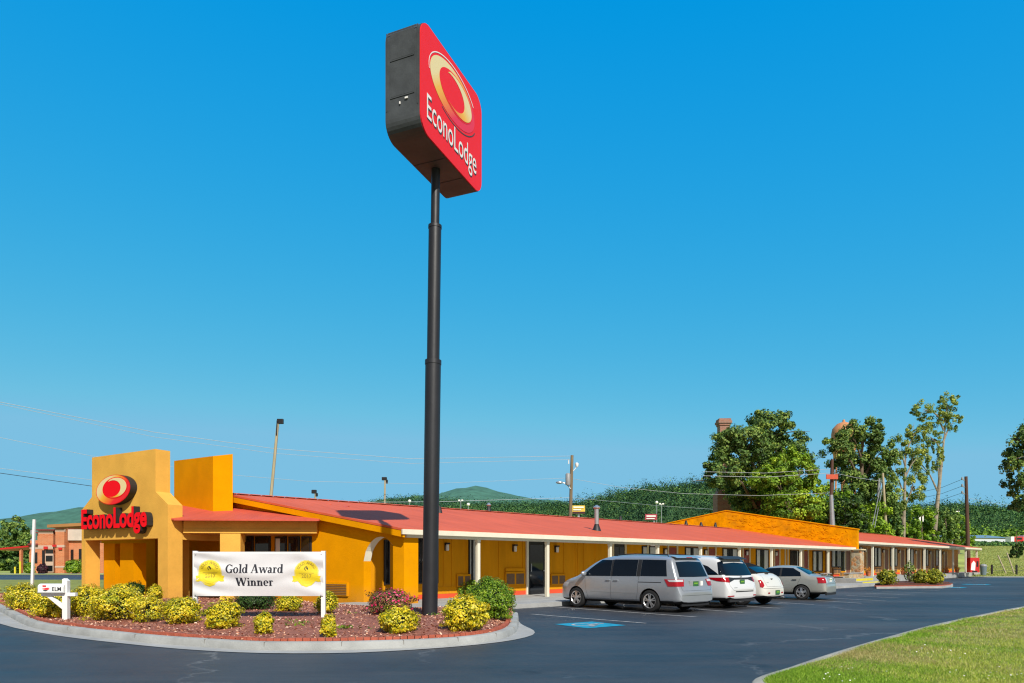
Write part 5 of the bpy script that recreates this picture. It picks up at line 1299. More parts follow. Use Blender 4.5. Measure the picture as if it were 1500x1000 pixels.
shrub('green_shrub', 'small dark green shrub partly hidden behind the sign pole side hedge', 'shrub', 680, 880, 58, 34, M['greenleaf'], n=1700, leaf=.04, dense=2.0)
shrub('green_shrub', 'big rounded green shrub at the right end of the planting bed', 'shrub', 717, 907, 78, 61, M['greenleaf'], n=4200, leaf=.036, dense=2.4)
shrub('green_shrub', 'dark green spreading shrub in shade behind the banner', 'shrub', 364, 893, 66, 24, M['darkleaf'], n=1500, leaf=.045)
shrub('green_shrub', 'dark green shrub beside the shaded inner pier of the portico', 'shrub', 190, 876, 32, 25, M['darkleaf'], n=900, leaf=.045)
shrub('rose_bush', 'bushy rose with pink blooms and reddish leaves left of the sign pole', 'rose bush', 566, 901, 76, 39, M['roseleaf'], n=1900, leaf=.04, extra=(M['rosebloom'], 300, .06))
P = []
for px, py, c in ((505, 917, 46), (440, 914, 34), (423, 915, 12), (430, 911, 14), (545, 917, 10), (632, 903, 14), (516, 900, 16)):
    b = gp(px, py, .24)
    for _ in range(c): P.append((b.x+random.gauss(0, .14), b.y+random.gauss(0, .08), bedz(b.x, b.y)+random.uniform(.01, .07)))
tag(leaves_mesh('weeds', P, [(0, 0, 1)]*len(P), .05, M['greenleaf'], aspect=2.5, jit=.8), kind='stuff')
P = [(random.uniform(-34, -14), random.uniform(26.5, 33), random.uniform(0.1, .45)) for _ in range(2600)]
P = [p for p in P if bedz(p[0], p[1]) > 0]
if P: tag(leaves_mesh('ground_cover', P, [(0, 0, 1)]*len(P), .14, M['oliveleaf'], aspect=1.8, jit=.6), kind='stuff')

# far island in front of the second wing
isl = [gp(x, y, .14) for x, y in ((1284, 857.8), (1300, 857.8), (1340, 857.3), (1380, 857.2), (1396, 855.5), (1396, 853.2), (1372, 851.5), (1330, 850.5), (1296, 851.5), (1285, 854))]
mb = MB(); mb.prism([Vector((p.x, p.y, -.05)) for p in isl], Z*.16); tag(mb.build('island_kerb', M['kerb']), kind='structure')
ci = sum(isl, Vector())/len(isl)
mb = MB(); mb.prism([Vector((ci.x+(p.x-ci.x)*.96, ci.y+(p.y-ci.y)*.90, .06)) for p in isl], Z*.085); tag(mb.build('island_edging', M['edging']), 'red brick edging ring around the far planted island', 'edging')
mb = MB(); mb.prism([Vector((ci.x+(p.x-ci.x)*.94, ci.y+(p.y-ci.y)*.82, .06)) for p in isl], Z*.11); mb.prism([Vector((ci.x+(p.x-ci.x)*.80, ci.y+(p.y-ci.y)*.55, .15)) for p in isl], Z*.09); tag(mb.build('island_mulch', mat('dark_mulch', (.12, .04, .025), .95, var=.4, scale=8, bump=.8, bscale=20)), kind='structure')
GI = 'shrubs on the far island'
shrub('island_shrub', 'olive green shrub at the left end of the far island by the steps', 'shrub', 1306, 855, 28, 22, M['oliveleaf'], .22, 700, .05, GI)
shrub('island_shrub', 'middle olive shrub on the far island touching its right neighbour', 'shrub', 1354, 854, 23, 20, M['oliveleaf'], .22, 600, .05, GI)
shrub('island_shrub', 'rightmost olive green shrub on the far island tip', 'shrub', 1375, 854, 26, 21, M['oliveleaf'], .22, 700, .05, GI)
shrub('flowering_shrub', 'thin leggy flowering shrub between the island shrubs before a tan post', 'shrub', 1336, 852, 16, 30, M['paleleaf'], .22, 160, .05, None, bare=.9)

# ------------------------------------------------------------------ trees
def tree(name, label, base, top, trunk, blobs, leafm, n, leaf, bark='bark', lean=(0, 0), group=None, limbs=True, seed=1, light=None):
    """base point, list of crown blobs (dx, dy, z, rx, ry, rz) in metres from the base"""
    b = Vector(base); th = thing(name, label, 'tree', tuple(b), group)
    rg = np.random.default_rng(seed)
    mb = MB(); H = top
    mb.tube([b-Z*.2, b+Vector((lean[0]*.3, lean[1]*.3, H*.3)), b+Vector((lean[0]*.65, lean[1]*.65, H*.62)), b+Vector((lean[0], lean[1], H*.92))], [trunk, trunk*.8, trunk*.55, trunk*.12], 9)
    if limbs:
        for (dx, dy, z, rx, ry, rz) in blobs:
            zz = max(H*.18, z-rz*1.2-abs(dx)*.3); f = zz/H; s = b+Vector((lean[0]*f, lean[1]*f, zz)); e = b+Vector((dx, dy, z))
            mid = s.lerp(e, .5)+Z*(.12*(e-s).length); mb.tube([s, mid, e], [trunk*.42, trunk*.25, trunk*.07], 6)
            for _ in range(3):
                e2 = e+Vector((rg.normal(0, rx*.5), rg.normal(0, ry*.5), rg.normal(0, rz*.5))); mb.tube([mid, mid.lerp(e2, .6)+Z*.1*rz, e2], [trunk*.16, trunk*.1, trunk*.03], 5)
    mb.build('trunk', M[bark], th, smooth=True)
    vol = np.array([max(.02, x[3]*x[5]) for x in blobs]); pr = vol/vol.sum()
    PP, NNm, PK = [], [], []
    for (dx, dy, z, rx, ry, rz), p in zip(blobs, pr):
        nn = int(n*2.2*p); nc = max(8, int(14+rx*rz*4)); nc = min(nc, 110)
        d = rg.normal(0, 1, (nc, 3)); d /= np.linalg.norm(d, axis=1)[:, None]; cc = d*rg.uniform(.55, 1.0, (nc, 1)); cr = rg.uniform(.12, .30, nc)
        i = rg.integers(0, nc, nn); e = rg.normal(0, 1, (nn, 3)); e /= np.linalg.norm(e, axis=1)[:, None]
        q = cc[i]+e*(cr[i]*rg.uniform(.45, 1.1, nn))[:, None]; cs = np.clip(np.round(1.4+cc[:, 2]*.8-cc[:, 1]*.35+rg.normal(0, .75, nc)), 0, 3).astype(int); PK.append(cs[i])  # upper and sun-side clumps take lighter copies: light painted into the leaves
        PP.append(np.stack([b.x+dx+q[:, 0]*rx, b.y+dy+q[:, 1]*ry, b.z+z+q[:, 2]*rz*.95], 1)); NNm.append(e+q*.5+np.array([0, 0, .4]))
    PP = np.concatenate(PP); NNm = np.concatenate(NNm)
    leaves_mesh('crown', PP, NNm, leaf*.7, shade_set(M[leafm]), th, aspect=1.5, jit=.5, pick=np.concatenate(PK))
    return th
def blob(px, py, wpx, hpx, Y, b, dy=0.0):
    p = at(px, py, Y+dy); k = (Y+dy)/F
    return (p.x-b.x, dy, p.z-b.z, wpx*k/2, wpx*k/2*.9, hpx*k/2)
def gbase(px, Y): x = (px-CX)/F*Y; return Vector((x, Y, G(x, Y)))
b = gbase(1112, 86)
tree('oak_tree', 'broad dark green oak standing behind the red roof by the brick chimney', b, 20, .6,
     [blob(1072, 648, 46, 40, 86, b, -4), blob(1128, 625, 72, 58, 86, b), blob(1085, 655, 92, 62, 86, b, -3), blob(1148, 662, 90, 70, 86, b), blob(1060, 688, 62, 58, 86, b, -6), blob(1105, 705, 120, 70, 86, b), blob(1172, 695, 50, 70, 86, b), blob(1098, 738, 56, 46, 86, b), blob(1130, 740, 90, 50, 86, b)],
     'oakleaf', 24000, .38, seed=3)
b = gbase(1155, 80)
tree('leafy_tree', 'brighter green tree in front of the right half of the dark oak', b, 12.5, .3,
     [blob(1150, 672, 46, 46, 80, b), blob(1135, 705, 74, 60, 80, b), blob(1172, 690, 52, 60, 80, b), blob(1158, 740, 86, 60, 80, b), blob(1190, 725, 36, 60, 80, b)], 'brightleaf', 10500, .33, seed=4)
b = gbase(1262, 95)
tree('oak_tree', 'dark green tree right of the orange water tower', b, 20, .5,
     [blob(1268, 630, 62, 48, 95, b), blob(1292, 660, 46, 60, 95, b), blob(1230, 658, 50, 54, 95, b, -3), blob(1248, 640, 36, 36, 95, b, -2), blob(1262, 690, 70, 70, 95, b), blob(1285, 730, 60, 70, 95, b), blob(1248, 730, 50, 60, 95, b)], 'oakleaf', 15000, .38, seed=5)
b = gbase(1322, 98)
tree('slender_tree', 'slender tree with pale bare trunk and broken top left of the tallest tree', b, 18.2, .32,
     [blob(1345, 630, 34, 42, 98, b), blob(1316, 655, 36, 40, 98, b), blob(1345, 668, 30, 40, 98, b), blob(1308, 690, 34, 50, 98, b), blob(1340, 712, 34, 50, 98, b), blob(1310, 735, 40, 44, 98, b)], 'paleleaf', 4600, .32, 'palebark', (.5, 0), seed=6)
b = gbase(1365, 102)
tree('slender_tree', 'tallest slender pale-trunked tree with thin open crown behind the far wing', b, 22.5, .36,
     [blob(1352, 598, 34, 26, 102, b), blob(1388, 590, 34, 34, 102, b), blob(1370, 610, 46, 30, 102, b), blob(1396, 618, 26, 34, 102, b), blob(1362, 640, 36, 30, 102, b), blob(1350, 680, 30, 60, 102, b), blob(1372, 670, 20, 50, 102, b)], 'paleleaf', 3900, .30, 'palebark', (2.1, 0), seed=7)
b = gbase(1545, 62)
tree('oak_tree', 'dark tree cut by the right edge of the picture', b, 14.5, .4,
     [blob(1500, 650, 60, 70, 62, b), blob(1490, 690, 44, 60, 62, b), blob(1510, 725, 70, 60, 62, b), blob(1530, 640, 70, 80, 62, b), blob(1550, 700, 80, 90, 62, b), blob(1494, 735, 30, 30, 62, b)], 'oakleaf', 6000, .30, seed=8)
low = [(1215, 742, 70, 70, 90, 'brightleaf'), (1238, 752, 60, 60, 88, 'darkleaf'), (1205, 760, 50, 46, 92, 'brightleaf'), (1275, 760, 60, 56, 92, 'brightleaf'), (1300, 755, 40, 60, 96, 'oakleaf'), (1350, 762, 40, 60, 100, 'brightleaf'), (1332, 775, 40, 40, 104, 'oakleaf'), (1385, 765, 34, 56, 108, 'oakleaf'), (1404, 772, 36, 44, 118, 'brightleaf')]
labs = ['bright green bushy tree behind the right slope of the orange firewall', 'dark bushy tree at the foot of the orange water tower', 'bright bushy tree between the two oaks behind the firewall coping', 'light green bushy tree left of the grey guyed pole', 'dark bushy tree behind the grey guyed pole', 'bright bushy tree at the foot of the tallest slender tree', 'dark low tree behind the far roof between the slender trunks', 'dark bushy tree right of the tallest slender trunk', 'bright low tree left of the dark power pole']
for (px, py, w_, h_, Y, m), lab in zip(low, labs):
    b = gbase(px, Y)
    tree('bushy_tree', lab, b, HC-(py-CY)/F*Y+1, .25, [blob(px, py, w_, h_, Y, b), blob(px-w_*.28, py+h_*.35, w_*.7, h_*.7, Y, b), blob(px+w_*.28, py+h_*.4, w_*.7, h_*.7, Y, b)], m, 2300, .40, group='bushy trees behind the far roof', seed=int(px))
for px, py, w_, h_, Y, lab in ((22, 785, 46, 60, 135, 'large dark tree at the left edge beyond the brick building'), (-6, 800, 40, 66, 128, 'dark tree cut off by the left picture edge'), (12, 815, 60, 40, 132, 'low dark leafy tree below the large one at the left edge')):
    b = gbase(px, Y)
    tree('dark_tree', lab, b, HC-(py-CY)/F*Y+2, .4, [blob(px, py-10, w_*.8, h_*.6, Y, b), blob(px-w_*.3, py+h_*.2, w_*.8, h_*.6, Y, b), blob(px+w_*.3, py+h_*.15, w_*.8, h_*.6, Y, b), blob(px, py+h_*.35, w_, h_*.5, Y, b)], 'oakleaf', 4200, .55, group='trees beyond the brick building', seed=int(px+99))

# ------------------------------------------------------------------ hills and their woods
def hill(name, ridge, Y, depth, m, woods=None, foot=0.0):
    """ridge given by picture columns and rows at distance Y, slope runs towards the camera"""
    xs = []; 
    for i in range(len(ridge)-1):
        (x0, y0), (x1, y1) = ridge[i], ridge[i+1]; n = max(1, int((x1-x0)/12))
        for k in range(n): xs.append((x0+(x1-x0)*k/n, y0+(y1-y0)*k/n))
    xs.append(ridge[-1]); NR = 14; vs = []
    rg = np.random.default_rng(int(Y))
    for j in range(NR):
        v = j/(NR-1)
        for x, y in xs:
            p = at(x, y+(woods[2]*1.9*F/Y if woods else 0), Y); f = sstep(0, 1, v/.78) if v < .78 else 1-.5*((v-.78)/.22)**2
            z0 = foot if foot else G(p.x, Y-depth)
            vs.append((p.x, Y-depth+depth*v/.78, z0-2+(p.z-z0+2)*f+.012*p.z*math.sin(x*.13+j)))
    mb = MB(); nx = len(xs); mb.mesh(vs, [(j*nx+i, j*nx+i+1, (j+1)*nx+i+1, (j+1)*nx+i) for j in range(NR-1) for i in range(nx-1)])
    o = tag(mb.build(name, m, smooth=True, angle=180), kind='structure')
    if woods:
        wm, cnt, r, nl, leaf, wname = woods
        V = np.array(vs).reshape(NR, nx, 3); PP = []; NM = []; PD = []; ND = []; KP = []; KD = []
        cu = rg.uniform(0, nx-1.001, cnt); cv = rg.uniform(0.5, (NR-1)*.86, cnt)
        for a, c in zip(cu, cv):
            i, j = int(a), int(c); fa, fc = a-i, c-j
            p = (V[j, i]*(1-fa)+V[j, i+1]*fa)*(1-fc)+(V[j+1, i]*(1-fa)+V[j+1, i+1]*fa)*fc
            rr = r*(rg.uniform(.55, 1.3) if rg.random() < .8 else rg.uniform(1.4, 2.1)); tall = rg.uniform(.8, 1.5) if rg.random() > .12 else rg.uniform(1.6, 2.2)
            d = rg.normal(0, 1, (nl, 3)); d[:, 2] = np.abs(d[:, 2])-.15; d /= np.linalg.norm(d, axis=1)[:, None]
            q = d*rg.uniform(.6, 1.05, (nl, 1)); 
            narrow = np.where(q[:, 2] > .3, 1.0-.25*(tall > 1.55), 1.0)
            pat = math.sin(p[0]*.021+1.3*math.sin(p[1]*.03))+math.sin(p[0]*.047+p[1]*.05)*.7+rg.normal(0, .55)
            dk = pat > .25 and wname == 'hill_forest'
            if dk: tall = rg.uniform(1.5, 2.3); rr *= .8; narrow = np.clip(1.05-.55*np.maximum(q[:, 2], 0), .3, 1.2)
            (KD if dk else KP).append(np.full(nl, int(rg.choice(4, p=[.22, .34, .30, .14]))))
            (PD if dk else PP).append(p+np.stack([q[:, 0]*rr*narrow, q[:, 1]*rr*narrow, (q[:, 2]*tall+.45)*rr], 1)); (ND if dk else NM).append(d+np.array([0, 0, .3]))
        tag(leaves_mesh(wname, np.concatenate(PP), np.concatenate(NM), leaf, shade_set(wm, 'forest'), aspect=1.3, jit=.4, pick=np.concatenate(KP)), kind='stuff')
        if PD: tag(leaves_mesh('hill_conifers', np.concatenate(PD), np.concatenate(ND), leaf, shade_set(M['conifer'], 'forest'), aspect=1.3, jit=.4, pick=np.concatenate(KD)), kind='stuff')
    return o
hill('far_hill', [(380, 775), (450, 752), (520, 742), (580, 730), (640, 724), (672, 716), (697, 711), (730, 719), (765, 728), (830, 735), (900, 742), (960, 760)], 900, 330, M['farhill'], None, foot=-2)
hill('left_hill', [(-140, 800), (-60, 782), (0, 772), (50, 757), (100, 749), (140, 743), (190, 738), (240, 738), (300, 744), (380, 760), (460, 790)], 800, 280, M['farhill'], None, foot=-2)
hill('wooded_hill', [(560, 752), (600, 744), (660, 741), (720, 741), (780, 739), (830, 736), (862, 729), (900, 719), (940, 710), (985, 707), (1030, 700), (1090, 710), (1150, 726), (1240, 736), (1330, 741), (1385, 734), (1425, 740), (1470, 744), (1510, 738), (1560, 744), (1620, 736)], 420, 170, M['hillsoil'], (M['forest'], 11500, 2.5, 38, .66, 'hill_forest'), foot=-2)
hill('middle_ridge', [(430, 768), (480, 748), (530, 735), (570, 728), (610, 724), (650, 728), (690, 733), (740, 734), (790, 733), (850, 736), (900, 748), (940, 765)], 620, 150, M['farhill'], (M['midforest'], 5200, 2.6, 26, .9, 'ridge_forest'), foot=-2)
hill('low_rise', [(1180, 788), (1260, 782), (1340, 778), (1420, 776), (1500, 774), (1600, 772)], 232, 30, M['hillsoil'], (M['lightforest'], 900, 2.0, 40, .7, 'young_forest'), foot=5.2)
# ------------------------------------------------------------------ cars
def interp(tab, x):
    if x <= tab[0][0]: return tab[0][1]
    for (a, va), (b, vb) in zip(tab[:-1], tab[1:]):
        if x <= b: f = (x-a)/(b-a); return va+(vb-va)*f
    return tab[-1][1]
def mesh_eval(o):
    dg = bpy.context.evaluated_depsgraph_get(); dg.update()
    return bpy.data.meshes.new_from_object(o.evaluated_get(dg))
class Car:
    def __init__(s, name, label, wheel_px, yaw, spec):
        """wheel_px: picture point where the left rear tyre meets the asphalt"""
        s.sp = spec; tr = spec['track']/2
        c = gp(*wheel_px); fwd = Vector((math.cos(yaw), math.sin(yaw), 0)); right = Vector((fwd.y, -fwd.x, 0))
        o = c+right*tr
        s.root = thing(name, label, 'car', (o.x, o.y, 0), 'cars parked in front of the motel rooms', yaw)
        s.paint = M[spec['paint']]
        s.body()
    def W(s, x, z):
        return interp(s.sp['plan'], x)*interp(s.sp['tumble'], z)
    def body(s):
        sp = s.sp; st = sp['stations']; belt = sp['belt']; rows = []
        for x, zb, zt in st:
            D = [zb, zb, zb+.09, .42, .62, .84, belt-.02, belt+.03, (belt+zt)/2, zt-.17, zt-.055, zt-.005, zt+.02]
            for k in range(len(D)-2, -1, -1): D[k] = min(D[k], D[k+1]-.018)
            D = [max(d, zb-.02+.002*k) for k, d in enumerate(D)]
            D[0] = D[1] = zb
            ys = []
            for k, d in enumerate(D):
                w = s.W(x, d)
                if k == 0: w = 0
                elif k == 1: w *= .85
                elif k == 10: w *= .965
                elif k == 11: w *= .80
                elif k == 12: w = 0
                ys.append(w)
            rows.append([(x, y, d) for y, d in zip(ys, D)])
        n = len(rows[0]); vs = []; ring = 2*n-2
        for r in rows:
            vs += r; vs += [(x, -y, z) for x, y, z in r[n-2:0:-1]]
        fs = []
        for i in range(len(rows)-1):
            for k in range(ring):
                k2 = (k+1) % ring; fs.append((i*ring+k, i*ring+k2, (i+1)*ring+k2, (i+1)*ring+k))
        for base in (0, (len(rows)-1)*ring):       # end caps as quads across
            for k in range(n-1):
                a, b = base+k, base+k+1
                c = base+(ring-k-1) % ring if k+1 < n-1 else None
                ra = base+((ring-k) % ring); rb = base+((ring-k-1) % ring)
                pts = [a, b, rb, ra]; u = []
                for p in pts:
                    if p not in u: u.append(p)
                if len(u) >= 3: fs.append(tuple(u))
        me = bpy.data.meshes.new('body_cage'); me.from_pydata(vs, [], fs)
        bm = bmesh.new(); bm.from_mesh(me); bmesh.ops.recalc_face_normals(bm, faces=bm.faces[:])
        if bm.calc_volume(signed=True) < 0: bmesh.ops.reverse_faces(bm, faces=bm.faces[:])
        bm.to_mesh(me); bm.free()
        o = bpy.data.objects.new('body_cage', me); COL.objects.link(o)
        md = o.modifiers.new('s', 'SUBSURF'); md.levels = 2; md.render_levels = 2
        full = mesh_eval(o)
        s.bvh = BVHTree.FromPolygons([v.co.copy() for v in full.vertices], [tuple(p.vertices) for p in full.polygons])
        cuts = []
        for wx in (0, sp['wb']):
            for sg in (1, -1):
                mb = MB(); r = sp['arch']; y1 = sg*(interp(sp['plan'], wx)+.15); y0 = sg*(interp(sp['plan'], wx)-.34)
                mb.tube([(wx, y0, sp['wr']), (wx, y1, sp['wr'])], r, 28)
                c = mb.build('cut', s.paint); cuts.append(c)
                b = o.modifiers.new('b', 'BOOLEAN'); b.object = c; b.operation = 'DIFFERENCE'; b.solver = 'MANIFOLD'
        fin = mesh_eval(o); fin.name = 'body'
        for c in cuts+[o]: bpy.data.objects.remove(c)
        fin.materials.clear(); fin.materials.append(s.paint); fin.materials.append(M['underbody'])
        idx = []
        for p in fin.polygons:
            c = p.center; dark = False
            for wx in (0, sp['wb']):
                r = math.hypot(c.x-wx, c.z-sp['wr'])
                if r < sp['arch']+.012 and abs(c.y) < interp(sp['plan'], wx)-.02 and (r > sp['arch']-.03 and abs(p.normal.y) < .35 or abs(p.normal.y) > .8 and abs(c.y) < interp(sp['plan'], wx)-.28): dark = True
            if p.normal.z < -.6 and c.z < .45: dark = True
            idx.append(1 if dark else 0)
        fin.polygons.foreach_set('material_index', idx)
        fin.polygons.foreach_set('use_smooth', [True]*len(fin.polygons)); fin.set_sharp_from_angle(angle=math.radians(42))
        s.b = bpy.data.objects.new('body', fin); COL.objects.link(s.b); s.b.parent = s.root
        for wx in (0, sp['wb']):
            for sg in (1, -1): s.wheel(wx, sg)
    def hit(s, p, d, off):
        d = Vector(d).normalized(); p = Vector(p)
        h = s.bvh.ray_cast(p+d*3, -d)
        if h[0] is None: return p
        nrm = h[1] if h[1].dot(d) > 0 else -h[1]
        return h[0]+nrm*off
    def patch(s, name, m, rows, d, off=.006, nu=10, nv=8, parent=None, thick=0.0):
        """rows: polylines of guessed points (bottom to top) projected onto the body along -d"""
        def samp(L, n):
            L = [Vector(p) for p in L]; acc = [0]
            for a, b in zip(L[:-1], L[1:]): acc.append(acc[-1]+(b-a).length)
            out = []
            for k in range(n+1):
                t = acc[-1]*k/n; i = 0
                while i < len(L)-2 and acc[i+1] < t: i += 1
                out.append(L[i].lerp(L[i+1], (t-acc[i])/max(1e-6, acc[i+1]-acc[i])))
            return out
        R = [samp(r, nu) for r in rows]; vs = []
        for j in range(nv+1):
            f = j/nv*(len(R)-1); i = min(len(R)-2, int(f)); f -= i
            for k in range(nu+1): vs.append(s.hit(R[i][k].lerp(R[i+1][k], f), d, off))
        mb = MB(); nx = nu+1
        mb.mesh(vs, [(j*nx+i, j*nx+i+1, (j+1)*nx+i+1, (j+1)*nx+i) for j in range(nv) for i in range(nu)])
        return mb.build(name, m, parent or s.root, smooth=True, angle=60, local=True)
    def both(s, name, m, rows, off=.006, parent=None, **k):
        for sg in (1, -1):
            s.patch(name, m, [[(x, sg*1.0, z) for x, z in r] for r in rows], (0, sg, .0), off, parent=parent, **k)
    def seam(s, name, pts, d, w=.006, off=.003, m='blackplastic', sides=True):
        for sg in ((1, -1) if sides else (1,)):
            mb = MB(); P = []
            for a, b in zip(pts[:-1], pts[1:]):
                n = max(2, int(math.dist(a, b)/.06))
                P += [Vector(a).lerp(Vector(b), k/n) for k in range(n)]
            P.append(Vector(pts[-1])); H = [s.hit((p.x, p.y*sg, p.z), (d[0], d[1]*sg, d[2]), off) for p in P]
            D = Vector((d[0], d[1]*sg, d[2])).normalized()
            for a, b in zip(H[:-1], H[1:]):
                t = (b-a).normalized(); q = t.cross(D).normalized()*w/2
                mb.poly([a-q, b-q, b+q, a+q])
            mb.build(name, M[m], s.root, local=True)
    def wheel(s, wx, sg):
        sp = s.sp; r = sp['wr']; y = sg*(sp['track']/2); tw = .21; c = Vector((wx, y+sg*.11, r)); ax = Vector((0, sg, 0))
        mb = MB(); prof = [(r*.62, -tw), (r*.94, -tw), (r, -tw+.03), (r, -.03), (r*.965, -.008), (r*.86, .006), (r*.70, .004), (r*.66, -.012)]
        e = MB(); hub = thing_child('wheel', s.root)
        t = MB(); t.lathe(c, prof, 36, ax, cap=False); t.build('tyre', M['tyre'], hub, smooth=True, local=True, angle=35)
        rim = MB()
        # open alloy: barrel disc (dark), outer ring and twin spokes
        rim.lathe(c, [(r*.655, -.02), (r*.675, .006), (r*.64, .008), (r*.60, -.012)], 36, ax, cap=False)
        ns = sp.get('spokes', 5)
        for k in range(ns):
            for dd in ((-.13, .13) if sp.get('twin', True) else (0,)):
                a = 2*PI*k/ns+.3; a0 = a+dd*.7; a1 = a+dd*1.5
                def pt(rr, an, h): return c+Vector((math.cos(an)*rr, 0, math.sin(an)*rr))+ax*h
                w = .050 if sp.get('twin', True) else .13
                q0, q1 = r*.10, r*.63
                tv0 = Vector((-math.sin(a0), 0, math.cos(a0)))*r*w*1.2; tv1 = Vector((-math.sin(a1), 0, math.cos(a1)))*r*w
                A, B = pt(q0, a0, .012), pt(q1, a1, .0)
                rim.mesh([A-tv0, B-tv1, B+tv1, A+tv0]+[p-ax*.035 for p in (A-tv0, B-tv1, B+tv1, A+tv0)], [(0, 1, 2, 3), (4, 7, 6, 5), (0, 4, 5, 1), (1, 5, 6, 2), (2, 6, 7, 3), (3, 7, 4, 0)])
        rim.lathe(c, [(r*.19, -.02), (r*.19, .012), (r*.12, .022), (.004, .022)], 18, ax)
        rim.build('rim', M['alloy'], hub, smooth=True, local=True, angle=35)
        bk = MB(); bk.lathe(c, [(r*.655, -.09), (r*.655, -.06), (.01, -.058)], 24, ax); bk.build('brake_disc', M['underbody'], hub, local=True)
    def plate(s, x, y, z, tilt=0.0, m='plategreen', w=.29, h=.15):
        d = Vector((-1, 0, 0)); p = s.hit((x, y, z), d, .012)
        mb = MB(); mb.box(p.x-.012, y-w/2, z-h/2, p.x, y+w/2, z+h/2); pl = mb.build('license_plate', M[m], s.root, local=True)
        mb = MB(); mb.box(p.x-.015, y-w*.34, z-.01, p.x-.0125, y+w*.34, z+.035); mb.build('plate_band', M['plateyellow'], pl, local=True)
def thing_child(name, parent):
    o = bpy.data.objects.new(name, None); COL.objects.link(o); o.parent = parent; o.empty_display_size = .1; return o
TUM_VAN = [(.15, .90), (.25, .955), (.45, .992), (.65, 1.0), (.85, .995), (1.0, .97), (1.06, .955), (1.35, .895), (1.55, .835), (1.8, .76)]
YAW = math.atan2(.740, -.672)
# --- silver minivan
van = dict(paint='silver', track=1.70, wb=3.0, wr=.335, arch=.385, belt=1.04, spokes=5,
    plan=[(-1.10, .70), (-1.06, .84), (-.98, .91), (-.85, .945), (-.5, .968), (0, .978), (2.6, .978), (3.2, .955), (3.55, .90), (3.8, .80), (3.95, .66), (4.02, .5)], tumble=TUM_VAN,
    stations=[(-1.08, .34, .60), (-1.06, .29, .66), (-1.0, .26, .80), (-.95, .25, 1.02), (-.88, .24, 1.18), (-.76, .24, 1.45), (-.68, .24, 1.62), (-.60, .24, 1.685), (-.35, .23, 1.715), (0, .23, 1.735), (.7, .22, 1.755), (1.4, .21, 1.745), (1.9, .21, 1.70), (2.25, .21, 1.58), (2.6, .21, 1.37), (2.95, .21, 1.14), (3.1, .21, 1.07), (3.4, .21, 1.0), (3.7, .21, .90), (3.9, .22, .76), (4.0, .24, .62), (4.02, .28, .5)])
c = Car('minivan', 'silver minivan nearest the camera, parked leftmost in front of the rooms', (954.5, 895.3), YAW, van)
G_ = M['carglass']; P_ = c.paint; BP = M['blackplastic']
c.both('side_window', G_, [[(1.55, 1.07), (2.72, 1.06)], [(1.55, 1.3), (2.42, 1.3)], [(1.55, 1.58), (2.0, 1.585)]])
c.both('side_window', G_, [[(.52, 1.08), (1.47, 1.07)], [(.52, 1.59), (1.47, 1.595)]])
c.both('side_window', G_, [[(-.60, 1.09), (.36, 1.085)], [(-.50, 1.57), (.36, 1.59)]])
c.both('window_pillar', BP, [[(.37, 1.075), (.51, 1.075)], [(.37, 1.59), (.51, 1.595)]], off=.004, nu=2)
c.both('window_pillar', BP, [[(1.475, 1.07), (1.545, 1.07)], [(1.475, 1.592), (1.545, 1.585)]], off=.004, nu=2)
c.patch('rear_window', G_, [[(-1, .74, 1.09), (-1, 0, 1.08), (-1, -.74, 1.09)], [(-1, .66, 1.58), (-1, 0, 1.60), (-1, -.66, 1.58)]], (-1, 0, .25), nu=16)
c.patch('windshield', G_, [[(3.05, .72, 1.12), (3.05, 0, 1.14), (3.05, -.72, 1.12)], [(2.1, .6, 1.6), (2.1, 0, 1.63), (2.1, -.6, 1.6)]], (.7, 0, .7), nu=16)
mb = MB(); h0 = c.hit((-.6, .62, 1.66), (-.3, 0, 1), .0)
mb.prism([(-.78, .66, 1.635), (-.50, .66, 1.70), (-.50, .66, 1.725), (-.74, .66, 1.665)], (0, -1.32, 0)); mb.build('spoiler', P_, c.root, local=True, bevel=.01)
mb = MB(); mb.box(-.775, -.15, 1.642, -.765, .15, 1.66); mb.build('brake_lamp', M['taillamp'], c.root, local=True)
for sg in (1, -1):
    D = (-1, sg*.8, 0)
    tl = c.patch('taillight', M['taillamp'], [[(-.66, sg*.95, .79), (-1.0, sg*.64, .79)], [(-.54, sg*.95, 1.0), (-1.0, sg*.62, .995)]], D, .012, 10, 5)
    c.patch('reversing_lamp', M['clearlamp'], [[(-.72, sg*.95, .925), (-1.0, sg*.665, .925)], [(-.66, sg*.95, .985), (-1.0, sg*.66, .985)]], D, .016, 10, 3, parent=tl)
    c.patch('headlight', M['clearlamp'], [[(3.75, sg*.7, .66), (3.45, sg*.9, .68)], [(3.7, sg*.66, .80), (3.3, sg*.9, .84)]], (1, sg*.8, .2), .008)
    mb = MB(); o_ = c.hit((2.55, sg*1, 1.08), (0, sg, 0), 0); mb.ball((o_.x+.02, o_.y+sg*.13, 1.14), (.07, .12, .085), 2); mb.build('mirror', P_, c.root, smooth=True, local=True)
    mb = MB(); rr = [c.hit((x, sg*.60, 1.7), (0, 0, 1), .035) for x in (-.45, -.4, .2, .8, 1.4, 1.6)]; rr[0].z -= .03; rr[-1].z -= .03; mb.tube(rr, .017, 8); mb.build('roof_rail', BP, c.root, smooth=True, local=True)
    for x in (1.62, 1.30):
        p = c.hit((x, sg, .94), (0, sg, 0), .0); mb = MB(); mb.obox((p.x-.09, p.y, .925), (.18, 0, 0), (0, sg*.035, 0), (0, 0, .03)); mb.build('door_handle', P_ if x > 1.5 else P_, c.root, local=True, bevel=.006)
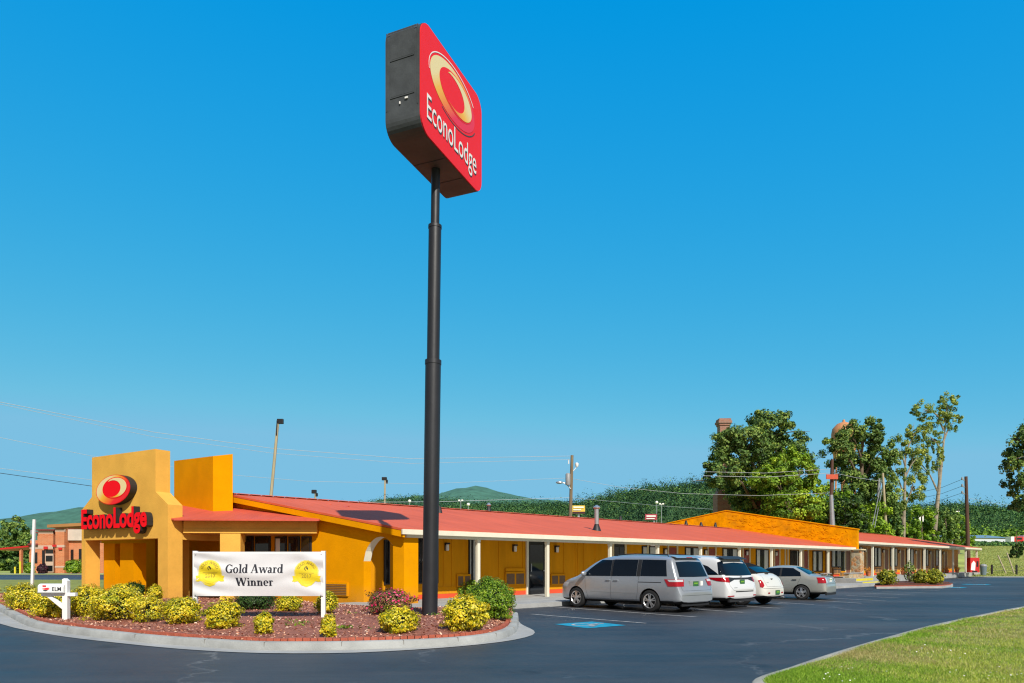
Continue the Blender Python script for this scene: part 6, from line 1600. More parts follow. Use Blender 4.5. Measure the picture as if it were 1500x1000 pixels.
c.seam('door_seam', [(2.62, 1, 1.04), (2.55, 1, .6), (2.45, 1, .32)], (0, 1, 0)); c.seam('door_seam', [(1.50, 1, 1.06), (1.50, 1, .34)], (0, 1, 0)); c.seam('door_seam', [(.42, 1, 1.07), (.44, 1, .62), (.50, 1, .34)], (0, 1, 0))
c.seam('door_seam', [(2.45, 1, .32), (.5, 1, .32)], (0, 1, 0)); c.seam('slide_rail', [(-.42, 1, .90), (.42, 1, .90)], (0, 1, 0), w=.022)
c.seam('side_moulding', [(2.38, 1, .56), (.52, 1, .56)], (0, 1, 0), w=.018, m='greymetal')
c.seam('hatch_seam', [(-1.0, .80, 1.05), (-1.0, .78, .80), (-1.0, .74, .66), (-1.0, -.74, .66), (-1.0, -.78, .80), (-1.0, -.80, 1.05)], (-1, 0, 0), sides=False)
c.seam('bumper_seam', [(-1.0, .86, .52), (-1.1, 0, .52), (-1.0, -.86, .52)], (-1, 0, 0), sides=False, w=.008)
mb = MB(); p = c.hit((-1, 0, .86), (-1, 0, 0), .006); mb.box(p.x-.014, -.34, .80, p.x+.02, .34, .955); mb.build('plate_recess', M['greymetal'], c.root, local=True, bevel=.006)
c.plate(-1.0, .02, .86); mb = MB(); p2 = c.hit((-1, -.3, .86), (-1, 0, 0), .0); mb.box(p2.x-.024, -.36, .80, p2.x-.012, -.23, .94); mb.build('sticker', M['signwhite'], c.root, local=True)
mb = MB(); mb.box(-1.0, -.72, .2, -.95, .72, .27); mb.build('rear_valance', BP, c.root, local=True)
for px, py, l in ((826, 887, 'black'),):
    pass
ws_c = gp(829, 884.5)
wso = MB(); d_ = Vector((.74, .672, 0)); n_ = Vector((-.672, .74, 0)); o_ = ws_c-d_*.2
wso.prism([o_, o_+n_*.2, o_+n_*.15+Z*.12, o_+n_*.05+Z*.12], d_*1.8)
tag(wso.build('wheel_stop', M['blackplastic'], bevel=.01), 'black rubber wheel stop under the nose of the silver minivan', 'wheel stop')

# --- white minivan with kinked rear window
van2 = dict(paint='carwhite', track=1.71, wb=3.0, wr=.345, arch=.395, belt=1.06, spokes=5,
    plan=[(-1.12, .72), (-1.08, .86), (-.98, .93), (-.85, .96), (-.5, .985), (0, .995), (2.6, .99), (3.2, .965), (3.55, .90), (3.8, .80), (3.98, .6)], tumble=TUM_VAN,
    stations=[(-1.10, .40, .62), (-1.09, .33, .68), (-1.04, .29, .82), (-.98, .26, .98), (-.92, .25, 1.10), (-.80, .25, 1.34), (-.68, .24, 1.56), (-.60, .24, 1.655), (-.35, .23, 1.70), (0, .23, 1.725), (.7, .22, 1.745), (1.4, .21, 1.735), (1.9, .21, 1.69), (2.25, .21, 1.57), (2.6, .21, 1.37), (2.95, .21, 1.16), (3.1, .21, 1.09), (3.4, .21, 1.02), (3.7, .21, .92), (3.9, .22, .78), (3.98, .26, .6)])
c = Car('minivan', 'white minivan parked directly right of the silver minivan', (1025.5, 889.3), YAW, van2); P_ = c.paint
c.both('side_window', G_, [[(1.55, 1.10), (2.72, 1.10)], [(1.55, 1.3), (2.42, 1.32)], [(1.55, 1.57), (2.0, 1.575)]])
c.both('side_window', G_, [[(.40, 1.10), (1.49, 1.10)], [(.40, 1.575), (1.49, 1.58)]])
c.both('side_window', G_, [[(-.72, 1.10), (-.2, 1.09), (.38, 1.10)], [(-.66, 1.16), (-.3, 1.38), (.38, 1.575)]], nu=14)
c.patch('rear_window', G_, [[(-1, .82, 1.10), (-1, 0, 1.08), (-1, -.82, 1.10)], [(-1, .70, 1.55), (-1, 0, 1.58), (-1, -.70, 1.55)]], (-1, 0, .3), nu=16)
c.patch('windshield', G_, [[(3.05, .72, 1.14), (3.05, 0, 1.16), (3.05, -.72, 1.14)], [(2.1, .6, 1.59), (2.1, 0, 1.62), (2.1, -.6, 1.59)]], (.7, 0, .7), nu=16)
for sg in (1, -1):
    c.patch('window_wrap', G_, [[(-.75, sg*.95, 1.10), (-.95, sg*.80, 1.10)], [(-.60, sg*.8, 1.50), (-.72, sg*.68, 1.56)]], (-.7, sg*1, .1), .005, 5, 6)
    tl = c.patch('taillight', M['taillamp'], [[(-.30, sg*.99, 1.0), (-.7, sg*.97, .90), (-1.02, sg*.74, .85)], [(-.28, sg*.99, 1.015), (-.7, sg*.97, 1.01), (-1.02, sg*.72, 1.02)]], (-.8, sg*.9, 0), .010, 14, 5)
    c.patch('lamp_tail', M['blackplastic'], [[(-1.03, sg*.74, .86), (-1.05, sg*.46, .93)], [(-1.02, sg*.72, 1.02), (-1.03, sg*.44, 1.0)]], (-1, 0, 0), .011, 6, 3, parent=tl)
    c.patch('reflector', M['taillamp'], [[(-1.0, sg*.86, .40), (-1.1, sg*.60, .40)], [(-1.0, sg*.86, .43), (-1.1, sg*.60, .44)]], (-1, sg*.5, 0), .008, 5, 2)
    c.patch('headlight', M['clearlamp'], [[(3.75, sg*.7, .70), (3.45, sg*.9, .72)], [(3.7, sg*.66, .82), (3.3, sg*.9, .86)]], (1, sg*.8, .2), .008)
    mb = MB(); o_ = c.hit((2.55, sg*1, 1.1), (0, sg, 0), 0); mb.ball((o_.x+.02, o_.y+sg*.13, 1.16), (.07, .12, .085), 2); mb.build('mirror', P_, c.root, smooth=True, local=True)
mb = MB(); mb.prism([(-.82, .72, 1.60), (-.50, .72, 1.69), (-.50, .72, 1.715), (-.80, .72, 1.625)], (0, -1.44, 0)); mb.build('spoiler', M['blackplastic'], c.root, local=True, bevel=.01)
c.patch('trim_bar', M['blackplastic'], [[(-1.05, .46, .94), (-1.05, -.46, .94)], [(-1.03, .46, 1.0), (-1.03, -.46, 1.0)]], (-1, 0, 0), .012, 10, 2)
mb = MB(); p = c.hit((-1, 0, 1.0), (-1, 0, 0), .02); mb.lathe((p.x, 0, 1.02), [(.055, 0), (.055, .012), (.04, .016)], 4, (-1, 0, 0)); mb.build('badge', M['galv'], c.root, local=True)
c.plate(-1.0, 0.0, .86); c.seam('door_seam', [(1.52, 1, 1.08), (1.52, 1, .34)], (0, 1, 0)); c.seam('door_seam', [(.38, 1, 1.08), (.45, 1, .34)], (0, 1, 0)); c.seam('slide_rail', [(-.45, 1, .97), (.4, 1, .97)], (0, 1, 0), w=.012)
c.seam('hatch_seam', [(-1.0, .80, .98), (-1.0, .76, .74), (-1.05, .62, .60), (-1.05, -.62, .60), (-1.0, -.76, .74)], (-1, 0, 0), sides=False)
c.seam('bumper_slot', [(-1.1, .5, .555), (-1.1, -.62, .555)], (-1, 0, 0), sides=False, w=.035)
c.seam('name_badge', [(-1.1, .58, .68), (-1.1, .38, .68)], (-1, 0, 0), sides=False, w=.02, m='galv')
mb = MB(); mb.box(-1.04, -.78, .22, -.97, .78, .31); mb.build('rear_valance', BP, c.root, local=True)

# --- ivory convertible with black soft top
TUM_R = [(.15, .90), (.25, .95), (.45, 1.0), (.65, 1.0), (.85, .97), (1.0, .93), (1.1, .90), (1.3, .80), (1.5, .70), (1.6, .64)]
cv = dict(paint='carivory', track=1.48, wb=2.616, wr=.325, arch=.375, belt=1.03, spokes=5, twin=False,
    plan=[(-.86, .52), (-.82, .70), (-.72, .79), (-.5, .835), (0, .852), (2.2, .85), (2.7, .80), (3.1, .66), (3.35, .46)], tumble=TUM_R,
    stations=[(-.85, .38, .56), (-.83, .31, .64), (-.76, .28, .76), (-.69, .26, .92), (-.60, .25, 1.03), (-.48, .24, 1.10), (-.36, .24, 1.155), (-.20, .23, 1.25), (.0, .23, 1.36), (.3, .22, 1.47), (.7, .22, 1.525), (1.2, .21, 1.53), (1.55, .21, 1.46), (1.9, .21, 1.25), (2.15, .21, 1.10), (2.5, .21, 1.02), (2.9, .21, .95), (3.2, .22, .82), (3.32, .26, .6)])
c = Car('convertible', 'ivory convertible with closed black soft top parked right of the white minivan', (1087.5, 885.6), YAW, cv); P_ = c.paint
S_T = M['softtop']
c.patch('soft_top', S_T, [[(-.44, .60, 1.16), (-.44, 0, 1.15), (-.44, -.60, 1.16)], [(-.2, .66, 1.25), (-.2, 0, 1.3), (-.2, -.66, 1.25)], [(.0, .64, 1.34), (.0, 0, 1.4), (.0, -.64, 1.34)], [(.3, .60, 1.46), (.3, 0, 1.5), (.3, -.60, 1.46)], [(.8, .58, 1.53), (.8, 0, 1.54), (.8, -.58, 1.53)], [(1.52, .56, 1.47), (1.52, 0, 1.47), (1.52, -.56, 1.47)]], (0, 0, 1), .012, 18, 20)
c.both('soft_top_side', S_T, [[(-.42, 1.10), (.3, 1.09)], [(-.30, 1.17), (.36, 1.42)]], off=.010)
c.both('side_window', G_, [[(.32, 1.08), (1.0, 1.08)], [(.40, 1.42), (1.0, 1.46)]]); c.both('side_window', G_, [[(1.04, 1.08), (1.95, 1.08)], [(1.04, 1.46), (1.58, 1.42)]])
c.both('window_pillar', S_T, [[(.3, 1.425), (1.55, 1.44)], [(.3, 1.48), (1.5, 1.49)]], off=.011)
c.patch('rear_window', G_, [[(-.40, .44, 1.17), (-.40, -.44, 1.17)], [(-.06, .46, 1.36), (-.06, -.46, 1.36)]], (-.5, 0, 1), .018, 12, 6)
c.patch('windshield', G_, [[(2.1, .62, 1.13), (2.1, 0, 1.14), (2.1, -.62, 1.13)], [(1.6, .52, 1.43), (1.6, 0, 1.45), (1.6, -.52, 1.43)]], (.7, 0, .7), nu=12)
for sg in (1, -1):
    pts = [(.5*math.cos(t), math.sin(t)) for t in np.linspace(0, PI, 9)]
    c.patch('taillight', M['taillamp'], [[(-.7, sg*(.70+.00*x), .62+.01) for x in (0, 1)], [(-.7, sg*(.62), .70), (-.7, sg*.79, .66)], [(-.7, sg*.64, .80), (-.7, sg*.80, .80)], [(-.65, sg*.70, .90), (-.65, sg*.80, .88)]], (-1, sg*.55, 0), .014, 8, 9)
    c.patch('reflector', M['taillamp'], [[(-.8, sg*.52, .42), (-.8, sg*.40, .42)], [(-.8, sg*.52, .47), (-.8, sg*.40, .47)]], (-1, 0, 0), .01, 3, 2)
    c.patch('headlight', M['clearlamp'], [[(3.1, sg*.6, .62), (2.95, sg*.72, .64)], [(3.1, sg*.58, .76), (2.9, sg*.72, .8)]], (1, sg*.8, .2), .01)
    mb = MB(); o_ = c.hit((1.8, sg*1, 1.06), (0, sg, 0), 0); mb.ball((o_.x, o_.y+sg*.1, 1.12), (.06, .1, .075), 2); mb.build('mirror', P_, c.root, smooth=True, local=True)
mb = MB(); p = c.hit((-.7, 0, .92), (-1, 0, 0), .006)
mb.mesh([(p.x, .11, .93), (p.x-.01, 0, .90), (p.x, -.11, .93), (p.x-.01, 0, .945)], [(0, 1, 2, 3)]); mb.lathe((p.x-.004, 0, .918), [(.028, 0), (.028, .012), (.015, .016)], 12, (-1, 0, 0)); mb.build('wing_badge', M['blackplastic'], c.root, local=True)
mb = MB(); p = c.hit((-.5, 0, 1.09), (-.5, 0, 1), .01); mb.box(p.x-.02, -.09, p.z-.02, p.x+.03, .09, p.z+.02); mb.build('brake_lamp', M['blackplastic'], c.root, local=True)
c.seam('trunk_seam', [(-.5, .50, 1.06), (-.7, .54, .80), (-.8, .50, .66), (-.8, -.50, .66), (-.7, -.54, .80), (-.5, -.50, 1.06)], (-1, 0, .2), sides=False)
c.plate(-.84, -.12, .46); c.seam('bumper_seam', [(-.8, .72, .60), (-.86, 0, .60), (-.8, -.72, .60)], (-1, 0, 0), sides=False, w=.010)
c.seam('name_badge', [(-.8, .44, .80), (-.8, .30, .80)], (-1, 0, 0), sides=False, w=.018, m='galv')
mb = MB(); mb.tube([(-.9, -.5, .28), (-.6, -.5, .29)], .03, 12); mb.build('exhaust_tip', M['galv'], c.root, local=True)

# --- champagne sedan
TUM_S = [(.12, .90), (.22, .95), (.4, .99), (.6, 1.0), (.8, .985), (.9, .96), (.98, .93), (1.2, .80), (1.36, .70), (1.45, .64)]
sd_ = dict(paint='champagne', track=1.43, wb=2.44, wr=.295, arch=.345, belt=.90, spokes=5, twin=False,
    plan=[(-.95, .55), (-.92, .70), (-.80, .78), (-.5, .82), (0, .838), (2.2, .838), (2.7, .80), (3.0, .70), (3.25, .5)], tumble=TUM_S,
    stations=[(-.94, .34, .54), (-.92, .28, .62), (-.88, .25, .80), (-.83, .24, .93), (-.74, .23, .985), (-.5, .22, 1.0), (-.28, .21, 1.02), (-.1, .2, 1.11), (.12, .2, 1.24), (.36, .2, 1.345), (.7, .19, 1.385), (1.1, .19, 1.38), (1.4, .19, 1.32), (1.75, .19, 1.15), (2.05, .19, .98), (2.3, .19, .93), (2.7, .19, .87), (3.0, .2, .78), (3.2, .23, .62), (3.26, .28, .5)])
c = Car('sedan', 'champagne coloured small sedan parked apart at the right end of the row', (1175, 877.6), YAW+.14, sd_); P_ = c.paint
c.both('side_window', G_, [[(.02, .95), (.80, .93)], [(.08, 1.10), (.80, 1.1)], [(.38, 1.27), (.80, 1.285)]]); c.both('side_window', G_, [[(.88, .93), (1.98, .92)], [(.88, 1.285), (1.42, 1.26)]])
c.both('window_pillar', BP, [[(.80, .93), (.88, .93)], [(.80, 1.285), (.88, 1.285)]], off=.004, nu=2)
c.patch('rear_window', G_, [[(-.26, .64, 1.03), (-.26, 0, 1.045), (-.26, -.64, 1.03)], [(.28, .50, 1.32), (.28, 0, 1.335), (.28, -.50, 1.32)]], (-.5, 0, 1), .006, 14, 8)
c.patch('windshield', G_, [[(2.0, .62, 1.0), (2.0, 0, 1.02), (2.0, -.62, 1.0)], [(1.42, .5, 1.3), (1.42, 0, 1.32), (1.42, -.5, 1.3)]], (.6, 0, 1), nu=12)
for sg in (1, -1):
    tl = c.patch('taillight', M['taillamp'], [[(-.66, sg*.82, .68), (-.9, sg*.66, .68)], [(-.62, sg*.80, .90), (-.88, sg*.62, .90)]], (-1, sg*.8, 0), .012, 8, 6)
    c.patch('reversing_lamp', M['clearlamp'], [[(-.90, sg*.63, .70), (-.92, sg*.48, .70)], [(-.88, sg*.60, .89), (-.9, sg*.50, .89)]], (-1, 0, 0), .012, 4, 4, parent=tl)
    c.patch('headlight', M['clearlamp'], [[(3.05, sg*.6, .60), (2.8, sg*.78, .62)], [(3.0, sg*.58, .74), (2.7, sg*.78, .76)]], (1, sg*.8, .2), .008)
    mb = MB(); o_ = c.hit((1.85, sg*1, .95), (0, sg, 0), 0); mb.ball((o_.x, o_.y+sg*.1, 1.0), (.055, .09, .07), 2); mb.build('mirror', BP, c.root, smooth=True, local=True)
    for x in (.22, 1.05):
        p = c.hit((x+.05, sg, .80), (0, sg, 0), .0); mb = MB(); mb.obox((p.x-.08, p.y, .785), (.17, 0, 0), (0, sg*.03, 0), (0, 0, .035)); mb.build('door_handle', BP, c.root, local=True, bevel=.006)
c.seam('door_seam', [(.84, 1, .92), (.84, 1, .3)], (0, 1, 0)); c.seam('door_seam', [(.02, 1, .93), (.16, 1, .6), (.36, 1, .42), (.42, 1, .3)], (0, 1, 0)); c.seam('door_seam', [(1.98, 1, .91), (2.02, 1, .3)], (0, 1, 0))
c.seam('side_moulding', [(2.0, 1, .50), (.36, 1, .50)], (0, 1, 0), w=.03, m='greymetal')
mb = MB(); mb.obox((-.80, -.52, 1.03), (.16, 0, .02), (0, 1.04, 0), (0, 0, .03)); mb.box(-.74, -.45, .97, -.66, -.40, 1.035); mb.box(-.74, .40, .97, -.66, .45, 1.035); mb.build('spoiler', P_, c.root, local=True, bevel=.008)
c.plate(-.9, 0, .80, m='signwhite'); c.seam('trunk_seam', [(-.6, .52, 1.0), (-.9, .48, .90), (-.92, .46, .68), (-.92, -.46, .68), (-.9, -.48, .90)], (-1, 0, .2), sides=False)
c.seam('trim_bar', [(-.9, .42, .93), (-.9, -.42, .93)], (-1, 0, 0), sides=False, w=.03)
c.seam('bumper_seam', [(-.85, .80, .645), (-.93, 0, .645), (-.85, -.80, .645)], (-1, 0, 0), sides=False, w=.008)
mb = MB(); mb.box(-.92, -.66, .2, -.86, .66, .3); mb.build('rear_valance', BP, c.root, local=True)

# ------------------------------------------------------------------ poles, lights and cables
def wood_pole(name, label, top, foot_px, Y, rad, m, cat='utility pole', extra=None, group=None):
    t = at(top[0], top[1], Y); f = at(foot_px[0], foot_px[1], Y); d = (t-f); f = f-d*((f.z-G(f.x, Y))/d.z)
    th = thing(name, label, cat, tuple(f), group); mb = MB(); mb.tube([f-Z*.2, t], [rad*1.1, rad*.75], 10); mb.build('pole', M[m], th, smooth=True)
    return th, t, f
th, t, f = wood_pole('floodlight_pole', 'tall leaning wooden pole with a floodlight behind the entrance portico', (407, 619), (397, 724), 52, .13, 'palewood', 'light pole')
mb = MB(); mb.box(t.x-.05, t.y-.1, t.z-.05, t.x+.42, t.y+.1, t.z+.32); mb.tube([(t.x, t.y-.15, t.z+.2), (t.x-.05, t.y-.15, t.z-.9)], .05, 6); mb.build('floodlight', M['black'], th, bevel=.03)
th, t, f = wood_pole('floodlight_pole', 'short pole with a dark floodlight just above the red roof left of the sign pole', (462, 722), (462, 745), 60, .1, 'palewood', 'light pole')
mb = MB(); mb.box(t.x-.32, t.y-.1, t.z, t.x+.1, t.y+.1, t.z+.32); mb.box(t.x+.02, t.y-.1, t.z-.25, t.x+.2, t.y+.1, t.z+.05); mb.build('floodlight', M['black'], th, bevel=.03)
th, t, f = wood_pole('floodlight_pole', 'pale pole with a dark floodlight close to the sign pole above the roof', (564, 702), (563.5, 735), 75, .12, 'palewood', 'light pole')
mb = MB(); mb.box(t.x-.34, t.y-.1, t.z-.05, t.x+.2, t.y+.1, t.z+.3); mb.box(t.x+.1, t.y-.1, t.z-.4, t.x+.3, t.y+.1, t.z+.02); mb.build('floodlight', M['black'], th, bevel=.03)
UP = thing_args = None
th, tU, fU = wood_pole('utility_pole', 'wooden utility pole with transformer and street lamp behind the middle of the roof', (838, 666), (835.5, 752), 78, .22, 'wood')
k_ = 78/F
mb = MB(); c0 = at(833, 710, 78); mb.lathe(c0-Vector((.1, .3, .0)), [(.26, 0), (.28, .1), (.28, 1.2), (.2, 1.3), (.05, 1.34)], 14); mb.build('transformer', M['greymetal'], th, smooth=True)
mb = MB(); a_, b_ = at(836, 716, 78), at(826, 706, 78); mb.tube([a_-Vector((0, .2, 0)), at(830, 708, 77.8), at(823, 705.5, 77.8)], .06, 8); arm = mb.build('lamp_arm', M['galv'], th, smooth=True)
mb = MB(); mb.ball(at(819.5, 705.8, 77.8), (.42, .2, .16), 2); mb.build('lamp_head', M['galv'], arm, smooth=True)
mb = MB(); p = at(845, 683, 78); mb.lathe(p, [(.12, 0), (.2, .2), (.2, .4), (.05, .5)], 10); mb.tube([p, at(838.5, 690, 78)], .04, 6); p = at(833, 676, 78); mb.tube([p-Z*.2, p+Z*.3], .06, 6); mb.build('insulator', M['signwhite'], th, smooth=True)
th, tP, fP = wood_pole('utility_pole', 'brown pole with grey conduit and small red plate in front of the oaks', (1219, 672), (1216.5, 770), 75, .2, 'darkwood')
mb = MB(); mb.tube([at(1219.5, 772, 74.7), at(1217.5, 724, 74.7)], [.27, .2], 10); mb.build('conduit', M['galv'], th, smooth=True)
mb = MB(); a_, b_ = at(1210, 701, 74.6), at(1227, 694, 74.6); mb.box(a_.x, 74.5, a_.z, b_.x, 74.6, b_.z); mb.build('plate', mat('orange_red_plate', (.5, .08, .03), .6), th)
th, tG, fG = wood_pole('utility_pole', 'thin grey guyed pole between the oak and the slender trees', (1293, 692), (1299, 790), 92, .2, 'palewood')
mb = MB(); mb.tube([at(1286, 727, 91.5), at(1288, 700, 91.5)], .14, 8); mb.build('transformer', M['greymetal'], th, smooth=True)
for i, (a, b, lab) in enumerate((((1291, 706), (1278, 768), 'guy wire'), ((1292, 716), (1281, 772), 'guy wire'))):
    mb = MB(); mb.tube([at(*a, 91.6), at(*b, 89)], .05, 6); mb.build('guy_wire', M['galv'], th)
th, tR, fR = wood_pole('utility_pole', 'dark brown power pole with three side insulators beyond the end of the far wing', (1415, 697), (1418, 800), 95, .26, 'darkwood')
for py in (701, 711, 721):
    mb = MB(); p = at(1415.5, py+3, 95); q_ = at(1409.5, py, 95); mb.tube([p, q_], .06, 6); mb.lathe(q_, [(.1, -.1), (.14, .05), (.1, .25), (.03, .3)], 8); mb.build('insulator', M['greymetal'], th)
LG = 'distant lot lamps above the roofs'
for x, y, foot, Y, lab, dbl in ((675, 733, 745, 150, 'twin headed lot lamp left of the utility pole above the roof', True), (686, 738, 746, 150, 'small single lot lamp beside the twin headed one', False), (600, 733, 742, 160, 'small white lot lamp close to the left side of the sign pole', False), (1404, 749, 795, 130, 'thin pale lot lamp left of the dark power pole', False), (1338.5, 746, 785, 120, 'thin pale pole between the two slender trees', False), (1193, 736, 765, 100, 'curved street lamp in front of the bright tree', False), (969, 738, 758, 160, 'small double lot lamp right of the red sign', True), (962, 735, 758, 165, 'small white lot lamp just above the red sign', False)):
    p = at(x, y, Y); g = G(p.x, Y); th = thing('lot_lamp', lab, 'lamp', (p.x, Y, g), LG)
    mb = MB(); mb.tube([(p.x, Y, g), (p.x, Y, p.z)], [.12, .07], 8); mb.build('pole', M['galv'], th)
    mb = MB(); hw = Y/F*3.6
    if dbl:
        mb.box(p.x-hw, Y-.2, p.z, p.x-hw*.25, Y+.2, p.z+.3); mb.box(p.x+hw*.25, Y-.2, p.z, p.x+hw, Y+.2, p.z+.3); mb.box(p.x-hw*.25, Y-.05, p.z-.1, p.x+hw*.25, Y+.05, p.z+.05)
    elif x == 1193:
        mb.tube([(p.x, Y, p.z-.3), (p.x+.4, Y, p.z+.2), (p.x+1.0, Y, p.z+.35)], .06, 6); mb.ball((p.x+1.3, Y, p.z+.35), (.4, .15, .13), 2)
    elif x in (600, 686, 962): mb.ball((p.x, Y, p.z), .36, 2)
    else: mb.box(p.x-.5, Y-.15, p.z, p.x+.1, Y+.15, p.z+.18)
    mb.build('lamp_head', M['signwhite'], th, smooth=True)
def cable(label, pts, rad=.02, m='wirepale', sag=0.0, group='power lines across the sky'):
    P = [at(*p) for p in pts]; L = []
    for i in range(len(P)-1):
        for k in range(12):
            t = k/12; q_ = P[i].lerp(P[i+1], t); q_.z -= 4*sag*t*(1-t); L.append(q_)
    L.append(P[-1]); mb = MB(); mb.tube(L, rad, 5, cap=False)
    return tag(mb.build('power_line', M[m]), label, 'cable', group)
cable('uppermost pale cable running from the top left down to the wooden utility pole', [(-160, 540, 48), (0, 588, 52), (225, 632, 60), (400, 656, 66), (600, 671, 72), (838, 667, 78)], .022)
cable('second pale cable right below the uppermost one left of the utility pole', [(-160, 542, 48), (0, 591, 52), (225, 639, 60), (400, 663, 66), (600, 678, 72), (837, 672, 78)], .016)
cable('pale cable leaving the left edge and passing behind the portico top', [(-160, 606, 48), (0, 640, 52), (134, 667, 56), (342, 695, 63), (450, 704, 67), (620, 708, 72), (837, 699, 78)], .016)
cable('faint pale cable dropping behind the portico emblem', [(-160, 668, 48), (0, 685, 52), (134, 702, 56), (300, 730, 62)], .016)
cable('dark cable at the left edge ending behind the portico', [(-160, 673, 48), (0, 692, 52), (134, 711, 56), (260, 735, 60)], .022, 'wiredark')
cable('pale cable running low over the roof left of the utility pole', [(380, 735, 62), (500, 735, 66), (643, 734, 72), (740, 731, 75), (836, 728, 78)], .022)
cable('pale cable from the utility pole towards the small red sign', [(836, 728, 78), (967, 740, 120), (1060, 746, 140)], .022)
cable('pale cable crossing the hill from the utility pole to the pole by the oaks', [(837, 700, 78), (910, 713, 77), (1000, 722, 76), (1110, 725, 76), (1216, 721, 75)], .018)
cable('upper of the bundled cables in front of the oak', [(1030, 690, 76), (1120, 692, 76), (1218, 686, 75)], .02)
cable('lower of the bundled cables in front of the oak', [(1030, 696, 76), (1120, 698, 76), (1218, 692, 75)], .025)
cable('cable between the brown conduit pole and the grey guyed pole', [(1218, 691, 75), (1255, 699, 83), (1293, 704, 92)], .025)
cable('cable leaving the dark power pole from its top insulator', [(1409.5, 701, 95), (1380, 713, 98), (1340, 722, 104)], .025, 'wiredark')
cable('cable leaving the dark power pole from its middle insulator', [(1409.5, 711, 95), (1380, 722, 98), (1340, 731, 104)], .025, 'wiredark')
cable('cable leaving the dark power pole from its lowest insulator', [(1409.5, 721, 95), (1380, 731, 98), (1340, 740, 104)], .025, 'wiredark')
cable('thin cable leaving the dark power pole towards the right edge', [(1416, 728, 95), (1460, 737, 110), (1560, 742, 140)], .02)

# ------------------------------------------------------------------ things beyond the motel
def slab_at(mb, x0, x1, y0, y1, Y, th=.2):
    a, b = at(x0, y1, Y), at(x1, y0, Y); mb.box(a.x, Y, a.z, b.x, Y+th, b.z)
CH = 93.5
p = at(1062, 720, CH); th = thing('brick_chimney', 'tall old brick chimney stack half hidden by the dark oak', 'chimney', (p.x, CH, 0))
k_ = CH/F; zt_ = HC+(CY-612)*k_; w_ = 14.5*k_
mb = MB(); mb.box(p.x-w_*.5, CH, 8.5, p.x+w_*.5, CH+w_, zt_-.9); mb.box(p.x-w_*.85, CH-.4, 0, p.x+w_*.75, CH+w_*1.3, HC+(CY-722)*k_); mb.prism([(p.x-w_*.85, CH-.4, HC+(CY-722)*k_), (p.x+w_*.75, CH-.4, HC+(CY-722)*k_), (p.x+w_*.5, CH, HC+(CY-712)*k_), (p.x-w_*.5, CH, HC+(CY-712)*k_)], (0, w_, 0)); mb.build('stack', M['chimbrick'], th)
mb = MB(); 
for i, (g, z0, z1) in enumerate(((.08, -.9, -.62), (.18, -.62, -.30), (.10, -.30, 0))): mb.box(p.x-w_*(.5+g), CH-w_*g, zt_+z0, p.x+w_*(.5+g), CH+w_*(1+g), zt_+z1)
mb.build('corbel_cap', M['chimbrick'], th)
p = at(1236, 700, 140); k_ = 140/F; th = thing('water_tower', 'orange elevated water tank showing between the dark oaks', 'water tower', (p.x, 140, G(p.x, 140)))
zc = lambda y: HC+(CY-y)*k_
mb = MB(); R0 = 17*k_
mb.lathe((p.x, 140, 0), [(.15, zc(683)), (R0*.35, zc(680)), (R0*.8, zc(668)), (R0, zc(655)), (R0, zc(634)), (R0*.92, zc(627)), (R0*.55, zc(620)), (R0*.12, zc(617)), (R0*.1, zc(614)), (.02, zc(613.5))], 24); mb.build('tank', M['tankorange'], th, smooth=True)
mb = MB(); mb.tube([(p.x, 140, G(p.x, 140)), (p.x, 140, zc(675))], [.7, .5], 12)
for a in range(4): 
    c_, s_ = math.cos(a*PI/2+.5), math.sin(a*PI/2+.5); mb.tube([(p.x+c_*R0*1.25, 140+s_*R0*1.25, G(p.x, 140)), (p.x+c_*R0*.92, 140+s_*R0*.92, zc(655))], .16, 6)
mb.build('legs', M['tankorange'], th)
mb = MB(); mb.tube([(p.x+math.cos(2*PI*k/24)*R0*1.06, 140+math.sin(2*PI*k/24)*R0*1.06, zc(648)) for k in range(25)], .1, 6); mb.build('balcony_rail', M['tankorange'], th)
# small signs above the roof
p = at(848, 752, 112); th = thing('roadside_sign', 'small yellow advertising sign beside the utility pole above the roof', 'sign', (p.x, 112, 0))
mb = MB(); slab_at(mb, 838.5, 857, 739.5, 751.5, 112); mb.build('board', M['adtext'], th)
mb = MB(); slab_at(mb, 840, 855, 741, 743, 111.9, .05); slab_at(mb, 840, 851, 745, 746.5, 111.9, .05); mb.build('printed_band', M['signwhite'], th)
mb = MB(); slab_at(mb, 839, 857, 748.5, 751.4, 111.85, .04); mb.build('printed_band', M['purpleleaf'], th)
mb = MB(); mb.box(p.x-.15, 112.2, 0, p.x+.15, 112.5, at(0, 751, 112).z); mb.build('post', M['galv'], th)
p = at(953, 756, 130); th = thing('roadside_sign', 'small red sign with white rows above the roof in front of the wooded hill', 'sign', (p.x, 130, 0))
mb = MB(); slab_at(mb, 945, 962.5, 752, 760.5, 130); mb.build('board', mat('dull_red_board', (.36, .04, .06), .5), th)
mb = MB(); slab_at(mb, 947, 960.5, 754, 756, 129.9, .05); slab_at(mb, 947, 959, 758, 759.3, 129.9, .05); mb.build('printed_band', M['signwhite'], th)
mb = MB(); mb.box(p.x+.6, 130.2, 0, p.x+.8, 130.5, at(0, 760, 130).z); mb.build('post', M['galv'], th)
p = at(1350, 756, 118); th = thing('roadside_sign', 'blue and white sign glimpsed between the slender tree trunks', 'sign', (p.x, 118, G(p.x, 118)))
mb = MB(); slab_at(mb, 1345, 1353, 747, 763, 118); mb.build('board', M['signwhite'], th)
mb = MB(); slab_at(mb, 1346.5, 1352.5, 749, 755, 117.9, .05); mb.build('printed_band', M['ink'], th); mb = MB(); mb.box(p.x-.15, 118.2, G(p.x, 118), p.x+.15, 118.4, at(0, 760, 118).z); mb.build('post', M['galv'], th)
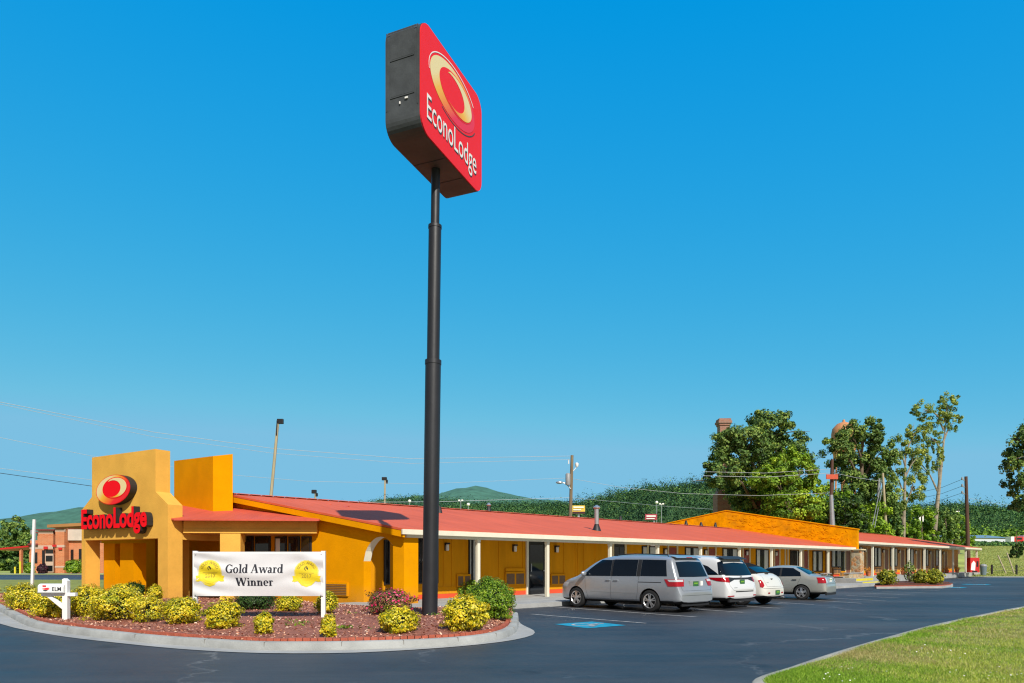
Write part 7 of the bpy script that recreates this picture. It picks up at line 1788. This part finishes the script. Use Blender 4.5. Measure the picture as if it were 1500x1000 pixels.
p = at(1371, 755, 119); th = thing('roadside_sign', 'white sign right beside the tallest pale trunk', 'sign', (p.x, 119, G(p.x, 119)))
mb = MB(); slab_at(mb, 1367.5, 1374, 747, 762, 119); mb.build('board', M['signwhite'], th); mb = MB(); mb.box(p.x-.15, 119.3, G(p.x, 119), p.x+.15, 119.5, at(0, 760, 119).z); mb.build('post', M['galv'], th)
# far warehouse and red truck
p = at(1455, 798, 205); th = thing('warehouse', 'long low pale grey warehouse beyond the meadow at the right', 'warehouse', (p.x, 205, p.z))
mb = MB(); a, b = at(1395, 802, 205), at(1476, 787, 205); mb.box(a.x, 205, 3, b.x, 225, b.z); mb.build('wall', M['truckwhite'], th)
mb = MB(); mb.prism([(a.x-.4, 204.6, b.z+.003), (b.x+.4, 204.6, b.z+.003), (b.x+.4, 215, b.z+1.2), (a.x-.4, 215, b.z+1.2)], (0, .3, -.01)); mb.build('roof', M['galv'], th)
p = at(1490, 797, 198); th = thing('box_truck', 'red and white truck standing at the right end of the pale warehouse', 'truck', (p.x, 198, G(p.x, 198)))
mb = MB(); slab_at(mb, 1486, 1500, 785, 795, 198, 2.4); mb.build('cab', M['vendred'], th, bevel=.2)
mb = MB(); slab_at(mb, 1481, 1485.8, 785, 794, 198.1, 2.3); slab_at(mb, 1499.9, 1540, 783, 795, 198.1, 2.3); mb.build('box_body', M['signwhite'], th)
mb = MB()
for x in (1484, 1496, 1520, 1530): q_ = at(x, 796, 197.9); mb.lathe((q_.x, 197.9, q_.z), [(.5, 0), (.5, .3), (.2, .32)], 16, (0, -1, 0))
mb.build('wheel', M['tyre'], th)
mb = MB(); slab_at(mb, 1488, 1497, 786.5, 789.5, 197.96, .03); mb.build('window', M['glass'], th)
# hedge rows of the meadow, shrubs at the field edge
P = []; NMs = []
for i in range(60):
    px = 1412+i*2.6; b = gbase(px, 168); b = at(px, 0, 172); g = G(b.x, 172); h = random.uniform(.7, 1.5)
    for _ in range(110):
        d = Vector((random.gauss(0, 1), random.gauss(0, 1), random.gauss(0, 1))).normalized(); P.append((b.x+d.x*1.6, 172+d.y*1.5, g+h*.5+d.z*h*.55)); NMs.append(tuple(d+Z*.4))
tag(leaves_mesh('field_hedge', P, NMs, .5, shade_set(M['forest'], 'forest'), aspect=1.4, jit=.5, pick=[(i//110*7+i//55) % 4 for i in range(len(P))]), 'dark hedge of bushes across the far end of the meadow', 'hedge')
b = gbase(1489, 108)
tree('small_tree', 'small dark conical tree on the meadow at the right edge', b, 4.6, .12, [blob(1490, 806, 16, 24, 108, b), blob(1487, 812, 18, 14, 108, b), blob(1493, 799, 9, 12, 108, b)], 'darkleaf', 1100, .30, seed=77)
# meadow tufts
P = []
while len(P) < 30000:
    Y = random.uniform(70.5, 165); px = random.uniform(1425, 1540); p = at(px, 0, Y)
    P.append((p.x, Y, G(p.x, Y)+random.uniform(.0, .1)))
tag(leaves_mesh('meadow_tufts', P, [(0, -.8, .5)]*len(P), .10, leafmat('meadow_blade', [(0, (.12, .17, .03)), (.5, (.25, .29, .06)), (1, (.42, .40, .15))], .8, .2), aspect=.6, jit=.6), kind='stuff')
# end of the far walkway: vending machine, bin, fence
e = at(1427, 838, 74.6); zf = .44
e = Mp(tpx(1427, -.0), .0, zf)
th = thing('vending_machine', 'red drinks vending machine with white front picture at the end of the far walkway', 'vending machine', tuple(e))
vd = Vector((1, 0, 0)); k_ = e.y/F; x0, x1 = (1420.5-CX)*k_, (1434-CX)*k_; hh = 21.5*k_
mb = MB(); mb.box(x0, e.y-.1, zf, x1, e.y+.7, zf+hh); mb.build('cabinet', M['vendred'], th, bevel=.02)
mb = MB(); mb.prism([(x0+.05, e.y-.105, zf+.25), (x0+.5, e.y-.105, zf+.2), (x0+.55, e.y-.105, zf+1.0), (x0+.35, e.y-.105, zf+1.25), (x0+.12, e.y-.105, zf+.95)], (0, -.012, 0)); mb.build('front_picture', M['signwhite'], th)
mb = MB(); mb.box(x0+.66, e.y-.115, zf+.6, x0+.86, e.y-.102, zf+1.2); mb.box(x0+.2, e.y-.115, zf+.03, x0+.75, e.y-.102, zf+.17); mb.build('button_panel', M['black'], th)
q_ = at(1440.5, 839, 72); th = thing('trash_can', 'blue grey round trash can right of the red vending machine', 'trash can', (q_.x, 72, .3))
k_ = 72/F; g = G(q_.x, 72)+.02
mb = MB(); mb.lathe((q_.x, 72, g), [(.24, 0), (.31, .95), (.32, .96)], 18); mb.build('bin', M['bin'], th, smooth=True)
mb = MB(); mb.lathe((q_.x, 72, g), [(.34, .961), (.34, 1.02), (.26, 1.16), (.05, 1.22)], 18); mb.build('lid', M['greymetal'], th, smooth=True)
th = thing('field_fence', 'low dark fence with thin rails along the meadow edge right of the trash can', 'fence', tuple(gp(1470, 842, .1)))
pp = []
for px in (1453, 1489, 1525, 1560):
    x = (px-CX)/F*74; g = G(x, 74); pp.append(Vector((x, 74, g))); mb = MB(); mb.box(x-.07, 73.93, g-.1, x+.07, 74.07, g+1.1); mb.build('fence_post', M['black'], th)
mb = MB()
for z in (.45, .85):
    for a, b in zip(pp[:-1], pp[1:]): mb.tube([a+Z*z, b+Z*z], .02, 6)
mb.build('rail', M['wiredark'], th)
q0, q1, q2, q3 = at(1462, 813, 78), at(1474, 841, 76), at(1475, 809, 78), at(1486, 841, 76)
for o_ in (q1, q3): o_.z = G(o_.x, 76)
th = thing('leaning_poles', 'two pale timber poles leaning side by side over the meadow fence', 'poles', tuple(q1))
mb = MB(); mb.tube([q1, q0], .07, 8); mb.build('timber', M['palewood'], th); mb = MB(); mb.tube([q3, q2], .07, 8); mb.build('timber', M['palewood'], th)
# flower pots along the raised walkway
for i, px in enumerate((1272, 1323, 1387, 1402)):
    p = Mp(tpx(px, .5), .5, .445); lab = ['terracotta pot with orange flowers just right of the stone pillar', 'terracotta pot with orange flowers behind the left island shrub', 'terracotta pot with orange flowers right of the island', 'last terracotta pot with orange flowers before the vending machine'][i]
    th = thing('flower_pot', lab, 'flower pot', tuple(p), 'flower pots on the raised walkway')
    mb = MB(); mb.lathe(p, [(.13, 0), (.2, .3), (.22, .3), (.22, .36)], 14); mb.build('pot', mat('terracotta', (.5, .16, .06), .8), th, smooth=True)
    P = [(p.x+random.gauss(0, .13), p.y+random.gauss(0, .13), p.z+.36+abs(random.gauss(.1, .12))) for _ in range(160)]
    leaves_mesh('flowers', P, [(0, -.5, .7)]*160, .07, leafmat('orange_bloom', [(0, (.10, .16, .02)), (.35, (.55, .16, .02)), (1, (.75, .35, .03))], .6, .2), th)

# ------------------------------------------------------------------ brick building across the road
BYY = 100; k_ = BYY/F
def X(px): return (px-CX)*k_
def ZZ(py): return HC-(py-CY)*k_
th = thing('brick_building', 'red brick bank like building with pale bands beyond the road at the left', 'building', (X(80), BYY, 0))
mb = MB(); mb.box(X(37), BYY+1.0, -.1, X(56), BYY+14, ZZ(790)); mb.box(X(56), BYY, -.1, X(78), BYY+14, ZZ(776)); mb.box(X(78), BYY+.9, -.1, X(84.5), BYY+13, ZZ(776)); mb.box(X(84.5), BYY-.5, -.1, X(97.5), BYY+13.5, ZZ(773)); mb.box(X(97.5), BYY+.6, -.1, X(260), BYY+13.8, ZZ(776)); mb.box(X(34), BYY+3, ZZ(790)+.003, X(56), BYY+13.5, ZZ(779)); mb.build('wall', M['brick'], th)
pink = mat('pale_stone_band', (.52, .38, .3), .8, var=.08, scale=.6); redtrim = mat('maroon_trim', (.2, .035, .035), .6)
mb = MB()
for x0, x1, y0, y1, d in ((56, 78, 776.5, 780.5, .02), (84, 98, 774, 778, .52), (36.6, 56, 797.5, 803, -.96), (56, 78, 798, 803, .05), (84.2, 97.8, 797.5, 801, .56), (84.2, 97.8, 828, 830.5, .56), (56, 78, 828, 830.5, .06)): 
    mb = MB(); mb.box(X(x0), BYY-d, ZZ(y1), X(x1), BYY-d+.25, ZZ(y0)); mb.build('stone_band', pink, th)
mb = MB()
for x0, x1, y0, y1, d in ((55.5, 84, 774.3, 776.2, .06), (83.5, 98.5, 771.3, 773.2, .56), (98.5, 260, 771.5, 774, -.55), (33.5, 55.4, 777, 779, -2.9), (36, 55.4, 795, 797.3, -.9)): mb.box(X(x0), BYY-d-.3, ZZ(y1), X(x1), BYY-d+.4, ZZ(y0))
mb.build('cornice', redtrim, th)
mb = MB(); mb.box(X(98), BYY+.2, ZZ(790.5), X(240), BYY+.59, ZZ(774.3)); mb.build('metal_fascia', mat('pale_metal_fascia', (.6, .5, .42), .5, var=.15, scale=.6), th)
for x0, x1, y0, y1, d in ((41, 48, 808, 824, -.98), (62, 66, 805, 825, .02), (100, 104, 804, 820, -.58), (112, 124, 803, 822, -.58), (38, 55, 783, 793, -2.98)):
    mb = MB(); mb.box(X(x0), BYY-d-.05, ZZ(y1), X(x1), BYY-d, ZZ(y0)); mb.build('window', M['glass'], th)
mb = MB(); mb.box(X(66.5), BYY-.02, ZZ(837.5), X(78), BYY-.003, ZZ(804)); mb.build('dark_entry', M['void'], th)
mb = MB(); mb.box(X(67), BYY-.12, ZZ(837.5), X(79), BYY-.03, ZZ(810)); door_ = mb.build('door', pink, th)
mb = MB(); mb.box(X(68), BYY-.15, ZZ(821.5), X(78), BYY-.125, ZZ(813)); mb.box(X(68), BYY-.15, ZZ(836), X(78), BYY-.125, ZZ(827.5)); mb.build('pane', M['glass'], door_)
mb = MB()
for x0, x1, y0, y1, d in ((65, 71, 799.5, 803.5, .15), (81, 87, 797, 800, .62), (90, 95, 801, 804.5, .62)): mb.box(X(x0), BYY-d-.06, ZZ(y1), X(x1), BYY-d, ZZ(y0))
mb.build('wall_plaque', M['vendred'], th)
th = thing('drive_canopy', 'thin red drive-through canopy jutting left from the brick building', 'canopy', (X(26), BYY, 0))
a, b = Vector((X(8), BYY-2.5, ZZ(805.5))), Vector((X(36.5), BYY+.9, ZZ(800))); dx = Vector((0, 5, 0))
mb = MB(); mb.mesh([a, b, b+dx, a+dx]+[p+Z*.22 for p in (a, b, b+dx, a+dx)], [(0, 1, 2, 3), (4, 7, 6, 5), (0, 4, 5, 1), (1, 5, 6, 2), (2, 6, 7, 3), (3, 7, 4, 0)]); mb.build('roof', M['vendred'], th)
mb = MB(); mb.box(X(26), BYY+.3, 0, X(29), BYY+.7, ZZ(803.2)); mb.box(X(32), BYY+1.5, 0, X(33.5), BYY+2, ZZ(802.2)); mb.build('pillar', M['brick'], th)
for px, h, lab in ((29.5, 18, 'taller yellow bollard at the corner of the brick building'), (22, 10, 'shorter yellow bollard left of the tall one')):
    p = gp(px, 839.3); mb = MB(); mb.tube([(p.x, p.y, -.1), (p.x, p.y, h*p.y/F)], .12, 10); th = tag(mb.build('bollard', M['yellowpaint'], smooth=True), lab, 'bollard', 'bollards by the brick building')
for px, py, w_, h_, m, lab in ((18, 838.5, 12, 16, 'darkleaf', 'dark shrub left of the yellow bollards'), (40, 838.5, 13, 15, 'greenleaf', 'green shrub by the left window of the brick building'), (59, 839, 14, 14, 'purpleleaf', 'dark purple shrub beside the brick building entrance'), (102, 838.5, 26, 20, 'greenleaf', 'large green shrub right of the brick building entrance'), (124, 839, 20, 15, 'greenleaf', 'green shrub partly hidden behind the left pier of the portico')):
    shrub('hedge_shrub', lab, 'shrub', px, py, w_, h_, M[m], 0.05, 700, .05, 'shrubs along the brick building')
